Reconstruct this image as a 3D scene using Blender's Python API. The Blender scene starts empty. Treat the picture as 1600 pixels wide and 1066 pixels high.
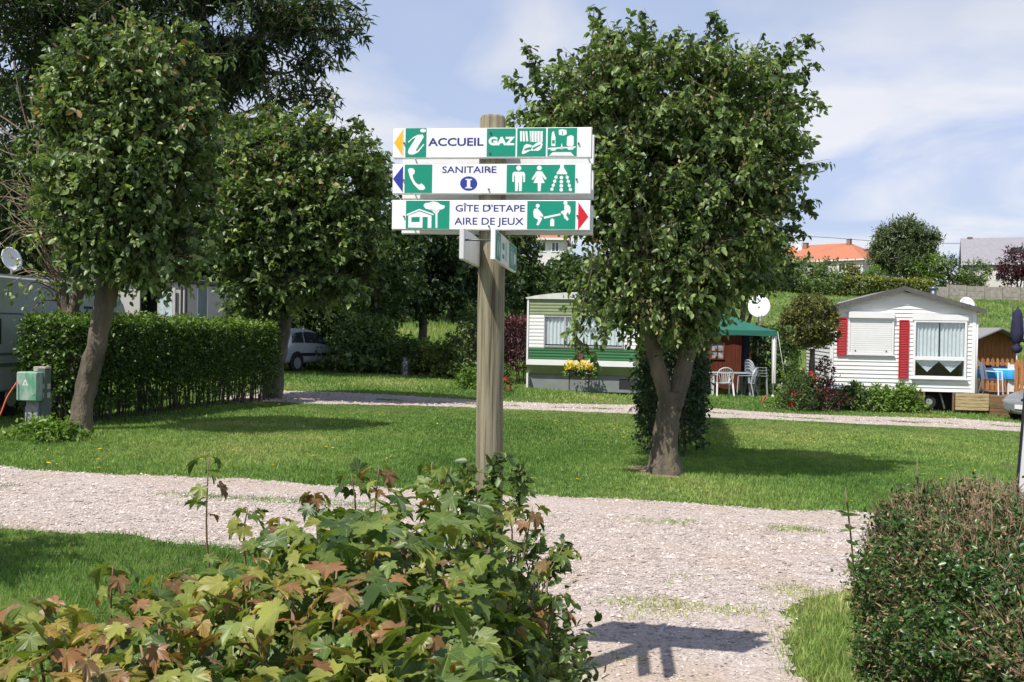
import bpy, bmesh, math, random
import numpy as np
from mathutils import Vector, Matrix, noise as mnoise

R = math.radians
rng = np.random.default_rng(7)
random.seed(7)
scene = bpy.context.scene
C = scene.collection

# ------------------------------------------------------------------ camera
FPX = 1550.0          # focal length in pixels of a 1600 px wide picture
CAMZ = 1.75
PITCH = R(0.70)
ROLL = R(1.0)
cam_data = bpy.data.cameras.new('camera')
cam = bpy.data.objects.new('camera', cam_data)
C.objects.link(cam)
cam_data.sensor_width = 36.0
cam_data.lens = 36.0 * FPX / 1600.0
cam_data.clip_start = 0.05
cam_data.clip_end = 3000
cam.location = (0, 0, CAMZ)
cam.rotation_mode = 'QUATERNION'
cam.rotation_quaternion = (Matrix.Rotation(R(90) - PITCH, 4, 'X') @ Matrix.Rotation(ROLL, 4, 'Z')).to_quaternion()
scene.camera = cam

# ------------------------------------------------------------------ sun and sky
SUN_EL = R(58)
SUN_DIR = Vector((math.sin(R(44.5)) * math.cos(SUN_EL), math.cos(R(44.5)) * math.cos(SUN_EL), -math.sin(SUN_EL)))  # way the light travels
sd = bpy.data.lights.new('sun', 'SUN')
sd.energy = 5.0
sd.angle = R(0.5)
sd.color = (1.0, 0.95, 0.87)
sun = bpy.data.objects.new('sun', sd)
C.objects.link(sun)
sun.rotation_mode = 'QUATERNION'
sun.rotation_quaternion = SUN_DIR.to_track_quat('-Z', 'Y')
sun.location = (-20, -20, 40)

world = bpy.data.worlds.new('World')
scene.world = world
world.use_nodes = True
nt = world.node_tree
for n in list(nt.nodes):
    nt.nodes.remove(n)
wo = nt.nodes.new('ShaderNodeOutputWorld')
bg = nt.nodes.new('ShaderNodeBackground')
sky = nt.nodes.new('ShaderNodeTexSky')
sky.sky_type = 'NISHITA'
sky.sun_disc = False
sky.sun_elevation = SUN_EL
sky.sun_rotation = math.atan2(-SUN_DIR.x, -SUN_DIR.y)
sky.air_density = 1.0
sky.dust_density = 0.6
sky.ozone_density = 2.0
bg.inputs['Strength'].default_value = 0.1
tc = nt.nodes.new('ShaderNodeTexCoord')
sep = nt.nodes.new('ShaderNodeSeparateXYZ')
nt.links.new(tc.outputs['Generated'], sep.inputs[0])
mx = nt.nodes.new('ShaderNodeMath'); mx.operation = 'MAXIMUM'; mx.inputs[1].default_value = 0.0
nt.links.new(sep.outputs['Z'], mx.inputs[0])
ad = nt.nodes.new('ShaderNodeMath'); ad.operation = 'ADD'; ad.inputs[1].default_value = 0.16
nt.links.new(mx.outputs[0], ad.inputs[0])
dx = nt.nodes.new('ShaderNodeMath'); dx.operation = 'DIVIDE'
dy = nt.nodes.new('ShaderNodeMath'); dy.operation = 'DIVIDE'
nt.links.new(sep.outputs['X'], dx.inputs[0]); nt.links.new(ad.outputs[0], dx.inputs[1])
nt.links.new(sep.outputs['Y'], dy.inputs[0]); nt.links.new(ad.outputs[0], dy.inputs[1])
cmb = nt.nodes.new('ShaderNodeCombineXYZ')
nt.links.new(dx.outputs[0], cmb.inputs[0]); nt.links.new(dy.outputs[0], cmb.inputs[1])
cmb.inputs[2].default_value = 3.7
n1 = nt.nodes.new('ShaderNodeTexNoise')
n1.inputs['Scale'].default_value = 0.9
n1.inputs['Detail'].default_value = 6
n1.inputs['Roughness'].default_value = 0.5
n1.inputs['Distortion'].default_value = 0.5
nt.links.new(cmb.outputs[0], n1.inputs['Vector'])
rp = nt.nodes.new('ShaderNodeValToRGB')
rp.color_ramp.elements[0].position = 0.36; rp.color_ramp.elements[0].color = (0.74, 0.74, 0.74, 1)
rp.color_ramp.elements[1].position = 0.60; rp.color_ramp.elements[1].color = (0.92, 0.92, 0.92, 1)
nt.links.new(n1.outputs['Fac'], rp.inputs[0])
# second noise: light and dark inside the clouds
n2 = nt.nodes.new('ShaderNodeTexNoise')
n2.inputs['Scale'].default_value = 1.3; n2.inputs['Distortion'].default_value = 0.6
n2.inputs['Detail'].default_value = 5
nt.links.new(cmb.outputs[0], n2.inputs['Vector'])
rc = nt.nodes.new('ShaderNodeValToRGB')
rc.color_ramp.elements[0].position = 0.40; rc.color_ramp.elements[0].color = (4.7, 5.5, 7.6, 1)
rc.color_ramp.elements[1].position = 0.60; rc.color_ramp.elements[1].color = (7.6, 7.6, 8.1, 1)
nt.links.new(n2.outputs['Fac'], rc.inputs[0])
mixc = nt.nodes.new('ShaderNodeMixRGB')
# clouds overhead, out of view, thinned to cut the ambient fill light
mre = nt.nodes.new('ShaderNodeMapRange')
mre.inputs['From Min'].default_value = 0.22; mre.inputs['From Max'].default_value = 0.75
mre.inputs['To Min'].default_value = 1.0; mre.inputs['To Max'].default_value = 0.18
nt.links.new(sep.outputs['Z'], mre.inputs['Value'])
mfe = nt.nodes.new('ShaderNodeMath'); mfe.operation = 'MULTIPLY'
nt.links.new(rp.outputs[0], mfe.inputs[0]); nt.links.new(mre.outputs[0], mfe.inputs[1])
nt.links.new(mfe.outputs[0], mixc.inputs[0])
nt.links.new(sky.outputs[0], mixc.inputs[1])
nt.links.new(rc.outputs[0], mixc.inputs[2])
nt.links.new(mixc.outputs[0], bg.inputs['Color'])
nt.links.new(bg.outputs[0], wo.inputs['Surface'])

scene.view_settings.view_transform = 'Standard'
scene.view_settings.look = 'None'
scene.view_settings.exposure = 0.28
scene.view_settings.gamma = 1.0
scene.view_settings.use_curve_mapping = False
scene.render.engine = 'CYCLES'
scene.cycles.max_bounces = 6
scene.cycles.transparent_max_bounces = 12
scene.cycles.use_denoising = True

# ------------------------------------------------------------------ ground shape and survey helpers
def _ss(a, b, x):
    t = np.clip((x - a) / (b - a), 0, 1)
    return t * t * (3 - 2 * t)

def G(x, y):
    """height of the ground"""
    x = np.asarray(x, float); y = np.asarray(y, float)
    h = -0.028 * np.clip(x, -60, 60)
    s = np.maximum(0, y - 36.0)
    ramp = 0.095 * s * s / (s + 6.0)
    cap = 10.9
    h = h + np.where(ramp < cap - 2, ramp, cap - 2 + 2 * np.tanh((ramp - cap + 2) / 2))
    h = h + 0.03 * np.sin(x * 0.9 + 1.3) * np.sin(y * 0.7 + 0.4) * _ss(11, 16, y) * (1 - _ss(28, 34, y) * 0)
    return h

def g(x, y):
    return float(G(x, y))

def W(px, py, Z):
    """world point that stands Z metres ahead at survey bearing px, py (1600 x 1066 plate)"""
    u = px - 800.0; v = 533.0 - py
    u2 = u * math.cos(ROLL) - v * math.sin(ROLL)
    v2 = u * math.sin(ROLL) + v * math.cos(ROLL)
    return Vector((u2 / FPX * Z, Z, CAMZ + (v2 / FPX - math.tan(PITCH)) * Z))

def Gp(px, Z):
    """point on the ground at bearing px, Z metres ahead"""
    x = (px - 800.0) / FPX * Z
    for _ in range(4):
        z = g(x, Z)
        v2 = ((z - CAMZ) / Z + math.tan(PITCH)) * FPX
        u = (px - 800.0)
        v = (v2 - u * math.sin(ROLL)) / math.cos(ROLL)
        x = (u * math.cos(ROLL) - v * math.sin(ROLL)) / FPX * Z
    return Vector((x, Z, g(x, Z)))

# ------------------------------------------------------------------ materials
def _new(name):
    m = bpy.data.materials.new(name)
    m.use_nodes = True
    t = m.node_tree
    b = t.nodes['Principled BSDF']
    return m, t, b

def mat(name, col, rough=0.6, metal=0.0, var=0.12, scale=6.0, bump=0.0, bscale=40.0, spec=0.5, stretch=(1, 1, 1), col2=None, thr=(0.35, 0.7), detail=5.0, dirt=None, bdist=0.01):
    """procedural surface: base colour with noise variation, optional second colour in patches and bump"""
    m, t, b = _new(name)
    tcn = t.nodes.new('ShaderNodeTexCoord')
    mp = t.nodes.new('ShaderNodeMapping'); mp.inputs['Scale'].default_value = stretch
    t.links.new(tcn.outputs['Object'], mp.inputs[0])
    n = t.nodes.new('ShaderNodeTexNoise'); n.inputs['Scale'].default_value = scale; n.inputs['Detail'].default_value = detail
    t.links.new(mp.outputs[0], n.inputs['Vector'])
    r = t.nodes.new('ShaderNodeValToRGB')
    r.color_ramp.elements[0].position = thr[0]; r.color_ramp.elements[1].position = thr[1]
    c2 = col2 if col2 else tuple(min(1, c * (1 + var)) for c in col)
    c1 = col if col2 else tuple(c * (1 - var) for c in col)
    r.color_ramp.elements[0].color = (*c1, 1); r.color_ramp.elements[1].color = (*c2, 1)
    t.links.new(n.outputs['Fac'], r.inputs[0])
    out = r.outputs[0]
    if dirt:
        n3 = t.nodes.new('ShaderNodeTexNoise'); n3.inputs['Scale'].default_value = dirt[1]; n3.inputs['Detail'].default_value = 8; n3.inputs['Roughness'].default_value = 0.7
        t.links.new(mp.outputs[0], n3.inputs['Vector'])
        r3 = t.nodes.new('ShaderNodeValToRGB'); r3.color_ramp.elements[0].position = dirt[2]; r3.color_ramp.elements[1].position = dirt[2] + 0.15
        r3.color_ramp.elements[1].color = (dirt[3],) * 3 + (1,)
        r3.color_ramp.elements[0].color = (0, 0, 0, 1)
        t.links.new(n3.outputs['Fac'], r3.inputs[0])
        mxx = t.nodes.new('ShaderNodeMixRGB'); mxx.inputs[2].default_value = (*dirt[0], 1)
        t.links.new(r3.outputs[0], mxx.inputs[0]); t.links.new(out, mxx.inputs[1]); out = mxx.outputs[0]
    t.links.new(out, b.inputs['Base Color'])
    b.inputs['Roughness'].default_value = rough
    b.inputs['Metallic'].default_value = metal
    b.inputs['Specular IOR Level'].default_value = spec
    if bump > 0:
        n4 = t.nodes.new('ShaderNodeTexNoise'); n4.inputs['Scale'].default_value = bscale; n4.inputs['Detail'].default_value = 4
        t.links.new(mp.outputs[0], n4.inputs['Vector'])
        bp = t.nodes.new('ShaderNodeBump'); bp.inputs['Strength'].default_value = bump; bp.inputs['Distance'].default_value = bdist; n4.inputs['Roughness'].default_value = 0.65
        t.links.new(n4.outputs['Fac'], bp.inputs['Height']); t.links.new(bp.outputs[0], b.inputs['Normal'])
    return m

def leaf_mat(name, cols, rough=0.45, trans=0.3, spec=0.4, objrandom=False):
    """leaf: colour picked per leaf from the 'tint' attribute through a ramp"""
    m, t, b = _new(name)
    if objrandom:
        a = t.nodes.new('ShaderNodeObjectInfo'); fac = a.outputs['Random']
    else:
        a = t.nodes.new('ShaderNodeAttribute'); a.attribute_name = 'tint'; fac = a.outputs['Fac']
    r = t.nodes.new('ShaderNodeValToRGB')
    cr = r.color_ramp
    while len(cr.elements) < len(cols):
        cr.elements.new(0.5)
    for i, (p, c) in enumerate(cols):
        cr.elements[i].position = p
    for i, (p, c) in enumerate(cols):
        cr.elements[i].color = (*c, 1)
    t.links.new(fac, r.inputs[0])
    tcn = t.nodes.new('ShaderNodeTexCoord')
    n = t.nodes.new('ShaderNodeTexNoise'); n.inputs['Scale'].default_value = 30 if objrandom else 9; n.inputs['Detail'].default_value = 3
    t.links.new(tcn.outputs['Object'], n.inputs['Vector'])
    hs = t.nodes.new('ShaderNodeHueSaturation')
    mr = t.nodes.new('ShaderNodeMapRange'); mr.inputs['To Min'].default_value = 0.72; mr.inputs['To Max'].default_value = 1.3
    mr.inputs['From Min'].default_value = 0.3; mr.inputs['From Max'].default_value = 0.7
    t.links.new(n.outputs['Fac'], mr.inputs['Value']); t.links.new(mr.outputs[0], hs.inputs['Value'])
    t.links.new(r.outputs[0], hs.inputs['Color'])
    t.links.new(hs.outputs[0], b.inputs['Base Color'])
    b.inputs['Roughness'].default_value = rough
    b.inputs['Specular IOR Level'].default_value = spec
    tr = t.nodes.new('ShaderNodeBsdfTranslucent')
    tm = t.nodes.new('ShaderNodeMixRGB'); tm.blend_type = 'MULTIPLY'; tm.inputs[0].default_value = 1; tm.inputs[2].default_value = (1.5, 1.65, 0.7, 1)
    t.links.new(hs.outputs[0], tm.inputs[1]); t.links.new(tm.outputs[0], tr.inputs['Color'])
    ms = t.nodes.new('ShaderNodeMixShader'); ms.inputs[0].default_value = trans
    t.links.new(b.outputs[0], ms.inputs[1]); t.links.new(tr.outputs[0], ms.inputs[2])
    t.links.new(ms.outputs[0], t.nodes['Material Output'].inputs['Surface'])
    return m

def glass_mat(name, tint=(0.93, 0.96, 0.96), opac=0.15):
    m, t, b = _new(name)
    t.nodes.remove(b)
    tp = t.nodes.new('ShaderNodeBsdfTransparent'); tp.inputs[0].default_value = (*tint, 1)
    gl = t.nodes.new('ShaderNodeBsdfGlossy'); gl.inputs['Roughness'].default_value = 0.03
    fr = t.nodes.new('ShaderNodeLayerWeight'); fr.inputs['Blend'].default_value = 0.5
    pw = t.nodes.new('ShaderNodeMath'); pw.operation = 'POWER'; pw.inputs[1].default_value = 4.0
    t.links.new(fr.outputs['Facing'], pw.inputs[0])
    ad_ = t.nodes.new('ShaderNodeMath'); ad_.operation = 'ADD'; ad_.inputs[1].default_value = opac * 0.3
    t.links.new(pw.outputs[0], ad_.inputs[0])
    ms = t.nodes.new('ShaderNodeMixShader')
    t.links.new(ad_.outputs[0], ms.inputs[0]); t.links.new(tp.outputs[0], ms.inputs[1]); t.links.new(gl.outputs[0], ms.inputs[2])
    t.links.new(ms.outputs[0], t.nodes['Material Output'].inputs['Surface'])
    return m

# ------------------------------------------------------------------ mesh helpers
class MB:
    def __init__(s):
        s.v = []; s.f = []; s.smooth = []
    def add(s, vs, fs, smooth=False):
        o = len(s.v)
        s.v.extend([tuple(p) for p in vs])
        for f in fs:
            s.f.append(tuple(i + o for i in f)); s.smooth.append(smooth)
        return s
    def box(s, x0, x1, y0, y1, z0, z1):
        vs = [(x, y, z) for z in (z0, z1) for y in (y0, y1) for x in (x0, x1)]
        return s.add(vs, [(0, 2, 3, 1), (4, 5, 7, 6), (0, 1, 5, 4), (2, 6, 7, 3), (0, 4, 6, 2), (1, 3, 7, 5)])
    def bar(s, a, b, w, t=None, up=(0, 0, 1)):
        """rectangular bar from a to b, width w (sideways) and thickness t (along up)"""
        a = Vector(a); b = Vector(b); t = w if t is None else t
        d = (b - a).normalized(); u = Vector(up)
        if abs(d.dot(u)) > 0.95: u = Vector((0, 1, 0))
        sx = d.cross(u).normalized() * w / 2; sy = sx.cross(d).normalized() * t / 2
        vs = []
        for p in (a, b):
            vs += [p - sx - sy, p + sx - sy, p + sx + sy, p - sx + sy]
        return s.add(vs, [(3, 2, 1, 0), (4, 5, 6, 7), (0, 1, 5, 4), (1, 2, 6, 5), (2, 3, 7, 6), (3, 0, 4, 7)])
    def tube(s, pts, rad, n=8, caps=True, squash=1.0):
        pts = [Vector(p) for p in pts]
        if not hasattr(rad, '__len__'): rad = [rad] * len(pts)
        vs = []; ref = None
        for i, p in enumerate(pts):
            d = (pts[min(i + 1, len(pts) - 1)] - pts[max(i - 1, 0)]).normalized()
            if ref is None:
                ref = Vector((1, 0, 0)) if abs(d.x) < 0.8 else Vector((0, 1, 0))
            a = (ref - d * ref.dot(d)).normalized(); b = d.cross(a); ref = a
            for k in range(n):
                th = 2 * math.pi * k / n
                vs.append(p + (a * math.cos(th) + b * math.sin(th) * squash) * rad[i])
        fs = []
        for i in range(len(pts) - 1):
            for k in range(n):
                fs.append((i * n + k, i * n + (k + 1) % n, (i + 1) * n + (k + 1) % n, (i + 1) * n + k))
        s.add(vs, fs, True)
        if caps:
            o = len(s.v) - len(vs)
            s.f.append(tuple(o + k for k in reversed(range(n)))); s.smooth.append(False)
            s.f.append(tuple(o + (len(pts) - 1) * n + k for k in range(n))); s.smooth.append(False)
        return s
    def lathe(s, prof, n=16, c=(0, 0, 0)):
        """prof: list of (r, z)"""
        vs = []
        for r, z in prof:
            for k in range(n):
                th = 2 * math.pi * k / n
                vs.append((c[0] + r * math.cos(th), c[1] + r * math.sin(th), c[2] + z))
        fs = []
        for i in range(len(prof) - 1):
            for k in range(n):
                fs.append((i * n + k, i * n + (k + 1) % n, (i + 1) * n + (k + 1) % n, (i + 1) * n + k))
        return s.add(vs, fs, True)
    def prism(s, poly, y0, y1):
        """polygon in xz extruded along y"""
        n = len(poly)
        vs = [(x, y0, z) for x, z in poly] + [(x, y1, z) for x, z in poly]
        fs = [tuple(range(n)), tuple(reversed(range(n, 2 * n)))]
        for i in range(n):
            fs.append((i, i + n, (i + 1) % n + n, (i + 1) % n))
        return s.add(vs, fs)
    def prismx(s, poly, x0, x1):
        """polygon in yz extruded along x"""
        n = len(poly)
        vs = [(x0, y, z) for y, z in poly] + [(x1, y, z) for y, z in poly]
        fs = [tuple(range(n)), tuple(reversed(range(n, 2 * n)))]
        for i in range(n):
            fs.append((i, i + n, (i + 1) % n + n, (i + 1) % n))
        return s.add(vs, fs)
    def obj(s, name, m, parent=None, loc=(0, 0, 0), rot=None, bevel=0.0, label=None):
        me = bpy.data.meshes.new(name)
        me.from_pydata(s.v, [], s.f)
        me.polygons.foreach_set('use_smooth', s.smooth)
        bm = bmesh.new(); bm.from_mesh(me)
        bmesh.ops.recalc_face_normals(bm, faces=bm.faces)
        if bevel > 0:
            bmesh.ops.bevel(bm, geom=[e for e in bm.edges if len(e.link_faces) == 2 and e.calc_face_angle(0) > 0.6], offset=bevel, segments=1, affect='EDGES', clamp_overlap=True)
        bm.to_mesh(me); bm.free()
        me.materials.append(m)
        me.update()
        return link(name, me, parent, loc, rot, label)

def link(name, me, parent=None, loc=(0, 0, 0), rot=None, label=None):
    o = bpy.data.objects.new(name, me)
    C.objects.link(o)
    o.location = loc
    if rot is not None: o.rotation_euler = rot
    if parent is not None: o.parent = parent
    if label: o['label'] = label
    return o

def thing(name, label, cat, loc=(0, 0, 0), rz=0.0, group=None):
    o = bpy.data.objects.new(name, None)
    o.empty_display_size = 0.2
    C.objects.link(o)
    o.location = loc; o.rotation_euler = (0, 0, rz)
    o['label'] = label; o['category'] = cat
    if group: o['group'] = group
    return o

def tag(o, label=None, cat=None, group=None, kind=None):
    if label: o['label'] = label
    if cat: o['category'] = cat
    if group: o['group'] = group
    if kind: o['kind'] = kind
    return o

def dup(root, loc, rz, label, group=None):
    r = root.copy(); C.objects.link(r)
    r.location = loc; r.rotation_euler = (0, 0, rz); r['label'] = label
    if group: r['group'] = group
    for ch in list(root.children):
        c = ch.copy(); C.objects.link(c); c.parent = r
        for gch in ch.children:
            d = gch.copy(); C.objects.link(d); d.parent = c
    return r

def np_mesh(name, V, F, m, parent=None, tint=None, smooth=False, loc=(0, 0, 0), kind=None):
    """V (n,3), F (m,3 or 4) numpy"""
    me = bpy.data.meshes.new(name)
    k = F.shape[1]
    me.vertices.add(len(V)); me.vertices.foreach_set('co', np.ascontiguousarray(V, dtype=np.float32).ravel())
    me.loops.add(F.size); me.loops.foreach_set('vertex_index', np.ascontiguousarray(F, dtype=np.int32).ravel())
    me.polygons.add(len(F))
    me.polygons.foreach_set('loop_start', np.arange(0, F.size, k, dtype=np.int32))
    if smooth: me.polygons.foreach_set('use_smooth', np.ones(len(F), dtype=bool))
    me.materials.append(m)
    if tint is not None:
        a = me.attributes.new('tint', 'FLOAT', 'POINT')
        a.data.foreach_set('value', np.ascontiguousarray(tint, dtype=np.float32))
    me.update(calc_edges=True)
    o = link(name, me, parent, loc)
    if kind: o['kind'] = kind
    return o

LEAF2 = (np.array([(0, 0, 0), (.30, .42, .10), (0, 1, -.06), (-.30, .42, .10)]), np.array([(0, 1, 2), (0, 2, 3)]))
LEAF4 = (np.array([(0, 0, 0), (.27, .28, .07), (.22, .68, .05), (0, 1, -.10), (-.22, .68, .05), (-.27, .28, .07)]),
         np.array([(0, 1, 3), (1, 2, 3), (0, 3, 5), (5, 3, 4)]))
NARROW = (np.array([(0, 0, 0), (.13, .4, .04), (0, 1, -.06), (-.13, .4, .04)]), np.array([(0, 1, 2), (0, 2, 3)]))

def norm(a):
    return a / np.maximum(1e-9, np.linalg.norm(a, axis=-1, keepdims=True))

def rand_dirs(n):
    return norm(rng.normal(size=(n, 3)))

def leaves(name, P, D, N, S, tint, m, parent=None, tpl=LEAF2, kind='stuff'):
    D = norm(D)
    X = norm(np.cross(D, N)); Z = np.cross(X, D)
    T, F = tpl
    S = np.asarray(S)[:, None, None]
    V = P[:, None, :] + S * (T[None, :, 0:1] * X[:, None, :] + T[None, :, 1:2] * D[:, None, :] + T[None, :, 2:3] * Z[:, None, :])
    n = len(P); k = len(T)
    FF = (F[None] + (np.arange(n) * k)[:, None, None]).reshape(-1, 3)
    return np_mesh(name, V.reshape(-1, 3), FF, m, parent, np.repeat(tint, k), kind=kind)

def shoot_leaves(B, D, L, nl, size, droop=0.3, upn=0.8, jit=0.35):
    """leaves along shoots: B bases (n,3), D directions, L lengths; returns P,D,N,S,idx"""
    n = len(B)
    t = (np.tile(np.linspace(0.12, 1, nl), (n, 1)) + rng.uniform(-.05, .05, (n, nl)))
    sag = (t ** 2)[:, :, None] * np.array([0, 0, -1]) * (droop * 0.35 * L)[:, None, None]
    P = B[:, None, :] + D[:, None, :] * (t * L[:, None])[:, :, None] + sag
    rad = rand_dirs(n * nl).reshape(n, nl, 3)
    LD = norm(D[:, None, :] * 0.5 + rad * 0.9 + np.array([0, 0, -droop]))
    N = norm(rng.normal(size=(n, nl, 3)) * 0.55 + np.array([0, 0, upn]) + D[:, None, :] * 0.35)
    S = size * rng.uniform(1 - jit, 1 + jit, (n, nl))
    idx = np.repeat(np.arange(n), nl)
    return P.reshape(-1, 3), LD.reshape(-1, 3), N.reshape(-1, 3), S.ravel(), idx

def lobes_sample(lobes, n, shell=0.5, seed=0, cull=0.0, cscale=1.0, top=0.0):
    """points in a union of ellipsoids, biased outwards, culled with noise for gaps; returns points, outward dirs"""
    lb = np.array(lobes, float)
    vol = lb[:, 3] * lb[:, 4] * lb[:, 5]
    pick = rng.choice(len(lb), size=n, p=(vol ** 0.75) / (vol ** 0.75).sum())
    d = rand_dirs(n)
    r = 1 - shell * rng.uniform(0, 1, n) ** 1.6
    Pn = lb[pick, :3] + d * r[:, None] * lb[pick, 3:6]
    out = norm(d / lb[pick, 3:6])
    keep = np.ones(n, bool)
    for i in range(len(lb)):     # drop those deep inside another lobe
        q = np.linalg.norm((Pn - lb[i, :3]) / lb[i, 3:6], axis=1)
        keep &= ~((q < 0.55) & (pick != i))
    if cull > 0:
        off = seed * 13.7
        nz = np.array([mnoise.noise(Vector((p[0] * cscale + off, p[1] * cscale, p[2] * cscale))) for p in Pn])
        keep &= nz > (cull - 1) * 0.5
    return Pn[keep], out[keep]

def twigs(name, A, B, r, m, parent, kind='stuff'):
    """thin three sided sticks A->B"""
    n = len(A); d = norm(B - A)
    ref = np.tile(np.array([0.3, 0.9, 0.1]), (n, 1))
    x = norm(np.cross(d, ref)); y = np.cross(d, x)
    r = np.broadcast_to(r, (n,))[:, None]
    ring = [x * math.cos(a) + y * math.sin(a) for a in (0, 2.094, 4.189)]
    V = np.stack([A + q * r for q in ring] + [B + q * r * 0.5 for q in ring], axis=1)
    F = np.array([(0, 1, 4), (0, 4, 3), (1, 2, 5), (1, 5, 4), (2, 0, 3), (2, 3, 5)])
    FF = (F[None] + (np.arange(n) * 6)[:, None, None]).reshape(-1, 3)
    return np_mesh(name, V.reshape(-1, 3), FF, m, parent, kind=kind)

# ------------------------------------------------------------------ materials used by several things
def ground_mat():
    m, t, b = _new('turf')
    tcn = t.nodes.new('ShaderNodeTexCoord')
    def nz(scale, detail=4, rough=0.55):
        n = t.nodes.new('ShaderNodeTexNoise'); n.inputs['Scale'].default_value = scale; n.inputs['Detail'].default_value = detail
        n.inputs['Roughness'].default_value = rough
        t.links.new(tcn.outputs['Object'], n.inputs['Vector']); return n.outputs['Fac']
    def ramp(src, p0, c0, p1, c1):
        r = t.nodes.new('ShaderNodeValToRGB'); e = r.color_ramp.elements
        e[0].position = p0; e[0].color = (*c0, 1); e[1].position = p1; e[1].color = (*c1, 1)
        t.links.new(src, r.inputs[0]); return r.outputs[0]
    a = ramp(nz(0.45), 0.4, (0.085, 0.13, 0.035), 0.62, (0.16, 0.18, 0.06))
    c = ramp(nz(9, 6, 0.7), 0.3, (0.55, 0.55, 0.55), 0.7, (1.25, 1.25, 1.15))
    mu = t.nodes.new('ShaderNodeMixRGB'); mu.blend_type = 'MULTIPLY'; mu.inputs[0].default_value = 1
    t.links.new(a, mu.inputs[1]); t.links.new(c, mu.inputs[2])
    t.links.new(mu.outputs[0], b.inputs['Base Color'])
    b.inputs['Roughness'].default_value = 0.9
    b.inputs['Specular IOR Level'].default_value = 0.15
    bp = t.nodes.new('ShaderNodeBump'); bp.inputs['Strength'].default_value = 0.7; bp.inputs['Distance'].default_value = 0.05
    t.links.new(nz(25, 5, 0.7), bp.inputs['Height']); t.links.new(bp.outputs[0], b.inputs['Normal'])
    return m

def gravel_mat():
    m, t, b = _new('gravel_bed')
    tcn = t.nodes.new('ShaderNodeTexCoord')
    v = t.nodes.new('ShaderNodeTexVoronoi'); v.inputs['Scale'].default_value = 38
    t.links.new(tcn.outputs['Object'], v.inputs['Vector'])
    r = t.nodes.new('ShaderNodeValToRGB'); e = r.color_ramp.elements
    e[0].position = 0.0; e[0].color = (0.33, 0.28, 0.255, 1); e[1].position = 1.0; e[1].color = (0.52, 0.45, 0.415, 1)
    t.links.new(v.outputs['Color'], r.inputs[0])
    n = t.nodes.new('ShaderNodeTexNoise'); n.inputs['Scale'].default_value = 1.1; n.inputs['Detail'].default_value = 6
    t.links.new(tcn.outputs['Object'], n.inputs['Vector'])
    r2 = t.nodes.new('ShaderNodeValToRGB'); e = r2.color_ramp.elements
    e[0].position = 0.42; e[0].color = (0, 0, 0, 1); e[1].position = 0.66; e[1].color = (0.85, 0.85, 0.85, 1)
    t.links.new(n.outputs['Fac'], r2.inputs[0])
    mx_ = t.nodes.new('ShaderNodeMixRGB'); mx_.inputs[2].default_value = (0.40, 0.31, 0.24, 1)
    t.links.new(r2.outputs[0], mx_.inputs[0]); t.links.new(r.outputs[0], mx_.inputs[1])
    t.links.new(mx_.outputs[0], b.inputs['Base Color'])
    b.inputs['Roughness'].default_value = 0.9
    bp = t.nodes.new('ShaderNodeBump'); bp.inputs['Strength'].default_value = 0.8; bp.inputs['Distance'].default_value = 0.012
    t.links.new(v.outputs['Distance'], bp.inputs['Height']); t.links.new(bp.outputs[0], b.inputs['Normal'])
    return m

M_turf = ground_mat()
M_gravel = gravel_mat()
M_stone = leaf_mat('gravel_stone', [(0.0, (0.31, 0.26, 0.235)), (0.35, (0.40, 0.34, 0.315)), (0.8, (0.50, 0.43, 0.40)), (1.0, (0.68, 0.62, 0.58))], rough=0.85, trans=0.0, spec=0.2)
GRASS_RAMP = [(0.0, (0.09, 0.18, 0.042)), (0.45, (0.18, 0.295, 0.075)), (0.8, (0.31, 0.375, 0.12)), (1.0, (0.52, 0.47, 0.24))]
M_grass = leaf_mat('grass_blade', GRASS_RAMP, rough=0.5, trans=0.35, spec=0.25)
M_bark = mat('bark', (0.085, 0.07, 0.05), 0.9, scale=5, col2=(0.20, 0.165, 0.12), bump=1.0, bscale=16, bdist=.05, stretch=(1, 1, .30), dirt=((0.24, 0.22, 0.07), 3.5, 0.58, 0.7))
M_bark_dark = mat('bark_dark', (0.07, 0.06, 0.05), 0.9, scale=6, col2=(0.15, 0.13, 0.10), bump=0.9, bscale=16, bdist=.05, stretch=(1, 1, .3))
M_twig = mat('twig', (0.13, 0.10, 0.06), 0.8, scale=20, col2=(0.24, 0.18, 0.11))
M_white = mat('white_paint', (0.76, 0.76, 0.76), 0.45, var=0.04, scale=2.5, dirt=((0.5, 0.48, 0.42), 2.0, 0.62, 0.3))
M_plastic = mat('white_plastic', (0.74, 0.75, 0.77), 0.35, var=0.04, scale=4)
M_glass = glass_mat('glass')
M_dark = mat('dark_interior', (0.02, 0.02, 0.022), 0.8, var=0.2)
M_rubber = mat('rubber', (0.02, 0.02, 0.02), 0.7, var=0.2, scale=10)
M_metal = mat('galvanised_metal', (0.45, 0.46, 0.47), 0.45, 0.6, var=0.1, scale=12)

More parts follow.
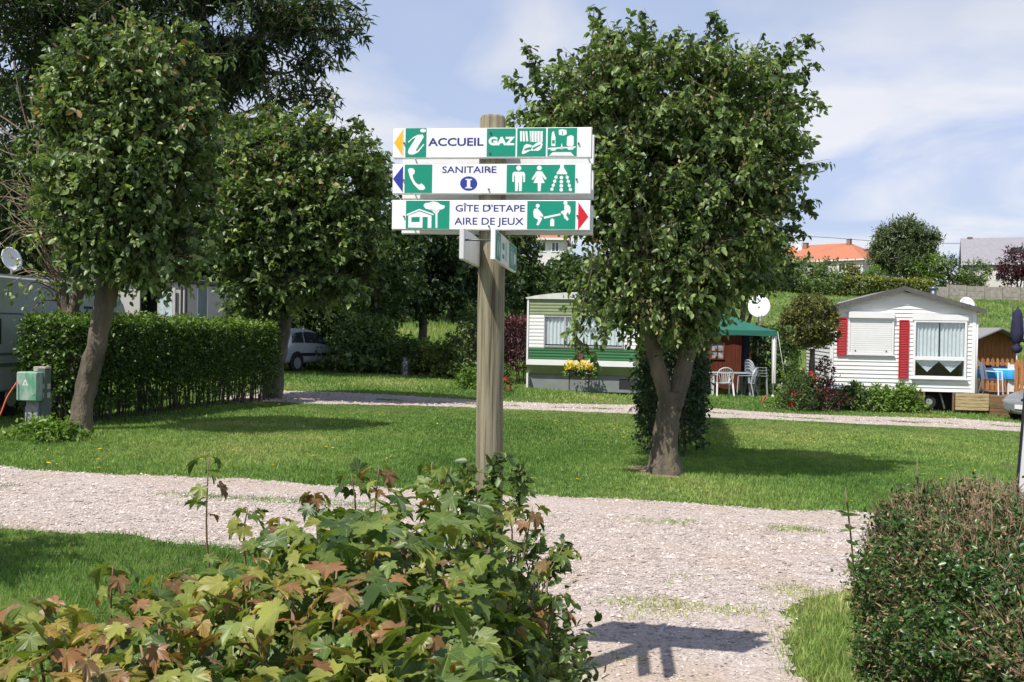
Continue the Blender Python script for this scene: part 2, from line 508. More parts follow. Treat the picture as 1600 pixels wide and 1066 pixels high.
# ------------------------------------------------------------------ ground sheet
def axis(parts):
    a = []
    for lo, hi, st in parts: a += list(np.arange(lo, hi, st))
    return np.array(a + [parts[-1][1]])
def sheet(name, xs, ys, zoff, m, keep=None, rough=0.0):
    X, Y = np.meshgrid(xs, ys)
    Z = G(X, Y) + zoff
    if rough: Z = Z + rng.uniform(-rough, rough, Z.shape) * 0.5
    V = np.stack([X, Y, Z], -1).reshape(-1, 3)
    nx = len(xs); ny = len(ys)
    i, j = np.meshgrid(np.arange(nx - 1), np.arange(ny - 1))
    a = (j * nx + i).ravel()
    F = np.stack([a, a + 1, a + nx + 1, a + nx], -1)
    if keep is not None:
        cx = (X[:-1, :-1] + X[1:, 1:]).ravel() / 2; cy = (Y[:-1, :-1] + Y[1:, 1:]).ravel() / 2
        F = F[keep(cx, cy)]
        u, inv = np.unique(F, return_inverse=True)
        V = V[u]; F = inv.reshape(F.shape)
    return np_mesh(name, V, F, m, smooth=True)

go = sheet('ground', axis([(-420, -60, 20), (-60, -14, 2), (-14, 14, .5), (14, 60, 2), (60, 440, 20)]),
           axis([(-30, 0, 3), (0, 30, .5), (30, 60, 1.5), (60, 200, 5), (200, 900, 40)]), 0, M_turf)
go['kind'] = 'structure'

def wob(x, y, s, off=0.0):
    return (np.sin(x * 1.7 * s + off) * 0.5 + np.sin(x * 4.1 * s + 1.3 * off + y * 2.3 * s) * 0.3 + np.sin(y * 5.3 * s + x * 7.7 * s + off) * 0.2 + np.sin(x * 17 * s + y * 13 * s) * 0.12)

_VG = {}
def vnoise(x, y, s, seed=0):
    """smooth value noise, about -1..1"""
    if seed not in _VG: _VG[seed] = np.random.default_rng(seed + 99).uniform(-1, 1, (64, 64))
    g_ = _VG[seed]
    X_ = np.asarray(x) * s + 1000.3; Y_ = np.asarray(y) * s + 1000.7
    i = np.floor(X_).astype(int); j = np.floor(Y_).astype(int); fx = X_ - i; fy = Y_ - j
    fx = fx * fx * (3 - 2 * fx); fy = fy * fy * (3 - 2 * fy)
    i %= 64; j %= 64; i2 = (i + 1) % 64; j2 = (j + 1) % 64
    return (g_[i, j] * (1 - fx) + g_[i2, j] * fx) * (1 - fy) + (g_[i, j2] * (1 - fx) + g_[i2, j2] * fx) * fy
def fnoise(x, y, s, seed=0):
    return (vnoise(x, y, s, seed) + .5 * vnoise(x, y, s * 2.1, seed + 1) + .3 * vnoise(x, y, s * 4.3, seed + 2)) / 1.3

def road_far(x): return 10.45 - 0.044 * x + 0.08 * wob(x, 0 * x, 1.0)
def road_near(x): return 7.38 - 0.085 * x + 0.10 * wob(x, 0 * x, 1.1, 2.0)
def in_near_gravel(x, y):
    e = 0.07 * wob(x, y, 1.6, 4.0)
    road = (y > road_near(x) + e) & (y < road_far(x) + e)
    tl = np.clip((7.7 - y) / 2.8, 0, 1)                    # 0 at the road, 1 near the camera
    left = -0.15 - 2.5 * (1 - tl) ** 3.0
    right = 1.42 + 0.22 * (y - 5.0) * (y > 3) + 0.9 * np.clip((y - 6.2), 0, 1) ** 2
    path = (y <= 7.9) & (x > left + e * 1.5) & (x < right + e * 2.2)
    return road | path
def lane_c(x): return 22.5 + 0.02 * x + 0.5 * np.sin((x + 4) * 0.16)
def in_lane(x, y):
    w = 1.25 + 0.7 * _ss(-2.5, -6, x)
    e = 0.12 * wob(x, y, 1.0, 1.0)
    return (np.abs(y - lane_c(x)) < w + e) & (x > -6.1 + .2 * wob(y, x, 1.5))
def lane_strip(x, y):   # grass strip down the middle of the lane
    return (np.abs(y - lane_c(x) + 0.1) < 0.06 + 0.16 * wob(x, y, 1.5, 3.0)) & (x > -3)

r1 = sheet('gravel_road', axis([(-9, 9, .05)]), axis([(1.5, 11.3, .05)]), 0.006, M_gravel, in_near_gravel, 0.006); r1['kind'] = 'structure'
r2 = sheet('gravel_lane', axis([(-22, 26, .12)]), axis([(19.5, 25.5, .12)]), 0.006, M_gravel, lambda x, y: in_lane(x, y) & ~lane_strip(x, y), 0.006); r2['kind'] = 'structure'

# ------------------------------------------------------------------ loose stones
OCT_V = np.array([(1, 0, 0), (-1, 0, 0), (0, 1, 0), (0, -1, 0), (0, 0, 1), (0, 0, -1)], float)
OCT_F = np.array([(0, 2, 4), (2, 1, 4), (1, 3, 4), (3, 0, 4), (2, 0, 5), (1, 2, 5), (3, 1, 5), (0, 3, 5)])
def stones(name, x0, x1, y0, y1, n, smin, smax, keep, facc):
    x = rng.uniform(x0, x1, n); y = rng.uniform(y0, y1, n)
    k = keep(x + rng.normal(size=n) * .035, y + rng.normal(size=n) * .035) & (np.abs(x) < y * 0.54 + 0.2)
    x = x[k]; y = y[k]; n = len(x)
    s = rng.uniform(smin, smax, n) * (1 + 1.0 * (rng.uniform(0, 1, n) > 0.93))
    sc = np.stack([s * rng.uniform(.7, 1.5, n), s * rng.uniform(.7, 1.3, n), s * rng.uniform(.45, .8, n)], -1)
    a = rng.uniform(0, 6.28, n)
    V = OCT_V[None] * sc[:, None, :] * rng.uniform(.75, 1.2, (n, 6, 1)) + rng.normal(size=(n, 6, 3)) * (s * 0.12)[:, None, None]
    ca, sa = np.cos(a)[:, None], np.sin(a)[:, None]
    V = np.stack([V[:, :, 0] * ca - V[:, :, 1] * sa, V[:, :, 0] * sa + V[:, :, 1] * ca, V[:, :, 2]], -1)
    V += np.stack([x, y, G(x, y) + 0.006 + s * 0.25], -1)[:, None, :]
    F = OCT_F if facc else OCT_F[:4]
    FF = (F[None] + (np.arange(n) * 6)[:, None, None]).reshape(-1, 3)
    return np_mesh(name, V.reshape(-1, 3), FF, M_stone, None, np.repeat(rng.uniform(0, 1, n) ** 1.2, 6), kind='stuff')
thin = lambda x, y: rng.uniform(0, 1, len(x)) < np.clip(0.18 + 0.82 * _ss(5.3, 7.0, y) + 0.35 * fnoise(x, y, 1.0, 20) - .62 * _ss(.55, .2, np.abs(y - (10.0 - .05 * x))) - .35 * _ss(.45, .15, np.abs(y - (8.35 - .06 * x))), 0.05, 1)
stones('gravel', -6.3, 5.6, 4.4, 11.0, 200000, 0.0045, 0.0105, lambda x, y: in_near_gravel(x, y) & thin(x, y), False)
stones('lane_gravel', -14, 16, 20, 25, 40000, 0.008, 0.018, lambda x, y: in_lane(x, y) & ~lane_strip(x, y), False)

# ------------------------------------------------------------------ grass
def blades(name, x0, x1, y0, y1, n, h, w, keep=None, hv=0.4, patch=True, m=None):
    x = rng.uniform(x0, x1, n); y = rng.uniform(y0, y1, n)
    k = np.abs(x) < y * 0.55 + 0.4
    if keep is not None: k &= keep(x + rng.normal(size=n) * .05, y + rng.normal(size=n) * .05)
    x = x[k]; y = y[k]; n = len(x)
    hh = h * rng.uniform(1 - hv, 1 + hv, n) * (1 + 0.4 * fnoise(x, y, 0.8, 12)) * np.where(rng.uniform(0, 1, n) < .03, 1.7, 1) * np.where((y > 19) & (y < 26), .55, 1.0)
    a = rng.uniform(0, 6.28, n); lean = rng.uniform(0.1, 0.8, n); la = rng.uniform(0, 6.28, n)
    z = G(x, y)
    base = np.stack([x, y, z - 0.003], -1)
    wd = np.stack([np.cos(a), np.sin(a), 0 * a], -1) * (w * rng.uniform(.7, 1.3, n))[:, None]
    tip = base + np.stack([np.cos(la) * lean * hh, np.sin(la) * lean * hh, hh], -1)
    V = np.stack([base - wd, base + wd, tip], 1).reshape(-1, 3)
    F = np.arange(n * 3).reshape(-1, 3)
    t = 0.45 + 0.42 * fnoise(x, y * .8, 0.35, 5) + 0.14 * fnoise(x, y, 2.1, 9) + rng.normal(size=n) * 0.10
    return np_mesh(name, V, F, m or M_grass, None, np.repeat(np.clip(t, 0, 1), 3), kind='stuff')

def soil(x, y):   # trodden earth round the foot of the forked tree
    d = np.hypot((x - 1.85) / 0.50, (y - 12.75) / 0.62) + 0.30 * wob(x, y, 3.0, 1.0)
    return d < 0.75 + 0.3 * rng.uniform(-1, 1, np.shape(x)) * (np.size(x) > 20000)
sp_ = sheet('soil_patch', axis([(0.9, 2.8, .06)]), axis([(11.6, 13.9, .06)]), 0.006, mat('bare_soil', (0.15, 0.10, 0.065), 0.95, scale=9, col2=(0.30, 0.21, 0.14), bump=0.8, bscale=40), soil, 0.006); sp_['kind'] = 'structure'
out_near = lambda x, y: ~in_near_gravel(x, y)
o = blades('verge_grass', -4.2, 3.2, 3.0, 7.9, 150000, 0.045, 0.0042, out_near); 
o = blades('lawn_grass', -8.5, 7.5, 9.9, 15.5, 260000, 0.034, 0.0075, lambda x, y: out_near(x, y) & (y > 9.8) & ~soil(x, y))
o = blades('lawn_grass', -12.5, 12.5, 15.5, 22.5, 200000, 0.036, 0.012, lambda x, y: ~(in_lane(x, y) & ~lane_strip(x, y)) & ~soil(x, y))
o = blades('lawn_grass', -17, 19, 22.5, 36, 150000, 0.06, 0.020, lambda x, y: ~(in_lane(x, y) & ~lane_strip(x, y)))
o = blades('meadow_grass', -14, 5, 36, 70, 60000, 0.30, 0.035, hv=0.6)
o = blades('meadow_grass', -70, 75, 36, 145, 150000, 0.17, 0.07, hv=0.6)
# tufts between the stones
def tuft_keep(x, y):
    q = 1.3 * fnoise(x, y, 1.8, 30) + 0.5 * fnoise(x, y, 6, 33) + .25 * _ss(7, 5, y)
    edge = (np.abs(y - (9.35 - 0.05 * x)) < 0.13)
    return in_near_gravel(x, y) & ((q > 0.74) & (y < 7.2) | (q > 0.5) & (y < 6.0) & (x < 0.5) | (edge & (q > 0.10)))
o = blades('gravel_weeds', -5.6, 4.6, 4.4, 10.4, 300000, 0.026, 0.005, tuft_keep)

# ------------------------------------------------------------------ signpost
def wood_mat(name, c1, c2, st=(18, 18, 0.8), rough=0.85):
    m, t, b = _new(name)
    tcn = t.nodes.new('ShaderNodeTexCoord')
    mp = t.nodes.new('ShaderNodeMapping'); mp.inputs['Scale'].default_value = st
    t.links.new(tcn.outputs['Object'], mp.inputs[0])
    n = t.nodes.new('ShaderNodeTexNoise'); n.inputs['Scale'].default_value = 3; n.inputs['Detail'].default_value = 7; n.inputs['Roughness'].default_value = 0.65
    t.links.new(mp.outputs[0], n.inputs['Vector'])
    r = t.nodes.new('ShaderNodeValToRGB'); e = r.color_ramp.elements
    e[0].position = 0.33; e[0].color = (*c1, 1); e[1].position = 0.6; e[1].color = (*c2, 1)
    t.links.new(n.outputs['Fac'], r.inputs[0])
    mp2 = t.nodes.new('ShaderNodeMapping'); mp2.inputs['Scale'].default_value = tuple(q * 3.2 if q > 5 else q * .9 for q in st)
    t.links.new(tcn.outputs['Object'], mp2.inputs[0])
    nk = t.nodes.new('ShaderNodeTexNoise'); nk.inputs['Scale'].default_value = 1.6; nk.inputs['Detail'].default_value = 3; t.links.new(mp2.outputs[0], nk.inputs['Vector'])
    rk = t.nodes.new('ShaderNodeValToRGB'); ek = rk.color_ramp.elements
    ek[0].position = 0.30; ek[0].color = (.32, .30, .28, 1); ek[1].position = 0.40; ek[1].color = (1, 1, 1, 1)
    t.links.new(nk.outputs['Fac'], rk.inputs[0])
    mk = t.nodes.new('ShaderNodeMixRGB'); mk.blend_type = 'MULTIPLY'; mk.inputs[0].default_value = 1
    t.links.new(r.outputs[0], mk.inputs[1]); t.links.new(rk.outputs[0], mk.inputs[2]); t.links.new(mk.outputs[0], b.inputs['Base Color'])
    bp = t.nodes.new('ShaderNodeBump'); bp.inputs['Strength'].default_value = 0.8; bp.inputs['Distance'].default_value = 0.004
    t.links.new(n.outputs['Fac'], bp.inputs['Height']); t.links.new(bp.outputs[0], b.inputs['Normal'])
    b.inputs['Roughness'].default_value = rough; b.inputs['Specular IOR Level'].default_value = 0.2
    return m
M_postwood = wood_mat('weathered_post_wood', (0.13, 0.115, 0.075), (0.30, 0.265, 0.185))
M_sign = mat('sign_white', (0.84, 0.84, 0.86), 0.35, var=0.03, scale=6, stretch=(1, 1, .35), dirt=((0.52, 0.50, 0.42), 7.0, 0.58, 0.40))
M_signback = mat('sign_back', (0.62, 0.63, 0.63), 0.5, var=0.06, scale=5)
M_green = mat('print_green', (0.0, 0.265, 0.17), 0.4, var=0.05, scale=5)
M_print = mat('print_white', (0.82, 0.83, 0.83), 0.4, var=0.02)
M_navy = mat('print_navy', (0.030, 0.035, 0.20), 0.4, var=0.05)
M_blue = mat('print_blue', (0.02, 0.04, 0.33), 0.4, var=0.05)
M_yellow = mat('print_yellow', (0.85, 0.48, 0.02), 0.4, var=0.05)
M_red = mat('print_red', (0.66, 0.01, 0.02), 0.4, var=0.05)
M_bolt = mat('bolt', (0.16, 0.15, 0.14), 0.5, 0.7)

PZ = 4.65
pb = Gp(763, PZ)
post = thing('signpost', 'tall weathered round wooden post carrying all the white direction boards', 'signpost', pb)
HP = W(770, 187, PZ).z - pb.z
topx = W(770, 187, PZ).x - pb.x
mb = MB()
pts = []; rad = []
for i in range(15):
    t = i / 14
    pts.append((topx * t + 0.002 * math.sin(t * 9), 0, -0.3 + (HP + 0.3) * t)); rad.append(0.0655 - 0.0045 * t + 0.0012 * math.sin(i * 2.1))
n = 28
mb.tube(pts, rad, n, caps=False)
# grooves and checks along the post, then a rounded top
vs = np.array(mb.v)
for k in range(n):
    off = 0.0016 * math.sin(k * 5.1) + (-0.004 if k in (9, 17, 21) else 0)
    for i in range(15):
        c = np.array(pts[i]); p = vs[i * n + k]; d = p - c; vs[i * n + k] = c + d * (1 + (off + 0.0008 * math.sin(i * 3 + k)) / 0.065)
mb.v = [tuple(p) for p in vs]
cap = MB(); o_ = len(mb.v)
tp = pts[-1]
ring2 = [(tp[0] + (mb.v[14 * n + k][0] - tp[0]) * .90, tp[1] + (mb.v[14 * n + k][1]) * .90, tp[2] + .012) for k in range(n)]
mb.v += ring2 + [(tp[0], 0, tp[2] + .019)]
for k in range(n):
    mb.f.append((14 * n + k, 14 * n + (k + 1) % n, o_ + (k + 1) % n, o_ + k)); mb.smooth.append(True)
    mb.f.append((o_ + k, o_ + (k + 1) % n, o_ + n)); mb.smooth.append(True)
mb.obj('post', M_postwood, post)

def text_mesh(s, size, bold=0.0, wscale=1.0, space=1.0):
    cu = bpy.data.curves.new('txt', 'FONT')
    cu.body = s; cu.size = size; cu.offset = bold; cu.space_character = space
    cu.align_x = 'CENTER'; cu.resolution_u = 3
    ob = bpy.data.objects.new('txt', cu); C.objects.link(ob)
    bpy.context.view_layer.update()
    dg = bpy.context.evaluated_depsgraph_get()
    me = bpy.data.meshes.new_from_object(ob.evaluated_get(dg))
    bpy.data.objects.remove(ob); 
    vs = np.array([v.co[:] for v in me.vertices]); fs = [tuple(p.vertices) for p in me.polygons]
    bpy.data.meshes.remove(me); bpy.data.curves.remove(cu)
    return vs, fs

class Board:
    """a sign board; drawing coordinates are those of the enlarged survey crop (zx, zy)"""
    SC = 3.553
    def __init__(s, name, label, cz, xl, xr, ytl, ytr, H=0.136, L=0.92, yaw=0.0, cx=0.0, cy=0.0, depth=0.022):
        s.xl, s.xr, s.ytl, s.ytr, s.H, s.L = xl, xr, ytl, ytr, H, L
        s.hz = 160.0
        s.t = thing(name, label, 'sign', (cx, cy, cz), yaw, 'direction boards on the post')
        b = MB(); d = depth
        b.box(-L / 2, L / 2, 0, d, -H / 2, H / 2)
        s.plate = b.obj('plate', M_sign, s.t, bevel=0.002)
        rm = MB()   # folded rim
        rm.box(-L / 2 - .002, L / 2 + .002, d, d + .004, -H / 2 - .002, H / 2 + .002)
        rm.obj('rim', M_signback, s.t)
    def P(s, zx, zy):
        u = (zx - s.xl) / (s.xr - s.xl)
        yt = s.ytl + (s.ytr - s.ytl) * u
        return ((u - .5) * s.L, (0.5 - (zy - yt) / s.hz) * s.H)
    def flat(s, name, polys, m, layer=1, parent=None):
        b = MB()
        for poly in polys:
            pts = [s.P(*q) for q in poly]
            b.add([(x, -0.0006 * layer, z) for x, z in pts], [tuple(range(len(pts)))])
        me_o = b.obj(name, m, parent or s.t)
        # faces look towards -y
        me = me_o.data
        bm = bmesh.new(); bm.from_mesh(me)
        bmesh.ops.triangulate(bm, faces=bm.faces[:])
        for f in bm.faces:
            if f.normal.y > 0: f.normal_flip()
        bm.to_mesh(me); bm.free()
        return me_o
    def rect(s, x0, x1, y0, y1, dy=0.0):
        """rectangle that follows the slope of the board"""
        def yy(x, y):
            u = (x - s.xl) / (s.xr - s.xl); return y + (s.ytr - s.ytl) * (u - (x0 + x1) / 2 * 0 - s.u0)
        return [(x0, y0), (x1, y0), (x1, y1), (x0, y1)]
    def panel(s, x0, x1, m=None, top=4, bot=4, name='panel', layer=1):
        def yt(x): return s.ytl + (s.ytr - s.ytl) * (x - s.xl) / (s.xr - s.xl)
        return s.flat(name, [[(x0, yt(x0) + top), (x1, yt(x1) + top), (x1, yt(x1) + 160 - bot), (x0, yt(x0) + 160 - bot)]], m or M_green, layer)
    def text(s, txt, x0, x1, ytop, ybot, m, bold=0.0, layer=1, name='lettering'):
        vs, fs = text_mesh(txt, 1.0, bold)
        # cap height measured on a plain capital
        cv, _ = text_mesh('E', 1.0, bold)
        z0, z1 = cv[:, 1].min(), cv[:, 1].max()
        xa, xb = vs[:, 0].min(), vs[:, 0].max()
        out = []
        for v in vs:
            fx = (v[0] - xa) / (xb - xa); fy = (v[1] - z0) / (z1 - z0)
            zx = x0 + fx * (x1 - x0); zy = ybot + fy * (ytop - ybot)
            zy += (s.ytr - s.ytl) * (fx - .5) * (x1 - x0) / (s.xr - s.xl)
            x, z = s.P(zx, zy); out.append((x, -0.0006 * layer, z))
        b = MB(); b.add(out, fs)
        return b.obj(name, m, s.t)
    def bolts(s, pts, name='bolt'):
        for zx, zy in pts:
            x, z = s.P(zx, zy)
            b = MB(); b.tube([(x, -0.007, z), (x, 0.0, z)], 0.0045, 8)
            b.obj(name, M_bolt, s.t)

def circ(cx, cy, r, n=20, ry=None):
    ry = ry or r
    return [(cx + r * math.cos(2 * math.pi * k / n), cy + ry * math.sin(2 * math.pi * k / n)) for k in range(n)]
def stroke(x0, y0, x1, y1, w, round_=True):
    dx_, dy_ = x1 - x0, y1 - y0; l = math.hypot(dx_, dy_) or 1; nx_, ny_ = -dy_ / l * w / 2, dx_ / l * w / 2
    return [(x0 + nx_, y0 + ny_), (x1 + nx_, y1 + ny_), (x1 - nx_, y1 - ny_), (x0 - nx_, y0 - ny_)]

YAW = R(-7)
def bcenter(xl, xr, yc):
    """height of a board whose middle shows at crop height yc"""
    px = 580 + (xl + xr) / 2 / 3.553; py = 160 + yc / 3.553
    return W(px, py, PZ - 0.07)
YF = PZ - 0.088; YB = PZ + 0.066
def front_back(label_f, label_b, xl, xr, ytl, ytr):
    yc = (ytl + ytr) / 2 + 80
    c = bcenter(xl, xr, yc)
    f = Board('direction_board', label_f, c.z, xl, xr, ytl, ytr, yaw=YAW, cx=c.x, cy=YF)
    # a blank board of the same size on the far side of the post
    r = Board('direction_board', label_b, c.z - 0.004, xl, xr, ytl, ytr, yaw=YAW, cx=c.x + 0.026, cy=YB, L=0.915)
    for u in (-0.44, 0.46):
        b = MB(); x = u * 0.92 - 0.0; b.tube([(x, 0.026, 0.0), (x, YB - YF, -0.002)], 0.004, 6); b.obj('spacer_bolt', M_bolt, f.t)
    return f
b1 = front_back('topmost front board reading ACCUEIL and GAZ with yellow arrow pointing left', 'topmost rear white board showing below the ACCUEIL board', 126, 1207, 159, 143)
b2 = front_back('middle front board reading SANITAIRE with blue arrow and telephone', 'middle rear white board showing below the SANITAIRE board', 122, 1205, 358, 341)
b3 = front_back("lowest front board reading GÎTE D'ETAPE, AIRE DE JEUX with red arrow", 'lowest rear white board showing below the AIRE DE JEUX board', 111, 1208, 556, 542)

# board 1
b1.flat('arrow', [[(131, 237), (180, 163), (180, 307)]], M_yellow)
b1.panel(195, 311, top=-1, bot=3)
b1.flat('information_letter', [circ(292, 169, 17, 18, 10),
        [(238, 205), (262, 192), (290, 190), (297, 204), (288, 218), (262, 262), (252, 280), (262, 279), (296, 240), (299, 246), (268, 286), (240, 300), (217, 299), (209, 288), (214, 270), (246, 218), (252, 206), (232, 216), (212, 236), (209, 230)]], M_print, 2)
b1.text('ACCUEIL', 321, 625, 207, 250, M_navy, 0.022)
b1.panel(643, 799, top=3, bot=5); b1.panel(808, 963, top=3, bot=5); b1.panel(972, 1129, top=3, bot=5)
b1.text('GAZ', 652, 796, 199, 245, M_print, 0.06, 2)
bk = []
for i, x in enumerate([822, 836, 851]):
    bk.append([(x, 168), (x + 11, 167), (x + 13 + i * 2, 222), (x + 2 + i * 2, 223)])
for x in [868, 884, 900, 916, 932]:
    bk.append([(x + (6 if x == 868 else 0), 167), (x + 13, 166), (x + 13, 226), (x + (10 if x == 868 else 1), 224)])
bk.append([(833, 288), (845, 246), (858, 236), (880, 240), (892, 246), (915, 228), (938, 224), (946, 236), (940, 258), (925, 272), (880, 272), (845, 290)])
b1.flat('books_pictogram', bk, M_print, 2)
b1.flat('books_pictogram_line', [[(850, 262), (878, 252), (886, 262), (846, 272)], [(890, 258), (935, 236), (932, 244), (896, 266)], [(886, 248), (890, 248), (880, 268), (876, 268)]], M_green, 3)
sc = [[(994, 176), (1000, 167), (1006, 167), (1008, 180), (1014, 200), (1014, 246), (992, 246), (992, 200)],
      [(1030, 160), (1050, 155), (1072, 160), (1074, 182), (1056, 190), (1032, 186)],
      [(1076, 196), (1090, 188), (1104, 188), (1112, 196), (1112, 240), (1104, 246), (1082, 246), (1074, 240)],
      [(975, 256), (1122, 246), (1122, 254), (975, 264)], [(985, 262), (1022, 260), (1014, 270), (994, 271)], [(1076, 256), (1116, 252), (1108, 264), (1084, 266)],
      [(1040, 262), (1048, 228), (1056, 262)],
      [(980, 298), (1000, 279), (1096, 277), (1116, 297)]]
b1.flat('scales_pictogram', sc, M_print, 2)
for pl in ([(996, 214), (1010, 214), (1010, 232), (996, 232)], [(1048, 166), (1052, 166), (1054, 186), (1050, 186)]): b1.flat('scales_pictogram_line', [pl], M_green, 3)
b1.bolts([(662, 175), (660, 285), (188, 238), (1138, 231)])
b1.flat('seam', [[(183, 160), (185, 160), (185, 312), (183, 312)]], M_signback)

# board 2
b2.flat('arrow', [[(124, 438), (180, 366), (180, 511)]], M_blue)
b2.panel(189, 342, top=2, bot=4)
b2.flat('telephone_pictogram', [[(207, 388), (216, 377), (236, 380), (246, 392), (243, 410), (233, 415), (238, 436), (252, 458), (270, 468), (283, 460), (300, 474), (306, 488), (292, 497), (270, 495), (240, 466), (220, 430), (212, 405)]], M_print, 2)
b2.text('SANITAIRE', 397, 695, 364, 400, M_navy, 0.012)
b2.flat('number_disc', [circ(544, 457, 47, 32, 39)], M_blue)
b2.flat('number', [[(535, 436), (553, 436), (553, 478), (535, 478)], [(526, 432), (562, 432), (562, 438), (526, 438)], [(526, 477), (562, 477), (562, 483), (526, 483)]], M_print, 2)
b2.panel(751, 1120, top=5, bot=5)
b2.flat('man_pictogram', [circ(816, 370, 14, 18), [(790, 390), (842, 390), (851, 400), (851, 444), (842, 446), (840, 410), (836, 410), (834, 494), (819, 494), (818, 445), (815, 445), (813, 494), (798, 494), (796, 410), (792, 410), (791, 446), (782, 444), (782, 400)]], M_print, 2)
b2.flat('woman_pictogram', [circ(927, 368, 13, 18), [(912, 386), (942, 386), (968, 424), (960, 432), (940, 408), (958, 448), (938, 449), (937, 492), (921, 493), (920, 449), (896, 449), (914, 408), (894, 434), (886, 428)]], M_print, 2)
sh = [[(1039, 350), (1059, 350), (1059, 364), (1078, 394), (1076, 400), (1022, 400), (1020, 394), (1039, 364)]]
for i, y in enumerate([418, 440, 462, 483]):
    sh += [circ(1047, y, 10, 12), circ(1018 - i * 7, y - 2, 9, 12), circ(1078 + i * 6, y - 2, 9, 12)]
for i, y in enumerate([408, 430, 452, 473]):
    sh += [circ(1021 - i * 7, y, 4, 8), circ(1075 + i * 6, y, 4, 8)]
b2.flat('shower_pictogram', sh, M_print, 2)
b2.bolts([(655, 372), (655, 487), (182, 442), (1128, 426)])

# board 3
b3.panel(190, 435, top=3, bot=4)
ho = [[(193, 633), (266, 602), (346, 628), (346, 636), (266, 611), (196, 641)], [(204, 640), (266, 616), (335, 638), (335, 705), (204, 705)],
      [(288, 584), (298, 570), (320, 568), (340, 560), (366, 564), (384, 576), (410, 584), (404, 598), (378, 608), (350, 614), (322, 606), (300, 600)],
      [(356, 610), (368, 610), (369, 704), (358, 704)], [(330, 600), (350, 612), (360, 628), (356, 630), (340, 614), (326, 606)], [(384, 602), (368, 628), (364, 624), (376, 604)]]
b3.flat('house_pictogram', ho, M_print, 2)
b3.flat('house_pictogram_opening', [[(222, 648), (268, 646), (268, 672), (222, 674)], [(285, 646), (313, 646), (313, 705), (285, 705)]], M_green, 3)
b3.text("GÎTE D'ETAPE", 468, 852, 575, 611, M_navy, 0.012)
b3.text('AIRE DE JEUX', 463, 846, 644, 682, M_navy, 0.012)
b3.panel(865, 1128, top=4, bot=5)
ss = [circ(922, 576, 11, 16), [(902, 594), (920, 588), (932, 600), (950, 622), (954, 634), (932, 632), (948, 642), (940, 660), (928, 682), (916, 678), (926, 652), (902, 638), (898, 612)],
      [(956, 634), (1046, 614), (1048, 624), (958, 645)], [(992, 650), (1002, 641), (1014, 650), (1014, 684), (992, 684)],
      circ(1073, 558, 11, 16), [(1066, 572), (1086, 566), (1100, 580), (1102, 606), (1094, 622), (1086, 606), (1078, 624), (1092, 644), (1086, 654), (1068, 640), (1062, 620), (1048, 612), (1052, 602), (1068, 598)]]
b3.flat('seesaw_pictogram', ss, M_print, 2)
b3.flat('arrow', [[(1143, 555), (1198, 629), (1143, 702)]], M_red)
b3.bolts([(655, 578), (655, 690), (180, 645), (1138, 626)])

# the pair of side boards below, running away from the camera either side of the post
def side_board(label, x0, z_near, green):
    d = Vector((0.092, 0.92, 0)); L = 0.92
    a = math.atan2(d.y, d.x)
    c = W(0, 0, 1)
    zc = W(770, 381, 4.1).z
    t = thing('direction_board', label, 'sign', (x0 + d.x / 2, z_near + d.y / 2, zc), a, 'direction boards on the post')
    H = 0.128
    b = MB(); b.box(-L / 2, L / 2, -0.010, 0.010, -H / 2, H / 2); b.obj('plate', M_sign if green else M_signback, t, bevel=0.002)
    if green:
        def fl(name, polys, m, k):
            q = MB()
            for p in polys: q.add([(x, -0.0106 - 0.0006 * k, z) for x, z in p], [tuple(range(len(p)))])
            q.obj(name, m, t)
        def rc(x0_, x1_, z0_, z1_): return [(x0_, z0_), (x1_, z0_), (x1_, z1_), (x0_, z1_)]
        fl('panel', [rc(-.44, -.27, -.06, .06)], M_green, 0); fl('panel', [rc(.10, .44, -.06, .06)], M_green, 0)
        fl('panel', [rc(-.25, .08, -.06, .06)], M_print, 0)
        def man(cx_, s_): return [circ(cx_, .036 * s_, .009, 10), [(cx_ - .014, .024), (cx_ + .014, .024), (cx_ + .014, -.012), (cx_ + .008, -.045), (cx_ - .008, -.045), (cx_ - .014, -.012)]]
        for pc in man(-.38, 1) + man(-.32, 1): fl('pictogram', [pc], M_print, 1)
        for pc in man(-.05, 1) + [rc(-.2, -.12, .0, .03), rc(-.2, -.12, -.04, -.02)]: fl('pictogram', [pc], M_green, 1)
        for pc in man(.18, 1) + man(.26, 1) + [rc(.32, .40, -.03, .02)]: fl('pictogram', [pc], M_print, 1)
    return t
sr = side_board('green and white side board right of the post, seen edge-on', -0.086, 4.12, True)
sl = side_board('pale grey back of the side board left of the post', -0.216, 4.12, False)
b = MB(); b.tube([(-.44, .0, .018), (-.44, .142, .018)], 0.0045, 6); b.obj('spacer_bolt', M_bolt, sr)
b = MB(); b.tube([(.40, .0, .018), (.40, .142, .018)], 0.0045, 6); b.obj('spacer_bolt', M_bolt, sr)

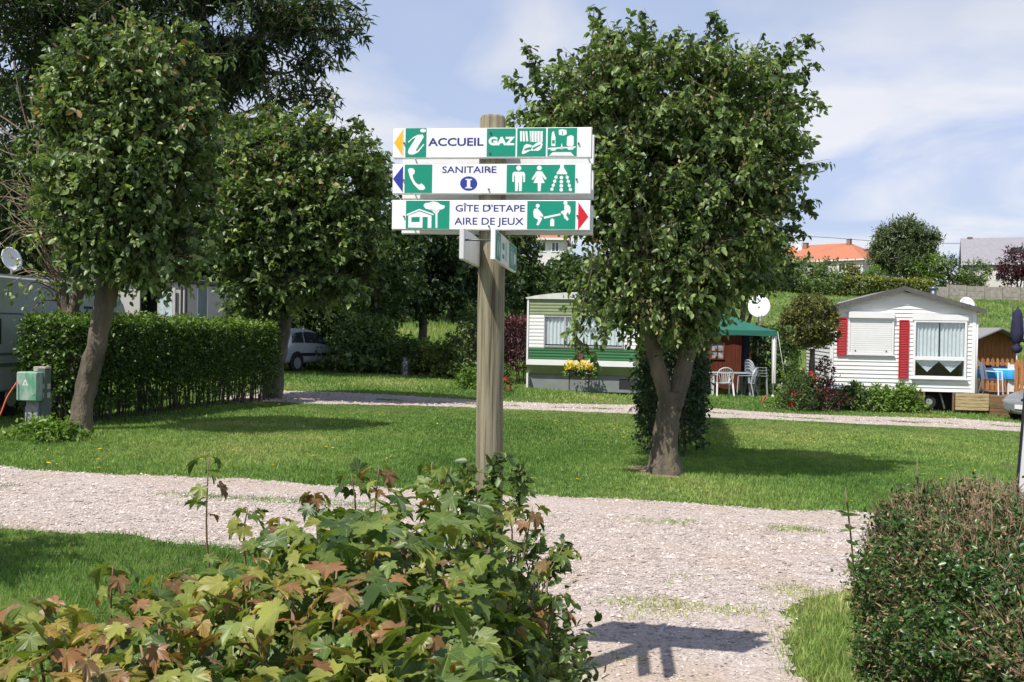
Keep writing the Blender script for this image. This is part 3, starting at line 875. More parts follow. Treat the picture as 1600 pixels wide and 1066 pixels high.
# ------------------------------------------------------------------ foliage materials
def fol(name, dark, mid, light, **k):
    return leaf_mat(name, [(0.0, dark), (0.5, mid), (1.0, light)], **k)
F_tree = fol('leaf_elm', (0.032, 0.06, 0.018), (0.105, 0.17, 0.045), (0.30, 0.38, 0.14), rough=0.42, trans=0.33, spec=0.45)
F_hang = fol('leaf_seed', (0.18, 0.17, 0.07), (0.30, 0.26, 0.12), (0.42, 0.36, 0.18), trans=0.3)
F_lime = leaf_mat('leaf_maple_tree', [(0.0, (0.032, 0.06, 0.018)), (0.5, (0.105, 0.17, 0.045)), (0.93, (0.29, 0.36, 0.13)), (1.0, (0.28, 0.18, 0.08))], rough=0.42, trans=0.28, spec=0.45)
F_ash = fol('leaf_ash', (0.022, 0.045, 0.018), (0.042, 0.075, 0.026), (0.075, 0.115, 0.04), trans=0.25)
F_back = fol('leaf_back', (0.028, 0.055, 0.018), (0.065, 0.11, 0.03), (0.12, 0.17, 0.045), trans=0.25)
F_willow = fol('leaf_willow', (0.055, 0.085, 0.035), (0.10, 0.135, 0.055), (0.16, 0.20, 0.09), trans=0.2)
F_bright = fol('leaf_bright', (0.07, 0.13, 0.02), (0.13, 0.22, 0.035), (0.22, 0.32, 0.06), trans=0.3)
F_privet = fol('leaf_privet', (0.028, 0.065, 0.014), (0.075, 0.14, 0.022), (0.19, 0.28, 0.05), rough=0.4, trans=0.25, spec=0.4)
F_cyp = fol('leaf_gold', (0.06, 0.09, 0.02), (0.14, 0.17, 0.03), (0.28, 0.27, 0.05), trans=0.2)
F_purple = fol('leaf_purple', (0.03, 0.010, 0.014), (0.075, 0.018, 0.028), (0.15, 0.05, 0.05), trans=0.25)
F_ball = leaf_mat('leaf_ball', [(0.0, (0.04, 0.06, 0.015)), (0.5, (0.11, 0.13, 0.03)), (0.85, (0.20, 0.20, 0.05)), (1.0, (0.26, 0.15, 0.05))], trans=0.25)
F_dry = fol('leaf_dry', (0.14, 0.10, 0.055), (0.27, 0.19, 0.105), (0.42, 0.33, 0.19), trans=0.15)

def seg_path(pts, n=6, wig=0.0):
    """smooth path through points (Catmull-Rom)"""
    P_ = [Vector(p) for p in pts]
    P_ = [P_[0] * 2 - P_[1]] + P_ + [P_[-1] * 2 - P_[-2]]
    out = []
    for i in range(1, len(P_) - 2):
        for k in range(n):
            t = k / n; a, b_, c, d = P_[i - 1:i + 3]
            q = 0.5 * ((2 * b_) + (c - a) * t + (2 * a - 5 * b_ + 4 * c - d) * t * t + (3 * b_ - a - 3 * c + d) * t ** 3)
            if wig: q = q + Vector((random.uniform(-wig, wig), random.uniform(-wig, wig), 0))
            out.append(q)
    out.append(P_[-2])
    return out

def limb(mb, pts, r0, r1, n=9, seg=5, wig=0.0, knob=0.035, rad=None):
    p = seg_path(pts, seg, wig)
    m_ = len(p)
    if rad is None: rr = [r0 + (r1 - r0) * (i / (m_ - 1)) for i in range(m_)]
    else: rr = list(np.interp(np.linspace(0, 1, m_), np.linspace(0, 1, len(rad)), rad))
    rr = [r * (1 + knob * math.sin(i * 2.3 + r0 * 50)) for i, r in enumerate(rr)]
    o = len(mb.v)
    mb.tube(p, rr, n)
    # fluted, uneven bark outline
    for i in range(m_):
        c = Vector(p[i])
        for k in range(n):
            q = Vector(mb.v[o + i * n + k]); d = q - c
            mb.v[o + i * n + k] = tuple(c + d * (1 + 0.10 * math.sin(k * 2.1 + i * 0.5) + 0.06 * math.sin(k * 5 + i * 1.7)))
    return p

def crown(root, m, lobes, nsh, nl, size, L=0.45, droop=0.3, shell=0.5, tpl=LEAF4, cull=0.0, cs=1.5, seed=1, upn=0.8, tintf=None, extra=None, name='crown', twig=True, up=0.35, tw_r=0.006, wisp=0):
    """leafy crown in world coordinates, parented to root (at its base)"""
    P, out = lobes_sample(lobes, nsh, shell, seed, cull, cs)
    D = norm(out * 0.9 + np.array([0, 0, up]) + rng.normal(size=P.shape) * 0.45)
    if wisp:
        Pw, ow = lobes_sample(lobes, wisp * 3, 0.02, seed + 50)
        q = np.argsort(-(ow[:, 2] + rng.uniform(-.9, .9, len(ow))))[:wisp]; Pw, ow = Pw[q], ow[q]
        dw = norm(ow + np.array([0, 0, .5]) + rng.normal(size=ow.shape) * .35)
        for st_ in (.0, .35, .7):
            P = np.vstack([P, Pw + dw * (L * st_)]); D = np.vstack([D, norm(dw + rng.normal(size=dw.shape) * .35)])
    Ls = L * rng.uniform(0.6, 1.4, len(P))
    if extra is not None:
        P = np.vstack([P, extra[0]]); D = np.vstack([D, norm(extra[1])]); Ls = np.concatenate([Ls, extra[2]])
    B = P - D * Ls[:, None] * 0.5
    LP, LD, LN, LS, idx = shoot_leaves(B, D, Ls, nl, size, droop, upn)
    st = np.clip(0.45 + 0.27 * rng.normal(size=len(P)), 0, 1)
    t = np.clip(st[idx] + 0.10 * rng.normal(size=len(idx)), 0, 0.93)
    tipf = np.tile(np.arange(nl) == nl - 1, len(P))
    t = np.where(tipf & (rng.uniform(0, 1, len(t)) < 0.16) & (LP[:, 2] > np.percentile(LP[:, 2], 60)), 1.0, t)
    o = np.array(root.location)
    leaves(name, LP - o, LD, LN, LS, t, m, root, tpl)
    if twig:
        twigs('twigs', B - o, B + D * Ls[:, None] * 0.85 - o, tw_r, M_twig, root)
    return P

def sprays(paths, step, Lr, spread=0.10):
    """extra shoots along explicit outlying branches; returns points, dirs, lengths"""
    Ps, Ds, Ls = [], [], []
    for pts in paths:
        p = seg_path(pts, 8)
        for a, b_ in zip(p[:-1], p[1:]):
            n = max(1, int((b_ - a).length / step))
            for k in range(n):
                q = a.lerp(b_, (k + random.random()) / n)
                d = (b_ - a).normalized() * 0.7 + Vector(rand_dirs(1)[0]) * 0.8
                Ps.append(q + Vector(rand_dirs(1)[0]) * spread); Ds.append(d); Ls.append(Lr * random.uniform(.6, 1.3))
    return np.array([tuple(p) for p in Ps]), np.array([tuple(d) for d in Ds]), np.array(Ls)

def lobe(px, py, Z, rx, ry, rz):
    c = W(px, py, Z); return (c.x, c.y, c.z, rx, ry, rz)

# ------------------------------------------------------------------ right tree (pollard with a forked trunk)
TZ = 12.6
tb = Gp(1038, TZ)
rt = thing('pollard_tree', 'dense green pollarded tree with a short forked trunk in the middle of the lawn', 'tree', tb)
s_ = TZ / FPX
mb = MB()
base = tb
def rel(px, py, Z, root): return W(px, py, Z) - root.location
r0 = lambda px, py, Z: rel(px, py, Z, rt)
foot = r0(1038, 748, TZ)
limb(mb, [foot + Vector((0, 0, -.15)), r0(1039, 700, TZ), r0(1044, 650, TZ), r0(1050, 612, TZ)], 0, 0, 14, 7, rad=[0.27, 0.185, 0.15, 0.14, 0.15])
limb(mb, [r0(1046, 640, TZ), r0(1030, 580, TZ - .05), r0(1012, 510, TZ - .1), r0(985, 400, TZ - .2), r0(940, 240, TZ - .3), r0(925, 90, TZ)], 0, 0, 11, 6, rad=[0.095, 0.10, 0.09, 0.07, 0.05, 0.02])
limb(mb, [r0(1052, 640, TZ), r0(1068, 580, TZ), r0(1082, 520, TZ + .05), r0(1100, 420, TZ + .1), r0(1120, 260, TZ + .2), r0(1125, 100, TZ)], 0, 0, 11, 6, rad=[0.10, 0.11, 0.10, 0.08, 0.05, 0.02])
limb(mb, [r0(1078, 530, TZ), r0(1050, 470, TZ + .1), r0(1035, 380, TZ + .3), r0(1030, 220, TZ + .2)], 0, 0, 9, 6, rad=[0.07, 0.07, 0.06, 0.03])
limb(mb, [r0(1012, 500, TZ), r0(1010, 430, TZ - .4), r0(1000, 330, TZ - .8)], 0, 0, 8, 5, rad=[0.08, 0.06, 0.03])
limb(mb, [r0(1090, 480, TZ), r0(1150, 400, TZ - .2), r0(1200, 300, TZ)], 0, 0, 8, 5, rad=[0.08, 0.06, 0.03])
sp = [[r0(920, 120, TZ), r0(925, 60, TZ), r0(928, 12, TZ)], [r0(1085, 110, TZ), r0(1120, 60, TZ), r0(1118, 20, TZ)],
      [r0(1190, 140, TZ), r0(1230, 90, TZ), r0(1268, 62, TZ)], [r0(1200, 190, TZ), r0(1245, 165, TZ), r0(1282, 155, TZ)],
      [r0(1190, 130, TZ), r0(1235, 118, TZ), r0(1272, 110, TZ)],
      [r0(880, 170, TZ), r0(840, 170, TZ), r0(798, 188, TZ)], [r0(870, 130, TZ), r0(840, 110, TZ), r0(822, 70, TZ)], [r0(870, 150, TZ), r0(825, 140, TZ), r0(796, 125, TZ)],
      [r0(1190, 320, TZ), r0(1240, 325, TZ), r0(1268, 318, TZ)], [r0(1190, 250, TZ), r0(1235, 240, TZ), r0(1268, 215, TZ)], [r0(1180, 380, TZ), r0(1220, 365, TZ), r0(1250, 352, TZ)],
      [r0(1010, 90, TZ), r0(1000, 60, TZ), r0(1002, 40, TZ)], [r0(960, 110, TZ), r0(955, 70, TZ), r0(968, 48, TZ)],
      [r0(930, 400, TZ - .7), r0(915, 460, TZ - .7), r0(900, 520, TZ - .7), r0(925, 560, TZ - .7)], [r0(1000, 420, TZ - .8), r0(960, 470, TZ - .8), r0(935, 530, TZ - .8)]]
for p_ in sp: limb(mb, p_, 0.012, 0.004, 5, 4)
mb.obj('trunk', M_bark, rt)
o3 = rt.location
ex = sprays([[q + o3 for q in p_] for p_ in sp], 0.045, 0.20, 0.07)
RT = [lobe(945, 150, TZ, .62, .8, .75), lobe(1040, 150, TZ, .8, .95, .72), lobe(1145, 165, TZ, .72, .9, .78), lobe(1180, 240, TZ, .52, .8, .72),
      lobe(1000, 290, TZ, .78, 1.0, 1.0), lobe(1110, 300, TZ, .95, 1.05, 1.1), lobe(970, 390, TZ, .50, .8, .65), lobe(1060, 400, TZ, .75, .95, .75),
      lobe(1140, 390, TZ, .48, .8, .52), lobe(1080, 450, TZ, .60, .75, .42), lobe(1000, 440, TZ, .5, .7, .42), lobe(880, 190, TZ, .38, .5, .38), lobe(1080, 490, TZ + .2, .28, .5, .26), lobe(950, 300, TZ, .5, .7, .6), lobe(1000, 480, TZ, .42, .6, .30), lobe(1070, 490, TZ - .3, .36, .5, .28), lobe(940, 460, TZ - .2, .30, .5, .35), lobe(1050, 470, TZ - .6, .5, .35, .3)]
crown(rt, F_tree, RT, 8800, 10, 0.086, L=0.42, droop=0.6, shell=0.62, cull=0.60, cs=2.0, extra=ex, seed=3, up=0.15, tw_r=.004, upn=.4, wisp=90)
# hanging seed clusters
P, out = lobes_sample(RT[:8] + RT[-4:], 620, 0.04, 5, 0.0)
P = P[P[:, 1] < TZ - .35]; P = P[np.array([mnoise.noise(Vector((q[0] * 2, q[2] * 2, 3.0))) for q in P]) > -.05]
LPs = np.repeat(P, 9, 0) + rng.normal(size=(len(P) * 9, 3)) * 0.02 - np.stack([0 * np.arange(len(P) * 9), 0 * np.arange(len(P) * 9), np.tile(np.arange(9) * 0.03, len(P))], -1)
leaves('seed_clusters', LPs - np.array(o3), np.tile([0, 0, -1.0], (len(LPs), 1)) + rng.normal(size=LPs.shape) * .35, rand_dirs(len(LPs)), np.full(len(LPs), .055), rng.uniform(0, 1, len(LPs)), F_hang, rt, LEAF2)

# ------------------------------------------------------------------ left front tree
AZ = 14.5
ab = Gp(124, AZ)
ta = thing('pollard_tree', 'tall leafy pollarded tree with leaning curved trunk beside the green cabinet', 'tree', ab)
r1_ = lambda px, py, Z: rel(px, py, Z, ta)
mb = MB()
limb(mb, [r1_(120, 690, AZ), r1_(128, 640, AZ), r1_(140, 580, AZ), r1_(155, 520, AZ), r1_(168, 450, AZ), r1_(178, 380, AZ)], 0, 0, 13, 6, rad=[0.20, 0.15, 0.14, 0.14, 0.145, 0.15])
for q, rr in (([(175, 400), (150, 320), (120, 220), (100, 120)], [.12, .08, .05, .02]), ([(178, 400), (200, 300), (215, 180), (210, 60)], [.13, .1, .06, .02]),
              ([(180, 390), (230, 320), (280, 230), (300, 130)], [.12, .08, .05, .02])):
    limb(mb, [r1_(x, y, AZ + .1 * i) for i, (x, y) in enumerate(q)], 0, 0, 9, 5, rad=rr)
mb.obj('trunk', M_bark, ta)
spA = [[W(85, 200, AZ), W(70, 170, AZ), W(62, 125, AZ)], [W(105, 90, AZ), W(100, 65, AZ), W(110, 50, AZ)], [W(200, 80, AZ), W(205, 45, AZ), W(200, 22, AZ)],
       [W(270, 90, AZ), W(280, 50, AZ), W(280, 30, AZ)], [W(290, 100, AZ), W(300, 70, AZ), W(302, 42, AZ)], [W(150, 80, AZ), W(145, 50, AZ), W(140, 38, AZ)],
       [W(230, 80, AZ), W(232, 50, AZ), W(230, 35, AZ)], [W(300, 160, AZ), W(320, 130, AZ), W(330, 105, AZ)], [W(60, 260, AZ), W(40, 230, AZ), W(45, 205, AZ)]]
exA = sprays(spA, 0.06, 0.22, 0.08)
LA = [lobe(185, 130, AZ, .88, .9, .75), lobe(255, 150, AZ, .68, .8, .85), lobe(140, 185, AZ, .45, .8, .85), lobe(205, 260, AZ, 1.05, 1.1, 1.0), lobe(130, 290, AZ, .48, .8, .8),
      lobe(270, 270, AZ, .58, .8, .8), lobe(240, 370, AZ, .85, .9, .65), lobe(150, 390, AZ, .55, .7, .5), lobe(195, 330, AZ, .9, .9, .8)]
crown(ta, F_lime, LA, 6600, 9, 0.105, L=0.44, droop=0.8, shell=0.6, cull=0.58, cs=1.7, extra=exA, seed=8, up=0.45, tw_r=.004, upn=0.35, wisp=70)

# ------------------------------------------------------------------ half bare tree at the left hedge end
BZ = 15.6
bb = Gp(128, BZ)
tbare = thing('bare_tree', 'thin half-bare tree with dry branches growing out of the hedge end', 'tree', bb)
r2_ = lambda px, py, Z: rel(px, py, Z, tbare)
mb = MB()
limb(mb, [r2_(128, 660, BZ), r2_(118, 560, BZ), r2_(102, 490, BZ), r2_(92, 420, BZ), r2_(86, 330, BZ), r2_(60, 220, BZ), r2_(50, 150, BZ)], 0, 0, 9, 6, rad=[.13, .12, .11, .08, .05, .03, .012])
limb(mb, [r2_(108, 500, BZ), r2_(125, 450, BZ), r2_(148, 400, BZ), r2_(160, 330, BZ)], 0, 0, 8, 5, rad=[.10, .09, .05, .02])
mb.obj('trunk', M_bark, tbare)
mb = MB()
random.seed(11)
starts = [(92, 440), (88, 400), (86, 360), (84, 330), (76, 300), (100, 470), (60, 240), (90, 420), (80, 310), (86, 350)]
tips = []
for i, (x, y) in enumerate(starts * 7):
    a = R(random.uniform(115, 200)) if i % 4 else R(random.uniform(60, 110))
    L_ = random.uniform(60, 150)
    p0 = (x + random.uniform(-4, 4), y + random.uniform(-20, 20))
    dz = random.uniform(-.8, .5)
    p1 = (p0[0] + math.cos(a) * L_ * .5, p0[1] - math.sin(a) * L_ * .5 - 10)
    p2 = (p0[0] + math.cos(a) * L_ * .85, p0[1] - math.sin(a) * L_ - 25 + random.uniform(-10, 50))
    limb(mb, [r2_(*p0, BZ), r2_(*p1, BZ + dz * .5), r2_(*p2, BZ + dz)], 0.016, 0.004, 4, 4, wig=0.01)
    tips.append(W(*p2, BZ + dz)); tips.append(W(*p1, BZ + dz * .5))
mb.obj('branches', M_twig, tbare)
Tp = np.array([tuple(p) for p in tips]); Tp = Tp[Tp[:, 0] > W(55, 400, BZ).x]; Tp = np.repeat(Tp, 2, 0); Tp = Tp + rng.normal(size=Tp.shape) * .16
P2, _o = lobes_sample([lobe(85, 330, BZ, .28, .5, .7), lobe(110, 430, BZ, .30, .4, .35)], 50, .9, 2)
Pp = np.vstack([Tp, P2])
LP, LD, LN, LS, ix = shoot_leaves(Pp, rand_dirs(len(Pp)), np.full(len(Pp), .2), 4, .085, .6, .5)
leaves('crown', LP - np.array(bb), LD, LN, LS, rng.uniform(.3, .95, len(LP)), F_lime, tbare, LEAF4)

# ------------------------------------------------------------------ second lawn tree on the left
CZ_ = 21.6
cb = Gp(424, CZ_)
tc_ = thing('pollard_tree', 'round leafy pollarded tree at the far end of the long left hedge', 'tree', cb)
r3_ = lambda px, py, Z: rel(px, py, Z, tc_)
mb = MB()
limb(mb, [r3_(424, 640, CZ_), r3_(430, 580, CZ_), r3_(440, 520, CZ_), r3_(446, 460, CZ_), r3_(450, 400, CZ_)], 0, 0, 11, 6, rad=[.22, .19, .18, .16, .12])
limb(mb, [r3_(420, 640, CZ_), r3_(415, 560, CZ_), r3_(414, 490, CZ_), r3_(420, 420, CZ_)], 0, 0, 10, 6, rad=[.17, .16, .15, .10])
limb(mb, [r3_(450, 430, CZ_), r3_(500, 330, CZ_), r3_(540, 240, CZ_)], 0, 0, 8, 5, rad=[.12, .08, .03])
limb(mb, [r3_(440, 430, CZ_), r3_(440, 300, CZ_), r3_(430, 200, CZ_)], 0, 0, 8, 5, rad=[.12, .08, .03])
mb.obj('trunk', M_bark_dark, tc_)
spC = [[W(370, 220, CZ_), W(372, 200, CZ_), W(366, 182, CZ_)], [W(400, 210, CZ_), W(412, 190, CZ_), W(414, 172, CZ_)], [W(440, 210, CZ_), W(446, 190, CZ_), W(444, 172, CZ_)],
       [W(480, 210, CZ_), W(492, 195, CZ_), W(494, 176, CZ_)], [W(520, 220, CZ_), W(545, 205, CZ_), W(568, 192, CZ_)], [W(560, 260, CZ_), W(585, 250, CZ_), W(600, 240, CZ_)],
       [W(540, 240, CZ_), W(560, 225, CZ_), W(580, 222, CZ_)], [W(345, 290, CZ_), W(336, 260, CZ_), W(338, 240, CZ_)]]
exC = sprays(spC, 0.07, 0.26, 0.08)
LC = [lobe(400, 250, CZ_, .85, 1.1, .85), lobe(480, 250, CZ_, 1.0, 1.2, .90), lobe(540, 290, CZ_, .85, 1.1, .85), lobe(450, 340, CZ_, 1.5, 1.5, 1.15), lobe(380, 350, CZ_, .75, 1.0, 1.1),
      lobe(540, 370, CZ_, .8, 1.1, .95), lobe(430, 430, CZ_, 1.05, 1.1, .70), lobe(520, 430, CZ_, .9, 1.0, .55), lobe(400, 480, CZ_, .6, .7, .4)]
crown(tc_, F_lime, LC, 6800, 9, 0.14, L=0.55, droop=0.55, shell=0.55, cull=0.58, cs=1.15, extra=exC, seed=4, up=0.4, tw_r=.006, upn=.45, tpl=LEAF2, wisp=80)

# ------------------------------------------------------------------ big dark ash behind, upper left
EZ = 29.0
eb = Gp(150, EZ)
te = thing('ash_tree', 'huge dark feathery tree rising out of the top left corner', 'tree', eb)
r4 = lambda px, py, Z: rel(px, py, Z, te)
mb = MB()
limb(mb, [r4(150, 560, EZ), r4(160, 400, EZ), r4(180, 200, EZ), r4(190, 0, EZ), r4(180, -200, EZ)], 0, 0, 12, 6, rad=[.5, .42, .36, .28, .12])
random.seed(5)
ELs = [([(180, 260), (280, 200), (380, 190), (440, 180)], .14), ([(185, 150), (300, 80), (400, 60), (500, 50), (560, 45)], .15), ([(190, 60), (330, -20), (450, -10), (520, 0)], .14),
       ([(300, 80), (380, 110), (450, 115), (520, 90)], .08), ([(350, 190), (420, 165), (480, 150), (520, 155)], .07), ([(170, 250), (80, 160), (0, 120)], .16), ([(180, 120), (100, 20), (30, -60)], .16),
       ([(280, 200), (340, 225), (400, 200)], .06), ([(400, 60), (450, 20), (500, 10), (545, 15)], .06), ([(400, 65), (440, 85), (490, 105)], .05), ([(190, 0), (260, -100), (360, -120)], .15)]
epath = []
for q, rr in ELs:
    pts_ = [(x, y, EZ + random.uniform(-1.5, 1.5)) for x, y in q]
    limb(mb, [r4(*p) for p in pts_], rr, .02, 7, 5, wig=.03)
    epath.append([W(*p) for p in pts_[1:]])
mb.obj('trunk', M_bark_dark, te)
tipsE = [[W(500, 50, EZ), W(545, 45, EZ), W(572, 42, EZ)], [W(480, 20, EZ), W(530, 10, EZ), W(548, 8, EZ)], [W(470, 80, EZ), W(510, 85, EZ), W(528, 92, EZ)],
         [W(460, 150, EZ), W(500, 150, EZ), W(526, 158, EZ)], [W(470, 100, EZ), W(490, 110, EZ), W(497, 112, EZ)], [W(500, 60, EZ), W(530, 60, EZ), W(545, 68, EZ)]]
exE = sprays(epath + tipsE, 0.10, 0.6, 0.30)
LE = [lobe(60, 60, EZ, 2.6, 3, 2.6), lobe(200, 40, EZ, 2.4, 3, 2.6), lobe(320, 20, EZ, 1.8, 2.4, 1.6), lobe(400, 30, EZ, 1.3, 2, 1.2), lobe(100, 200, EZ, 2.6, 2.6, 2.0), lobe(250, 160, EZ, 2.0, 2.4, 1.5),
      lobe(380, 110, EZ, 1.5, 1.6, .9), lobe(20, 330, EZ, 2.2, 2.2, 2.0), lobe(430, 150, EZ, .9, 1.2, .6), lobe(300, 90, EZ, 1.8, 2, 1.4), lobe(470, 40, EZ, .9, 1.0, .5), lobe(60, -100, EZ, 3, 3, 2), lobe(260, -90, EZ, 3, 3, 1.6), lobe(190, 320, EZ, 2.2, 2.2, 1.8)]
crown(te, F_ash, LE, 11500, 8, 0.30, L=0.8, droop=0.5, shell=0.8, tpl=NARROW, cull=0.8, cs=0.8, extra=exE, seed=9, up=0.1, tw_r=.012)

# ------------------------------------------------------------------ trees of the wooded bank behind
def back_tree(label, px, Z, lobes, n, size, m=F_back, nl=7, L=.8, seed=1, name='broadleaf_tree', rad=.22, cull=.7, group='trees on the wooded bank', base_py=None, top=None, tpl=LEAF2):
    b_ = Gp(px, Z)
    t = thing(name, label, 'tree', b_, group=group)
    mb = MB()
    top_ = max(l[2] + l[5] * .3 for l in lobes) - b_.z
    cx = sum(l[0] for l in lobes) / len(lobes) - b_.x
    limb(mb, [(0, 0, -.3), (cx * .2, 0, top_ * .35), (cx * .7, 0, top_ * .7), (cx, 0, top_)], rad, rad * .2, 8, 4, wig=.04)
    for l in lobes:
        limb(mb, [(cx * .3, 0, top_ * .35), ((l[0] - b_.x) * .6, (l[1] - b_.y) * .6, ((l[2] - b_.z) + top_ * .35) * .5), (l[0] - b_.x, l[1] - b_.y, l[2] - b_.z)], rad * .5, rad * .1, 6, 3, wig=.03)
    mb.obj('trunk', M_bark_dark, t)
    crown(t, m, lobes, int(n * 1.35), nl, size, L=L, droop=.35, shell=.6, tpl=tpl, cull=cull, cs=.8, seed=seed, twig=False)
    return t
BT = [
 ('dark tree filling the gap between the two left pollards', 340, 32, [(345, 330, 32, 1.8, 2, 2.2), (330, 440, 32, 1.8, 2, 1.6), (370, 420, 32, 1.8, 2, 1.6), (290, 380, 32, 1.6, 1.8, 1.6)], 1500, .22, F_ash),
 ('yellowish green tree just left of the signpost boards', 585, 36, [(585, 330, 36, 1.1, 1.6, 1.7), (560, 400, 36, 1.8, 2, 1.9), (600, 420, 36, 1.3, 1.8, 1.9), (575, 275, 36, .6, 1, .7)], 1500, .20, F_back),
 ('dark tree behind the lowest sign boards, left of the post', 660, 42, [(655, 385, 42, 1.6, 2, 1.6), (640, 440, 42, 1.7, 2, 1.5), (680, 430, 42, 1.6, 2, 1.6)], 1500, .24, F_ash),
 ('dark tree right behind the wooden post', 735, 44, [(730, 385, 44, 1.5, 2, 1.5), (750, 440, 44, 1.8, 2, 1.5), (715, 445, 44, 1.4, 2, 1.3)], 1300, .24, F_ash),
 ('dark tree left of the white house on the hill', 800, 50, [(805, 395, 50, 1.2, 2, 1.6), (795, 440, 50, 1.9, 2, 1.3), (822, 445, 50, 1.1, 2, .9)], 1100, .26, F_back),
 ('small tree below the white house on the hill', 870, 56, [(870, 446, 56, 1.7, 2, .9), (835, 455, 56, 1.2, 1.6, .8), (905, 430, 56, 1.5, 2, 1.3)], 900, .26, F_back),
 ('tree behind the shadowed hedge right of the parked white car', 510, 40, [(500, 430, 40, 2.0, 2, 2), (530, 470, 40, 1.8, 2, 1.4), (470, 480, 40, 1.8, 2, 1.4)], 1300, .22, F_ash),
 ('dark tree behind the caravan on the far left edge', 10, 33, [(10, 350, 33, 2.2, 2, 2.4), (60, 400, 33, 2, 2, 1.6), (-30, 420, 33, 2, 2, 2)], 1400, .24, F_ash),
 ('dark tree behind the open white cabin door', 230, 36, [(200, 400, 36, 2.2, 2, 1.6), (260, 400, 36, 2.2, 2, 1.5), (150, 420, 36, 1.8, 2, 1.3)], 1400, .24, F_ash),
 ('tall dark tree deep in the middle of the wooded bank', 700, 60, [(690, 400, 60, 3.0, 3, 2.4), (620, 420, 60, 3.0, 3, 2.4), (760, 410, 60, 3, 3, 2), (830, 450, 60, 2.2, 3, 1.5)], 2200, .32, F_ash),
]
for i, (lab, px, Z, lb, n, sz, m_) in enumerate(BT):
    back_tree(lab, px, Z, [lobe(*q) for q in lb], n, sz, m_, seed=20 + i)
back_tree('leaning tree whose trunk shows behind the green gazebo', 1158, 38, [lobe(1160, 390, 38, 1.6, 1.8, 1.2), lobe(1200, 410, 38, 1.3, 1.5, .9), lobe(1130, 420, 38, 1.3, 1.6, 1.0)], 900, .2, F_back, seed=41, rad=.16)

# ------------------------------------------------------------------ hedges
def hedge(name, label, A, Bp, th, h, n, size, m, wob_=0.06, low=0.25, nl=3, L=.12, stems=60, tpl=LEAF2, over=1.0, group=None, top_bias=.3, tall=None):
    """clipped hedge along the line A->B (its centre line), thickness th, height h"""
    A = np.array([A[0], A[1]]); B_ = np.array([Bp[0], Bp[1]])
    o = Vector((A[0], A[1], g(*A)))
    root = thing(name, label, 'hedge', o, group=group)
    ax = B_ - A; ln = np.linalg.norm(ax); ax = ax / ln; px_ = np.array([ax[1], -ax[0]])
    # faces: two long sides, top, two ends, plus interior
    w = np.array([ln * h, ln * h, ln * th * 1.4, th * h, th * h, ln * h * .5]); w = w / w.sum()
    k = rng.choice(6, size=n, p=w)
    u = rng.uniform(0, 1, n); v = rng.uniform(0, 1, n); q = rng.uniform(-1, 1, n)
    u = np.where(k == 3, 0.0, np.where(k == 4, 1.0, u))
    s = np.where(k == 0, 1.0, np.where(k == 1, -1.0, q))
    z = np.where(k == 2, 1.0, low / h + (1 - low / h) * (v ** .85))
    depth = rng.uniform(0, 1, n) ** 2 * .16
    s = s * (1 - depth / th * 2 * (k < 2)); z = z - (k == 2) * depth * .7 / h
    low_thin = (z < .35) & (rng.uniform(0, 1, n) < .5)
    P = np.stack([A[0] + ax[0] * u * ln + px_[0] * s * th / 2, A[1] + ax[1] * u * ln + px_[1] * s * th / 2, np.zeros(n)], -1)
    bump_ = wob_ * (wob(P[:, 0] * 2, P[:, 1] * 2, 1.2, 1) + .6 * wob(z * 5, P[:, 1] * 3, 1.0, 2))
    P[:, 0] += px_[0] * bump_ * np.sign(s); P[:, 1] += px_[1] * bump_ * np.sign(s)
    P[:, 2] = G(P[:, 0], P[:, 1]) + z * h * (1 + .04 * wob(P[:, 0], P[:, 1], 1.5))
    P = P[~low_thin]; s = s[~low_thin]; k = k[~low_thin]
    D = np.stack([px_[0] * s, px_[1] * s, 0 * s + .25 + 1.0 * (k == 2)], -1)
    D[k == 3] = [-ax[0], -ax[1], .2]; D[k == 4] = [ax[0], ax[1], .2]
    D = norm(D + rng.normal(size=D.shape) * .5)
    LP, LD, LN, LS, ix = shoot_leaves(P, D, np.full(len(P), L) * rng.uniform(.5, 1.5, len(P)), nl, size, .15, .7)
    t = np.clip(.32 + .2 * rng.normal(size=len(P))[ix] + .42 * (k[ix] == 2) + .08 * rng.normal(size=len(ix)), 0, 1)  # paler top: new growth, plus sunlit contrast painted into the leaf tint
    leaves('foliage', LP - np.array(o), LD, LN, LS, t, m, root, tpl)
    # stems
    uu = rng.uniform(0, 1, stems); ss = rng.uniform(-.4, .4, stems)
    a = np.stack([A[0] + ax[0] * uu * ln + px_[0] * ss * th, A[1] + ax[1] * uu * ln + px_[1] * ss * th, 0 * uu], -1)
    a[:, 2] = G(a[:, 0], a[:, 1]) - .03
    b_ = a + np.stack([rng.normal(size=stems) * .12, rng.normal(size=stems) * .12, np.full(stems, h * .85)], -1)
    twigs('stems', a - np.array(o), b_ - np.array(o), .014, M_bark_dark, root)
    return root
hA = Gp(66, 14.9); hB = Gp(405, 20.9)
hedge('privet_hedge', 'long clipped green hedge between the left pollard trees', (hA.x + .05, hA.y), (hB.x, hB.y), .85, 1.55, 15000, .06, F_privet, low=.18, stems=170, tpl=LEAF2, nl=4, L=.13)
hc = Gp(1046, 14.3)
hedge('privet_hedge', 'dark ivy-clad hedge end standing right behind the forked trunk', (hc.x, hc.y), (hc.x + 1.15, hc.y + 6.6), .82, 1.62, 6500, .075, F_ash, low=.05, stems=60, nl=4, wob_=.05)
hg = Gp(1208, 32.5)
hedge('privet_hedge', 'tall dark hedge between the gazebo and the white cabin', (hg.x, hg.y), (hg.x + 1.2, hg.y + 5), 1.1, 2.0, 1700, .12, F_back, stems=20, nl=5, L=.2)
hg = Gp(804, 31.0)
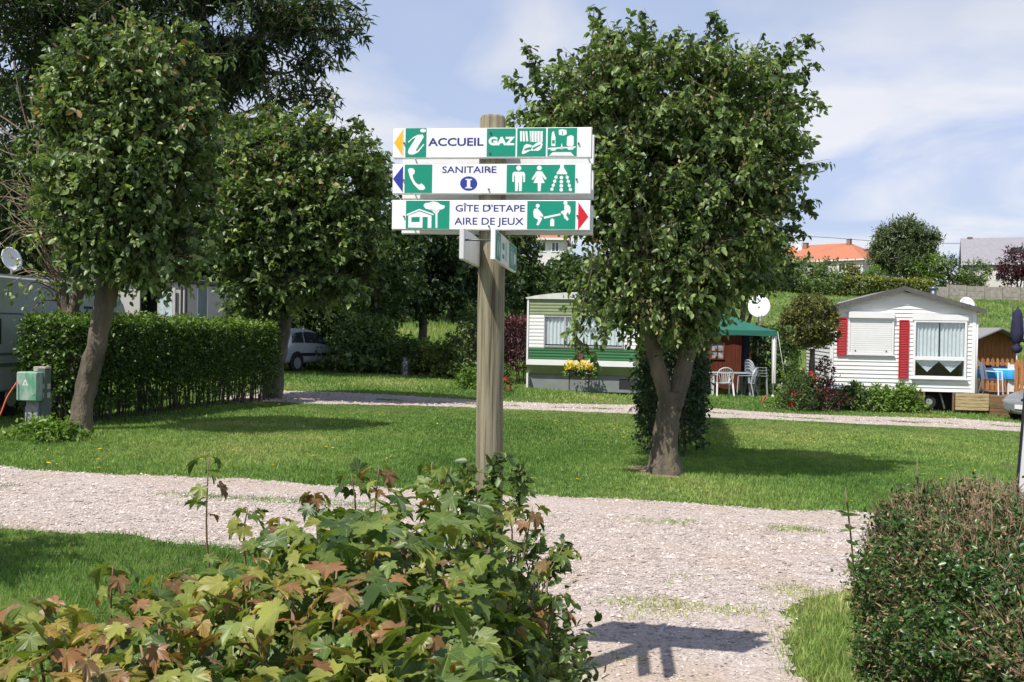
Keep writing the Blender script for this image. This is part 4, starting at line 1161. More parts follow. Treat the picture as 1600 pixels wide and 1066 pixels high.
hedge('purple_hedge', 'dark red purple hedge left of the green striped caravan', (hg.x, hg.y), (hg.x + .8, hg.y + 5), .95, 2.0, 2000, .09, F_purple, stems=20, nl=5, L=.16)
# foreground trimmed hedge on the right
RH = []
def fg_hedge():
    o = Vector((2.0, 5.0, g(2.0, 5.0)))
    root = thing('privet_hedge', 'freshly trimmed foreground hedge with brown cut twigs at the lower right', 'hedge', o)
    x0, x1, y0, y1, h = 1.93, 4.7, 3.35, 5.15, 1.0
    n = 30000
    k = rng.choice(4, size=n, p=[.30, .24, .30, .16])     # left side, front, top, back
    u = rng.uniform(0, 1, n); v = rng.uniform(0, 1, n)
    dep = rng.uniform(0, 1, n) ** 1.8 * .22
    P = np.zeros((n, 3)); D = np.zeros((n, 3))
    i = k == 0; P[i] = np.stack([x0 + dep[i], y0 + u[i] * (y1 - y0), v[i] * h], -1); D[i] = [-1, -.1, .5]
    i = k == 1; P[i] = np.stack([x0 + u[i] * (x1 - x0), y0 + dep[i], v[i] * h], -1); D[i] = [-.1, -1, .5]
    i = k == 2; P[i] = np.stack([x0 + u[i] * (x1 - x0), y0 + v[i] * (y1 - y0), h - dep[i]], -1); D[i] = [0, 0, 1]
    i = k == 3; P[i] = np.stack([x0 + u[i] * (x1 - x0), y1 - dep[i], v[i] * h], -1); D[i] = [0, 1, .5]
    # rounded, uneven outline; sags towards the front left
    w_ = wob(P[:, 0] * 1.5, P[:, 1] * 1.5, 1.3, .4); w2 = wob(P[:, 2] * 3, P[:, 1] * 2.5, 1.1, 1.4)
    P[:, 0] += .07 * w2 * (k == 0); P[:, 1] += .06 * w2 * (k == 1)
    hz_ = 1 + .03 * w_ - .22 * _ss(1.2, 0, (P[:, 1] - y0)) * _ss(.2, 1, P[:, 2] / h)
    rnd_ = 1 - .12 * np.exp(-((P[:, 0] - x0) / .18) ** 2)
    P[:, 2] = P[:, 2] * hz_ * rnd_
    P[:, 0] -= .10 * (1 - P[:, 2] / h) * (P[:, 0] < x0 + .4)
    zz = P[:, 2] / h
    P[:, 2] += G(P[:, 0], P[:, 1])
    D = norm(D + rng.normal(size=D.shape) * .45)
    cut = wob(P[:, 0] * 1.1, P[:, 1] * 1.1, 1.0, 2.7) + .5 * (P[:, 1] - 4.4) * (k == 2) + .35 * (k == 2) - .25 * (k == 1) + .35 * np.exp(-((P[:, 0] - x0) / .25) ** 2) * (P[:, 1] > 4.3)
    brown = rng.uniform(0, 1, n) < np.clip(.42 + .62 * cut, .12, .96)
    keepleaf = ~brown | (rng.uniform(0, 1, n) < .25)
    Pl, Dl, kl = P[keepleaf], D[keepleaf], k[keepleaf]
    LP, LD, LN, LS, ix = shoot_leaves(Pl, Dl, rng.uniform(.05, .13, len(Pl)), 6, .027, .0, .5, .3)
    t = np.clip(.42 + .2 * rng.normal(size=len(Pl))[ix] + .1 * rng.normal(size=len(ix)), 0, 1)
    leaves('foliage', LP - np.array(o), LD, LN, LS, t, F_fg, root, LEAF2)
    Pb, Db = P[brown], D[brown]
    LP, LD, LN, LS, ix = shoot_leaves(Pb, Db, rng.uniform(.05, .10, len(Pb)), 3, .034, .1, .2, .4)
    leaves('dry_leaves', LP - np.array(o), LD, LN, LS, rng.uniform(0, 1, len(LP)), F_dry, root, NARROW)
    LL = rng.uniform(.06, .24, len(Pb)); Db = norm(Db + np.array([0, 0, .8]))
    nb = len(Pb)
    twigs('cut_twigs', Pb - Db * .12 - np.array(o), Pb + Db * LL[:, None] * .6 - np.array(o), .0032, M_cut, root)
    ns = 260
    a = np.stack([rng.uniform(x0 + .1, x1, ns), rng.uniform(y0 + .1, y1 - .05, ns), np.zeros(ns)], -1); a[:, 2] = G(a[:, 0], a[:, 1]) - .02
    a[:130, 0] = rng.uniform(x0 + .04, x0 + .2, 130)
    b_ = a + np.stack([rng.normal(size=ns) * .08, rng.normal(size=ns) * .08, rng.uniform(.75, .95, ns)], -1)
    twigs('stems', a - np.array(o), b_ - np.array(o), .006, M_twig, root)
    return root
F_fg = leaf_mat('leaf_trimmed', [(0.0, (0.022, 0.055, 0.018)), (0.5, (0.055, 0.12, 0.028)), (1.0, (0.14, 0.22, 0.05))], rough=.35, trans=.25, spec=.5)
M_cut = mat('cut_twig', (0.22, 0.15, 0.09), .8, scale=15, col2=(0.36, 0.27, 0.18))
fg_hedge()

# ------------------------------------------------------------------ sycamore (maple) bush in the foreground
def maple_mesh(name, seed, m):
    """five-lobed toothed leaf, about 1 unit across, stalk towards -y, cupped and folded along its veins"""
    rr = random.Random(seed)
    lob = [(90, 1.0), (36, .88), (144, .88), (-20, .62), (200, .62)]
    pts = []
    order = sorted(lob, key=lambda l: l[0])
    out = []
    for i, (a, r) in enumerate(order):
        r *= rr.uniform(.9, 1.08)
        for da, f in ((-20, .70), (-14, .80), (-11, .74), (-6, .88), (0, 1.0), (6, .88), (11, .74), (14, .80), (20, .70)):
            out.append((a + da, r * f * rr.uniform(.95, 1.05)))
        if i < 4:
            a2 = order[i + 1][0]; out.append(((a + a2) / 2, .53 * (.86 if i in (0, 3) else 1)))
    out.append((246, .30)); out.append((270, .10)); out.insert(0, (-66, .30))
    V = [(0, 0, 0)]; vein = [1.0]
    cup = rr.uniform(-.65, .25); fold = rr.uniform(.08, .38)
    for a, r in out:
        x = math.cos(R(a)) * r * .58; y = math.sin(R(a)) * r * .58
        near = min(abs((a - l[0] + 180) % 360 - 180) for l in lob)
        z = cup * (x * x + y * y) + fold * .25 * (min(near, 26) / 26) * r + fold * abs(x) * .3 - .35 * max(0, y) ** 2 - .5 * max(0, r - .8) * rr.uniform(.2, 1.4) + rr.uniform(-.012, .012)
        V.append((x, y, z)); vein.append(1.0 if near < 1.5 else 0.0)
    n = len(out)
    F = [(0, i + 1, (i + 1) % n + 1) for i in range(n)]
    # stalk
    o = len(V)
    V += [(-.008, 0, -.004), (.008, 0, -.004), (.006, -.5, -.14), (-.006, -.5, -.14)]
    F.append((o, o + 1, o + 2, o + 3)); vein += [1.0] * 4
    me = bpy.data.meshes.new(name); me.from_pydata(V, [], F); me.materials.append(m); me.update()
    a = me.attributes.new('vein', 'FLOAT', 'POINT'); a.data.foreach_set('value', vein)
    return me
def add_veins(m):
    t = m.node_tree
    hs = [n for n in t.nodes if n.type == 'HUE_SAT'][0]
    a = t.nodes.new('ShaderNodeAttribute'); a.attribute_name = 'vein'
    mr = t.nodes.new('ShaderNodeMapRange'); mr.inputs['From Min'].default_value = .86; mr.inputs['From Max'].default_value = .97; mr.inputs['To Max'].default_value = .5
    t.links.new(a.outputs['Fac'], mr.inputs['Value'])
    mx_ = t.nodes.new('ShaderNodeMixRGB'); mx_.inputs[2].default_value = (0.34, 0.38, 0.14, 1)
    t.links.new(mr.outputs[0], mx_.inputs[0])
    outs = [l.to_socket for l in hs.outputs[0].links]
    t.links.new(hs.outputs[0], mx_.inputs[1])
    for s in outs: t.links.new(mx_.outputs[0], s)
    # small brown blemishes
    tcn = t.nodes.new('ShaderNodeTexCoord'); n = t.nodes.new('ShaderNodeTexNoise'); n.inputs['Scale'].default_value = 6; n.inputs['Detail'].default_value = 6; n.inputs['Roughness'].default_value = .7
    t.links.new(tcn.outputs['Object'], n.inputs['Vector'])
    r = t.nodes.new('ShaderNodeMapRange'); r.inputs['From Min'].default_value = .60; r.inputs['From Max'].default_value = .72; r.inputs['To Max'].default_value = .65
    t.links.new(n.outputs['Fac'], r.inputs['Value'])
    m2 = t.nodes.new('ShaderNodeMixRGB'); m2.inputs[2].default_value = (0.17, 0.10, 0.04, 1)
    t.links.new(r.outputs[0], m2.inputs[0])
    src = t.nodes[[n_ for n_ in t.nodes if n_.type == 'VALTORGB'][0].name].outputs[0]
    t.links.new(src, m2.inputs[1]); t.links.new(m2.outputs[0], hs.inputs['Color'])
    return m
def vein_leaf_mat(name, cols):
    m = add_veins(leaf_mat(name, cols, rough=.42, trans=.28, spec=.4, objrandom=True))
    return m
ML = {
 'green': vein_leaf_mat('maple_green', [(0, (0.045, 0.085, 0.02)), (.5, (0.10, 0.155, 0.03)), (1, (0.18, 0.22, 0.045))]),
 'yellow': vein_leaf_mat('maple_yellow', [(0, (0.12, 0.18, 0.035)), (.5, (0.20, 0.22, 0.045)), (1, (0.32, 0.25, 0.05))]),
 'bronze': vein_leaf_mat('maple_bronze', [(0, (0.16, 0.13, 0.045)), (.5, (0.24, 0.165, 0.045)), (.85, (0.33, 0.21, 0.045)), (1, (0.19, 0.08, 0.04))]),
}
mesh_lib = {k: [maple_mesh('leaf', i * 7 + 3, m) for i in range(9)] for k, m in ML.items()}
bush_o = Vector((-.55, 3.0, g(-.55, 3.0)))
bush = thing('maple_bush', 'big leafy maple bush with yellow and bronze leaves in the foreground', 'bush', bush_o)
def top_h(x, y):
    """height of the bush surface"""
    back = 2.62 + .75 * _ss(-1.5, -.85, x) + .55 * _ss(-.95, -.35, x)      # far edge
    e = np.clip((back - y) / .35, 0, 1); e = np.sqrt(e)
    r_ = np.clip((.23 - x) / .34, 0, 1) ** .5
    h = .99 + .12 * _ss(2.7, 3.7, y) + .06 * np.sin(x * 5 + 1) * np.sin(y * 4) + .07 * _ss(-.9, -.3, x)
    return h * e * r_
random.seed(21)
cnt = 0
stuffP = []
def place_leaf(p, yaw, tilt, size, kind, roll=0.0):
    me = random.choice(mesh_lib[kind])
    o = bpy.data.objects.new('leaf', me); C.objects.link(o); o.parent = bush
    o.location = p - bush_o
    q = Matrix.Rotation(yaw, 4, 'Z') @ Matrix.Rotation(-tilt, 4, 'X') @ Matrix.Rotation(roll, 4, 'Y')
    o.rotation_euler = q.to_euler(); o.scale = (size,) * 3
    return o
def pick_kind(x, y, z):
    px = 800 + x / y * FPX; py = 514 + (CAMZ - z) / y * FPX
    low = _ss(820, 990, py) * _ss(760, 560, px)
    r = random.random()
    pb_ = .09 + .24 * low; py_ = .20 + .50 * low
    return 'bronze' if r < pb_ else ('yellow' if r < pb_ + py_ else 'green')
cands = []
for _ in range(12000):
    y = random.uniform(1.9, 4.3); x = random.uniform(-2.0, .30)
    if abs(x) > y * .56 + .05: continue
    h = float(top_h(x, y))
    if h < .25: continue
    cands.append((x, y, h))
random.shuffle(cands)
sp_pts = [cands[0]]
for c_ in cands:
    if all((c_[0] - q[0]) ** 2 + (c_[1] - q[1]) ** 2 > .038 ** 2 for q in sp_pts):
        sp_pts.append(c_)
vis = [q for q in sp_pts if 514 + (CAMZ - q[2]) / q[1] * FPX < 1120]
random.shuffle(vis)
n_obj = 0
rest = []
for (x, y, h) in vis:
    z = g(x, y) + h + random.uniform(-.09, .05)
    kd = pick_kind(x, y, z)
    size = random.choice([.07, .085, .10, .115, .13, .165]) * random.uniform(.85, 1.1) * (1.0 if kd == 'green' else .76)
    yaw = random.uniform(0, 6.28); tilt = random.uniform(.0, .85)
    if n_obj < 262:
        place_leaf(Vector((x, y, z)), yaw, tilt, size, kd, random.uniform(-.4, .4)); n_obj += 1
    else:
        rest.append((x, y, z, yaw, tilt, size, kd))
# sides and inner leaves
for _ in range(3800):
    x, y, h = random.choice(sp_pts)
    z = g(x, y) + h * random.uniform(.25, .93)
    rest.append((x + random.uniform(-.03, .03), y, z, random.uniform(0, 6.28), random.uniform(.3, 1.1), random.uniform(.07, .13), 'green' if random.random() < .7 else 'yellow'))
# leaders that stick out of the top, each a stem with a few drooping leaves
leaders = [((322, 850, 3.45), (325, 715, 3.42)), ((172, 985, 2.7), (175, 885, 2.68)), ((555, 800, 3.7), (548, 740, 3.7)), ((585, 800, 3.65), (592, 728, 3.65)), ((670, 800, 3.75), (675, 722, 3.75)),
           ((700, 800, 3.8), (705, 730, 3.8)), ((820, 860, 3.7), (832, 792, 3.7)), ((845, 930, 3.6), (880, 855, 3.6)), ((495, 830, 3.6), (490, 770, 3.6)), ((250, 960, 2.9), (252, 900, 2.9)), ((380, 850, 3.4), (386, 795, 3.4)),
           ((740, 820, 3.85), (748, 760, 3.85)), ((60, 1030, 2.5), (50, 965, 2.5)), ((800, 850, 3.75), (790, 790, 3.75)), ((610, 900, 3.3), (604, 800, 3.3)), ((430, 900, 3.2), (436, 810, 3.2)), ((855, 1000, 3.5), (870, 930, 3.5))]
smb = MB()
for a_, b__ in leaders:
    pa = W(*a_) - bush_o; pb2 = W(*b__) - bush_o
    pa0 = Vector((pa.x * .9, pa.y, pa.z - .35))
    limb(smb, [pa0, pa, pb2], .0045, .0022, 5, 4)
    nl_ = random.choice([7, 8, 9])
    for i in range(nl_):
        an = i * 2.4 + random.random(); f = 1 - .17 * (i // 2)
        p = pa.lerp(pb2, f) + bush_o
        sz = random.uniform(.06, .11)
        d = Vector((math.cos(an), math.sin(an), 0))
        kd = random.choice(['green', 'bronze', 'green', 'yellow'])
        if i < 2 and n_obj < 300:
            place_leaf(p + d * sz * .45 + Vector((0, 0, -.01)), an - math.pi / 2, random.uniform(.3, 1.0), sz, kd); n_obj += 1
        else:
            rest.append((*(p + d * sz * .45), an - math.pi / 2, random.uniform(.3, 1.0), sz, kd))
# the two large pale upturned leaves
place_leaf(W(722, 978, 2.92), R(-60), -.9, .21, 'green', .2)
place_leaf(W(560, 735, 3.7), R(20), -1.1, .10, 'green', .1)
# woody stems from the ground
for i in range(70):
    x, y, h = random.choice(sp_pts)
    b0 = Vector((x * .8 - .1, y * .85 + .35, g(x, y) - .02)) - bush_o
    t0 = Vector((x, y, g(x, y) + h - .04)) - bush_o
    limb(smb, [b0, b0.lerp(t0, .5) + Vector((random.uniform(-.05, .05), random.uniform(-.05, .05), .05)), t0], .009, .003, 5, 3)
st_o = smb.obj('stems', mat('bush_stem', (0.16, 0.09, 0.06), .6, scale=10, col2=(0.28, 0.22, 0.10)), bush); st_o['kind'] = 'stuff'
# joined remaining leaves, one mesh per colour
for kd in ML:
    Vs, Fs3, vn, off, tn = [], [], [], 0, []
    for (x, y, z, yaw, tilt, size, k_) in rest:
        if k_ != kd: continue
        me = random.choice(mesh_lib[kd])
        Mx = (Matrix.Translation(Vector((x, y, z)) - bush_o) @ Matrix.Rotation(yaw, 4, 'Z') @ Matrix.Rotation(-tilt, 4, 'X') @ Matrix.Rotation(random.uniform(-.4, .4), 4, 'Y') @ Matrix.Scale(size, 4))
        co = np.empty(len(me.vertices) * 3); me.vertices.foreach_get('co', co); co = co.reshape(-1, 3)
        Mn = np.array(Mx)
        Vs.append(co @ Mn[:3, :3].T + Mn[:3, 3])
        nf = len(me.polygons) - 1
        Fs3.append(np.array([tuple(p.vertices) for p in list(me.polygons)[:nf]]) + off)
        off += len(co); va = np.empty(len(co)); me.attributes['vein'].data.foreach_get('value', va); vn.append(va); tn.append(np.full(len(co), random.random()))
    if Vs:
        cols = {'green': [(0, (0.04, 0.08, 0.02)), (.5, (0.085, 0.14, 0.028)), (1, (0.16, 0.21, 0.042))], 'yellow': [(0, (0.12, 0.18, 0.035)), (1, (0.28, 0.27, 0.055))], 'bronze': [(0, (0.18, 0.11, 0.05)), (1, (0.26, 0.13, 0.055))]}[kd]
        lo_ = np_mesh('leaves', np.vstack(Vs), np.vstack(Fs3), add_veins(leaf_mat('maple_' + kd + '_mass', cols, rough=.42, trans=.28)), bush, np.concatenate(tn), kind='stuff')
        a = lo_.data.attributes.new('vein', 'FLOAT', 'POINT'); a.data.foreach_set('value', np.concatenate(vn).astype(np.float32))

# small-leaved shrub growing in the right flank of the maple, beside the post
so = Vector((0.06, 3.95, g(.06, 3.95)))
shrub = thing('privet_shrub', 'small-leaved dark green shrub at the foot of the signpost, beside the gravel', 'shrub', so)
Ls_ = [(.02, 3.75, .42, .26, .40, .46), (.12, 3.9, .28, .22, .35, .32), (-.12, 4.0, .58, .28, .30, .42), (.05, 3.4, .30, .24, .4, .38), (.0, 4.15, .72, .16, .14, .22)]
crown(shrub, F_tree, Ls_, 1500, 8, .042, L=.16, droop=.1, shell=.7, cull=.7, cs=6, seed=5, tpl=LEAF4, tw_r=.002,
      extra=sprays([[W(800, 800, 4.1), W(812, 765, 4.1), W(815, 735, 4.1)], [W(850, 900, 3.9), W(870, 880, 3.9), W(880, 865, 3.9)], [W(775, 780, 4.1), W(770, 745, 4.1), W(778, 722, 4.1)], [W(740, 800, 4.1), W(730, 760, 4.1), W(728, 735, 4.1)]], .03, .10, .02))
mb = MB()
for i in range(9):
    limb(mb, [(random.uniform(-.1, .1), random.uniform(-.2, .2), -.02), (random.uniform(-.2, .15), random.uniform(-.3, .2), .45), (random.uniform(-.3, .2), random.uniform(-.4, .3), .8)], .012, .004, 5, 4)
mb.obj('stems', M_twig, shrub)

# tall weed stalks in front of the trimmed hedge, and the small sapling poking out of its top
def stalk(label, name, pa, pb_, n, size, m, cat, lean=0.0):
    A_ = W(*pa); B_ = W(*pb_)
    A_.z = g(A_.x, A_.y)
    t = thing(name, label, cat, A_)
    mb = MB(); p = seg_path([Vector((0, 0, 0)), (B_ - A_) * .5 + Vector((.02, 0, 0)), B_ - A_], 6)
    mb.tube(p, [.005] * (len(p) - 1) + [.002], 5); mb.obj('stem', M_twig, t)
    tt = rng.uniform(.3, 1, n); q = np.array([tuple(p[int(u * (len(p) - 1))]) for u in tt])
    d = rand_dirs(n); d[:, 2] = np.abs(d[:, 2]) * .3
    leaves('leaves', q, d, np.tile([0, 0, 1.0], (n, 1)), size * rng.uniform(.6, 1.2, n), rng.uniform(.3, .9, n), m, t, LEAF4)
stalk('thin leafy weed stalk left of the trimmed hedge', 'weed', (1340, 930, 5.5), (1322, 762, 5.5), 44, .085, F_privet, 'weed')
stalk('short leafy weed close against the left side of the trimmed hedge', 'weed', (1352, 980, 5.3), (1352, 850, 5.3), 34, .06, F_privet, 'weed')
stalk('small green sapling poking out of the trimmed hedge top', 'sapling', (1432, 760, 5.0), (1434, 712, 5.0), 22, .075, F_bright, 'sapling')
stalk('dry weed stalk between the trimmed hedge and the gravel', 'weed', (1366, 900, 5.3), (1358, 815, 5.3), 14, .05, F_dry, 'weed')

# ------------------------------------------------------------------ materials for the camp
M_siding = mat('vinyl_siding', (0.74, 0.74, 0.72), 0.5, var=0.03, scale=3, dirt=((0.45, 0.45, 0.40), 1.6, 0.64, 0.25))
M_shutter = mat('red_shutter', (0.42, 0.012, 0.018), 0.45, var=0.1, scale=6)
M_roofgrey = mat('dark_roof', (0.10, 0.095, 0.09), 0.7, var=0.15, scale=8)
M_curtain = mat('curtain', (0.78, 0.79, 0.80), 0.9, var=0.05, scale=9)
M_plank = wood_mat('treated_plank', (0.33, 0.24, 0.13), (0.52, 0.40, 0.23), (1.5, 12, 12))
M_plankd = wood_mat('dark_plank', (0.13, 0.08, 0.045), (0.25, 0.15, 0.085), (1.5, 12, 12))
M_picket = wood_mat('picket_wood', (0.30, 0.13, 0.05), (0.46, 0.22, 0.09), (8, 8, 1.2))
M_shed = wood_mat('shed_red_wood', (0.10, 0.028, 0.018), (0.19, 0.055, 0.03), (10, 10, 0.8))
M_shedlight = wood_mat('shed_brown_wood', (0.17, 0.075, 0.03), (0.30, 0.13, 0.055), (10, 10, 0.8))
M_felt = mat('roof_felt', (0.22, 0.22, 0.23), 0.9, var=0.12, scale=9)
M_canopy = mat('green_canopy', (0.012, 0.12, 0.085), 0.7, var=0.08, scale=4)
M_navycloth = mat('navy_cloth', (0.02, 0.022, 0.06), 0.9, var=0.2, scale=6)
M_bluecloth = mat('blue_cloth', (0.02, 0.30, 0.62), 0.8, var=0.1, scale=6)
M_cgreen = mat('caravan_green', (0.025, 0.13, 0.045), 0.45, var=0.06, scale=4)
M_ckhaki = mat('caravan_khaki', (0.22, 0.27, 0.14), 0.5, var=0.06, scale=4)
M_cskirt = mat('skirt_grey', (0.20, 0.22, 0.22), 0.8, var=0.1, scale=3)
M_carawhite = mat('caravan_pale', (0.44, 0.49, 0.49), 0.45, var=0.06, scale=2, dirt=((0.14, 0.17, 0.14), 2.0, 0.55, 0.4))
M_cream = mat('cabin_cream', (0.42, 0.40, 0.39), 0.6, var=0.05, scale=3)
M_silver = mat('car_silver', (0.50, 0.53, 0.58), 0.28, 0.35, var=0.03, scale=2, spec=.6)
M_silver2 = mat('car_grey', (0.30, 0.31, 0.33), 0.28, 0.45, var=0.03, scale=2, spec=.6)
M_carglass = mat('car_glass', (0.03, 0.035, 0.04), 0.06, var=0.1, spec=.8)
M_trim = mat('black_trim', (0.02, 0.02, 0.022), 0.5, var=0.1)
M_tail = mat('tail_light', (0.42, 0.01, 0.015), 0.2, var=0.1)
M_lamp = mat('head_lamp', (0.65, 0.68, 0.70), 0.08, 0.3, var=0.1)
M_tile = mat('orange_tile', (0.43, 0.155, 0.085), 0.8, var=0.16, scale=5, stretch=(1, 1, 3))
M_slate = mat('grey_slate', (0.25, 0.24, 0.27), 0.7, var=0.08, scale=3)
M_render = mat('house_render', (0.66, 0.65, 0.62), 0.8, var=0.05, scale=1)
M_brick = mat('chimney_brick', (0.26, 0.17, 0.13), 0.9, var=0.2, scale=8)
M_concrete = mat('concrete_panel', (0.33, 0.30, 0.26), 0.9, var=0.22, scale=2, bump=.4)

def pane_sheet(name, x0, x1, z0, z1, y, parent, m=None):
    b = MB(); b.box(x0, x1, y, y + .006, z0, z1); return b.obj(name, m or M_glass, parent)
def curtain(name, x0, x1, z0, z1, y, parent, folds=9, amp=.03, m=None, zb=None):
    nx = folds * 6; V = []; F = []
    for j in range(2):
        for i in range(nx + 1):
            x = x0 + (x1 - x0) * i / nx
            zz = z1 if j else (zb(i / nx) if zb else z0)
            V.append((x, y + amp * math.sin(i / 6 * 2 * math.pi + .5 * math.sin(i)) * (1 if j == 0 else .7), zz))
    for i in range(nx): F.append((i, i + 1, nx + 2 + i, nx + 1 + i))
    b = MB(); b.add(V, F, True); return b.obj(name, m or M_curtain, parent)
def ring_frame(b, x0, x1, z0, z1, w, y0, y1):
    b.box(x0, x1, y0, y1, z1 - w, z1); b.box(x0, x1, y0, y1, z0, z0 + w)
    b.box(x0, x0 + w, y0, y1, z0 + w, z1 - w); b.box(x1 - w, x1, y0, y1, z0 + w, z1 - w)

# ------------------------------------------------------------------ white mobile home with red shutters
def white_home():
    Z = 27.0
    a = Gp(1296, Z + .35); bpt = Gp(1522, Z - .3)
    ang = math.atan2(bpt.y - a.y, bpt.x - a.x)
    Wd = (Vector((bpt.x, bpt.y, 0)) - Vector((a.x, a.y, 0))).length
    o = Vector((a.x, a.y, g(a.x, a.y)))
    t = thing('mobile_home', 'white clapboard mobile home with red shutters and a dark low-pitched roof', 'mobile home', o, ang)
    zb = .49; ze = 2.72; zp = 3.26; D = 5.6
    # core box behind the boards
    c = MB()
    prof = [(0.03, zb + .02), (Wd - .03, zb + .02), (Wd - .03, ze - .04), (Wd / 2, zp - .04), (.03, ze - .04)]
    # front wall with the big window opening left out: built of boxes
    wx0, wx1, wz0, wz1 = 2.18, 3.50, .88, 2.42
    c.box(.03, wx0, .03, .10, zb + .02, ze - .03); c.box(wx1, Wd - .03, .03, .10, zb + .02, ze - .03)
    c.box(wx0, wx1, .03, .10, zb + .02, wz0); c.box(wx0, wx1, .03, .10, wz1, ze - .03)
    c.prism([(.03, ze - .03), (Wd - .03, ze - .03), (Wd / 2, zp - .05)], .03, .10)
    c.box(.03, .09, .10, D, zb + .02, ze - .05); c.box(Wd - .09, Wd - .03, .10, D, zb + .02, ze - .05)
    c.box(.09, Wd - .09, D - .06, D, zb + .02, ze - .05); c.box(.09, Wd - .09, .10, D - .06, zb + .02, zb + .08)
    c.obj('wall', M_siding, t)
    # clapboards, each its own board with a tilted face
    nb = 20; hb = (ze - zb) / nb
    shared = {}
    def board(x0, x1, z, h=hb, top=None):
        b = MB()
        b.add([(x0, .0, z), (x1, .0, z), (x1, .028, z), (x0, .028, z), (x0, .020, z + h), (x1, .020, z + h), (x1, .028, z + h), (x0, .028, z + h)] if top is None else
              [(x0, .0, z), (x1, .0, z), (x1, .028, z), (x0, .028, z), (top[0], .020, z + h), (top[1], .020, z + h), (top[1], .028, z + h), (top[0], .028, z + h)],
              [(0, 1, 5, 4), (0, 3, 2, 1), (4, 5, 6, 7), (0, 4, 7, 3), (1, 2, 6, 5), (3, 7, 6, 2)])
        b.obj('siding_board', M_siding, t)
    for i in range(nb):
        z = zb + i * hb
        if z + hb > wz0 + .02 and z < wz1 - .02:
            board(.06, wx0 - .001, z); board(wx1 + .001, Wd - .06, z)
        else: board(.06, Wd - .06, z)
    k = 0; z = ze
    while z < zp - .1:
        f = (z - ze) / (zp - ze); f2 = (z + hb - ze) / (zp - ze)
        h = hb
        if f2 > .93: break
        board(.06 + f * Wd / 2, Wd - .06 - f * Wd / 2, z, h, (.06 + f2 * Wd / 2, Wd - .06 - f2 * Wd / 2)); z += hb
    # boards of the left side wall, visible between the plants
    for i in range(nb):
        z = zb + i * hb
        b = MB(); b.add([(.0, .06, z), (.0, D, z), (.028, D, z), (.028, .06, z), (.02, .06, z + hb), (.02, D, z + hb), (.028, D, z + hb), (.028, .06, z + hb)],
                        [(0, 1, 5, 4), (0, 3, 2, 1), (4, 5, 6, 7), (0, 4, 7, 3), (1, 2, 6, 5), (3, 7, 6, 2)])
        b.obj('siding_board', M_siding, t)
    for x in (0, Wd - .07):
        b = MB(); b.box(x - .012, x + .082, -.012, .07, zb - .01, ze - .02); b.obj('corner_trim', M_white, t)
    # roof slabs and front fascia
    ov = .16; oh = .22
    sl = (zp - ze) / (Wd / 2)
    for s in (0, 1):
        b = MB()
        xa, xb_ = (-oh, Wd / 2) if s == 0 else (Wd / 2, Wd + oh)
        za, zb_ = (ze - sl * oh, zp) if s == 0 else (zp, ze - sl * oh)
        b.add([(xa, -ov, za), (xb_, -ov, zb_), (xb_, D + .1, zb_), (xa, D + .1, za), (xa, -ov, za + .05), (xb_, -ov, zb_ + .05), (xb_, D + .1, zb_ + .05), (xa, D + .1, za + .05)],
              [(0, 1, 5, 4), (0, 3, 2, 1), (4, 5, 6, 7), (0, 4, 7, 3), (1, 2, 6, 5), (3, 7, 6, 2)])
        b.obj('roof', M_felt, t)
        b = MB()
        b.add([(xa, -ov - .03, za - .045), (xb_, -ov - .03, zb_ - .045), (xb_, -ov - .002, zb_ - .045), (xa, -ov - .002, za - .045), (xa, -ov - .03, za + .075), (xb_, -ov - .03, zb_ + .075), (xb_, -ov - .002, zb_ + .075), (xa, -ov - .002, za + .075)],
              [(0, 1, 5, 4), (0, 3, 2, 1), (4, 5, 6, 7), (0, 4, 7, 3), (1, 2, 6, 5), (3, 7, 6, 2)])
        b.obj('fascia', M_roofgrey, t)
    b = MB(); b.tube([(Wd + .05, .02, ze - .15), (Wd + .05, .02, zb)], .022, 6); b.obj('drainpipe', M_white, t)
    # gutter pipe and flue
    b = MB(); b.tube([(3.02, 1.6, 3.0), (3.02, 1.6, 3.30)], .09, 10); b.tube([(3.02, 1.6, 3.32), (3.02, 1.6, 3.40)], .105, 10); b.obj('chimney_flue', mat('flue', (0.12, 0.15, 0.20), .4, .5), t)
    # rolling shutter window on the left
    x0, x1, z0, z1 = .49, 1.62, 1.47, 2.61
    f = MB(); ring_frame(f, x0 - .03, x1 + .03, z0, z1 - .16, .05, -.045, .02); f.box(x0 - .035, x1 + .035, -.10, .02, z1 - .155, z1 + .02); f.box(x0 - .06, x1 + .06, -.06, .0, z0 - .035, z0 - .005)
    fo = f.obj('window_frame', M_white, t, bevel=.004)
    zz = z0 + .055
    s = MB(); n = 15; hh = (z1 - .16 - .05 - zz) / n
    for i in range(n):
        s.prismx([(-.03, zz + i * hh + .004), (-.03, zz + (i + 1) * hh - .004), (-.018, zz + (i + 1) * hh), (-.018, zz + i * hh)], x0 + .025, x1 - .025)
    s.obj('rolling_shutter', M_white, fo)
    for x in (x0 + .16, x1 - .16):
        q = MB(); q.tube([(x, -.045, z0 + .09), (x, -.03, z0 + .09)], .02, 8); q.obj('shutter_knob', M_trim, fo)
    # red shutters with louvres
    for x0_, x1_, z0_, z1_ in ((.17, .42, 1.42, 2.46), (1.79, 2.04, .83, 2.42)):
        s = MB(); ring_frame(s, x0_, x1_, z0_, z1_, .03, -.04, -.002); s.box(x0_ + .03, x1_ - .03, -.014, -.002, z0_ + .03, z1_ - .03)
        so_ = s.obj('shutter', M_shutter, t)
        n = int((z1_ - z0_ - .06) / .045); l = MB()
        for i in range(n):
            z = z0_ + .03 + i * .045; l.prismx([(-.036, z + .004), (-.016, z + .04), (-.016, z + .006)], x0_ + .031, x1_ - .031)
        l.obj('louvres', M_shutter, so_)
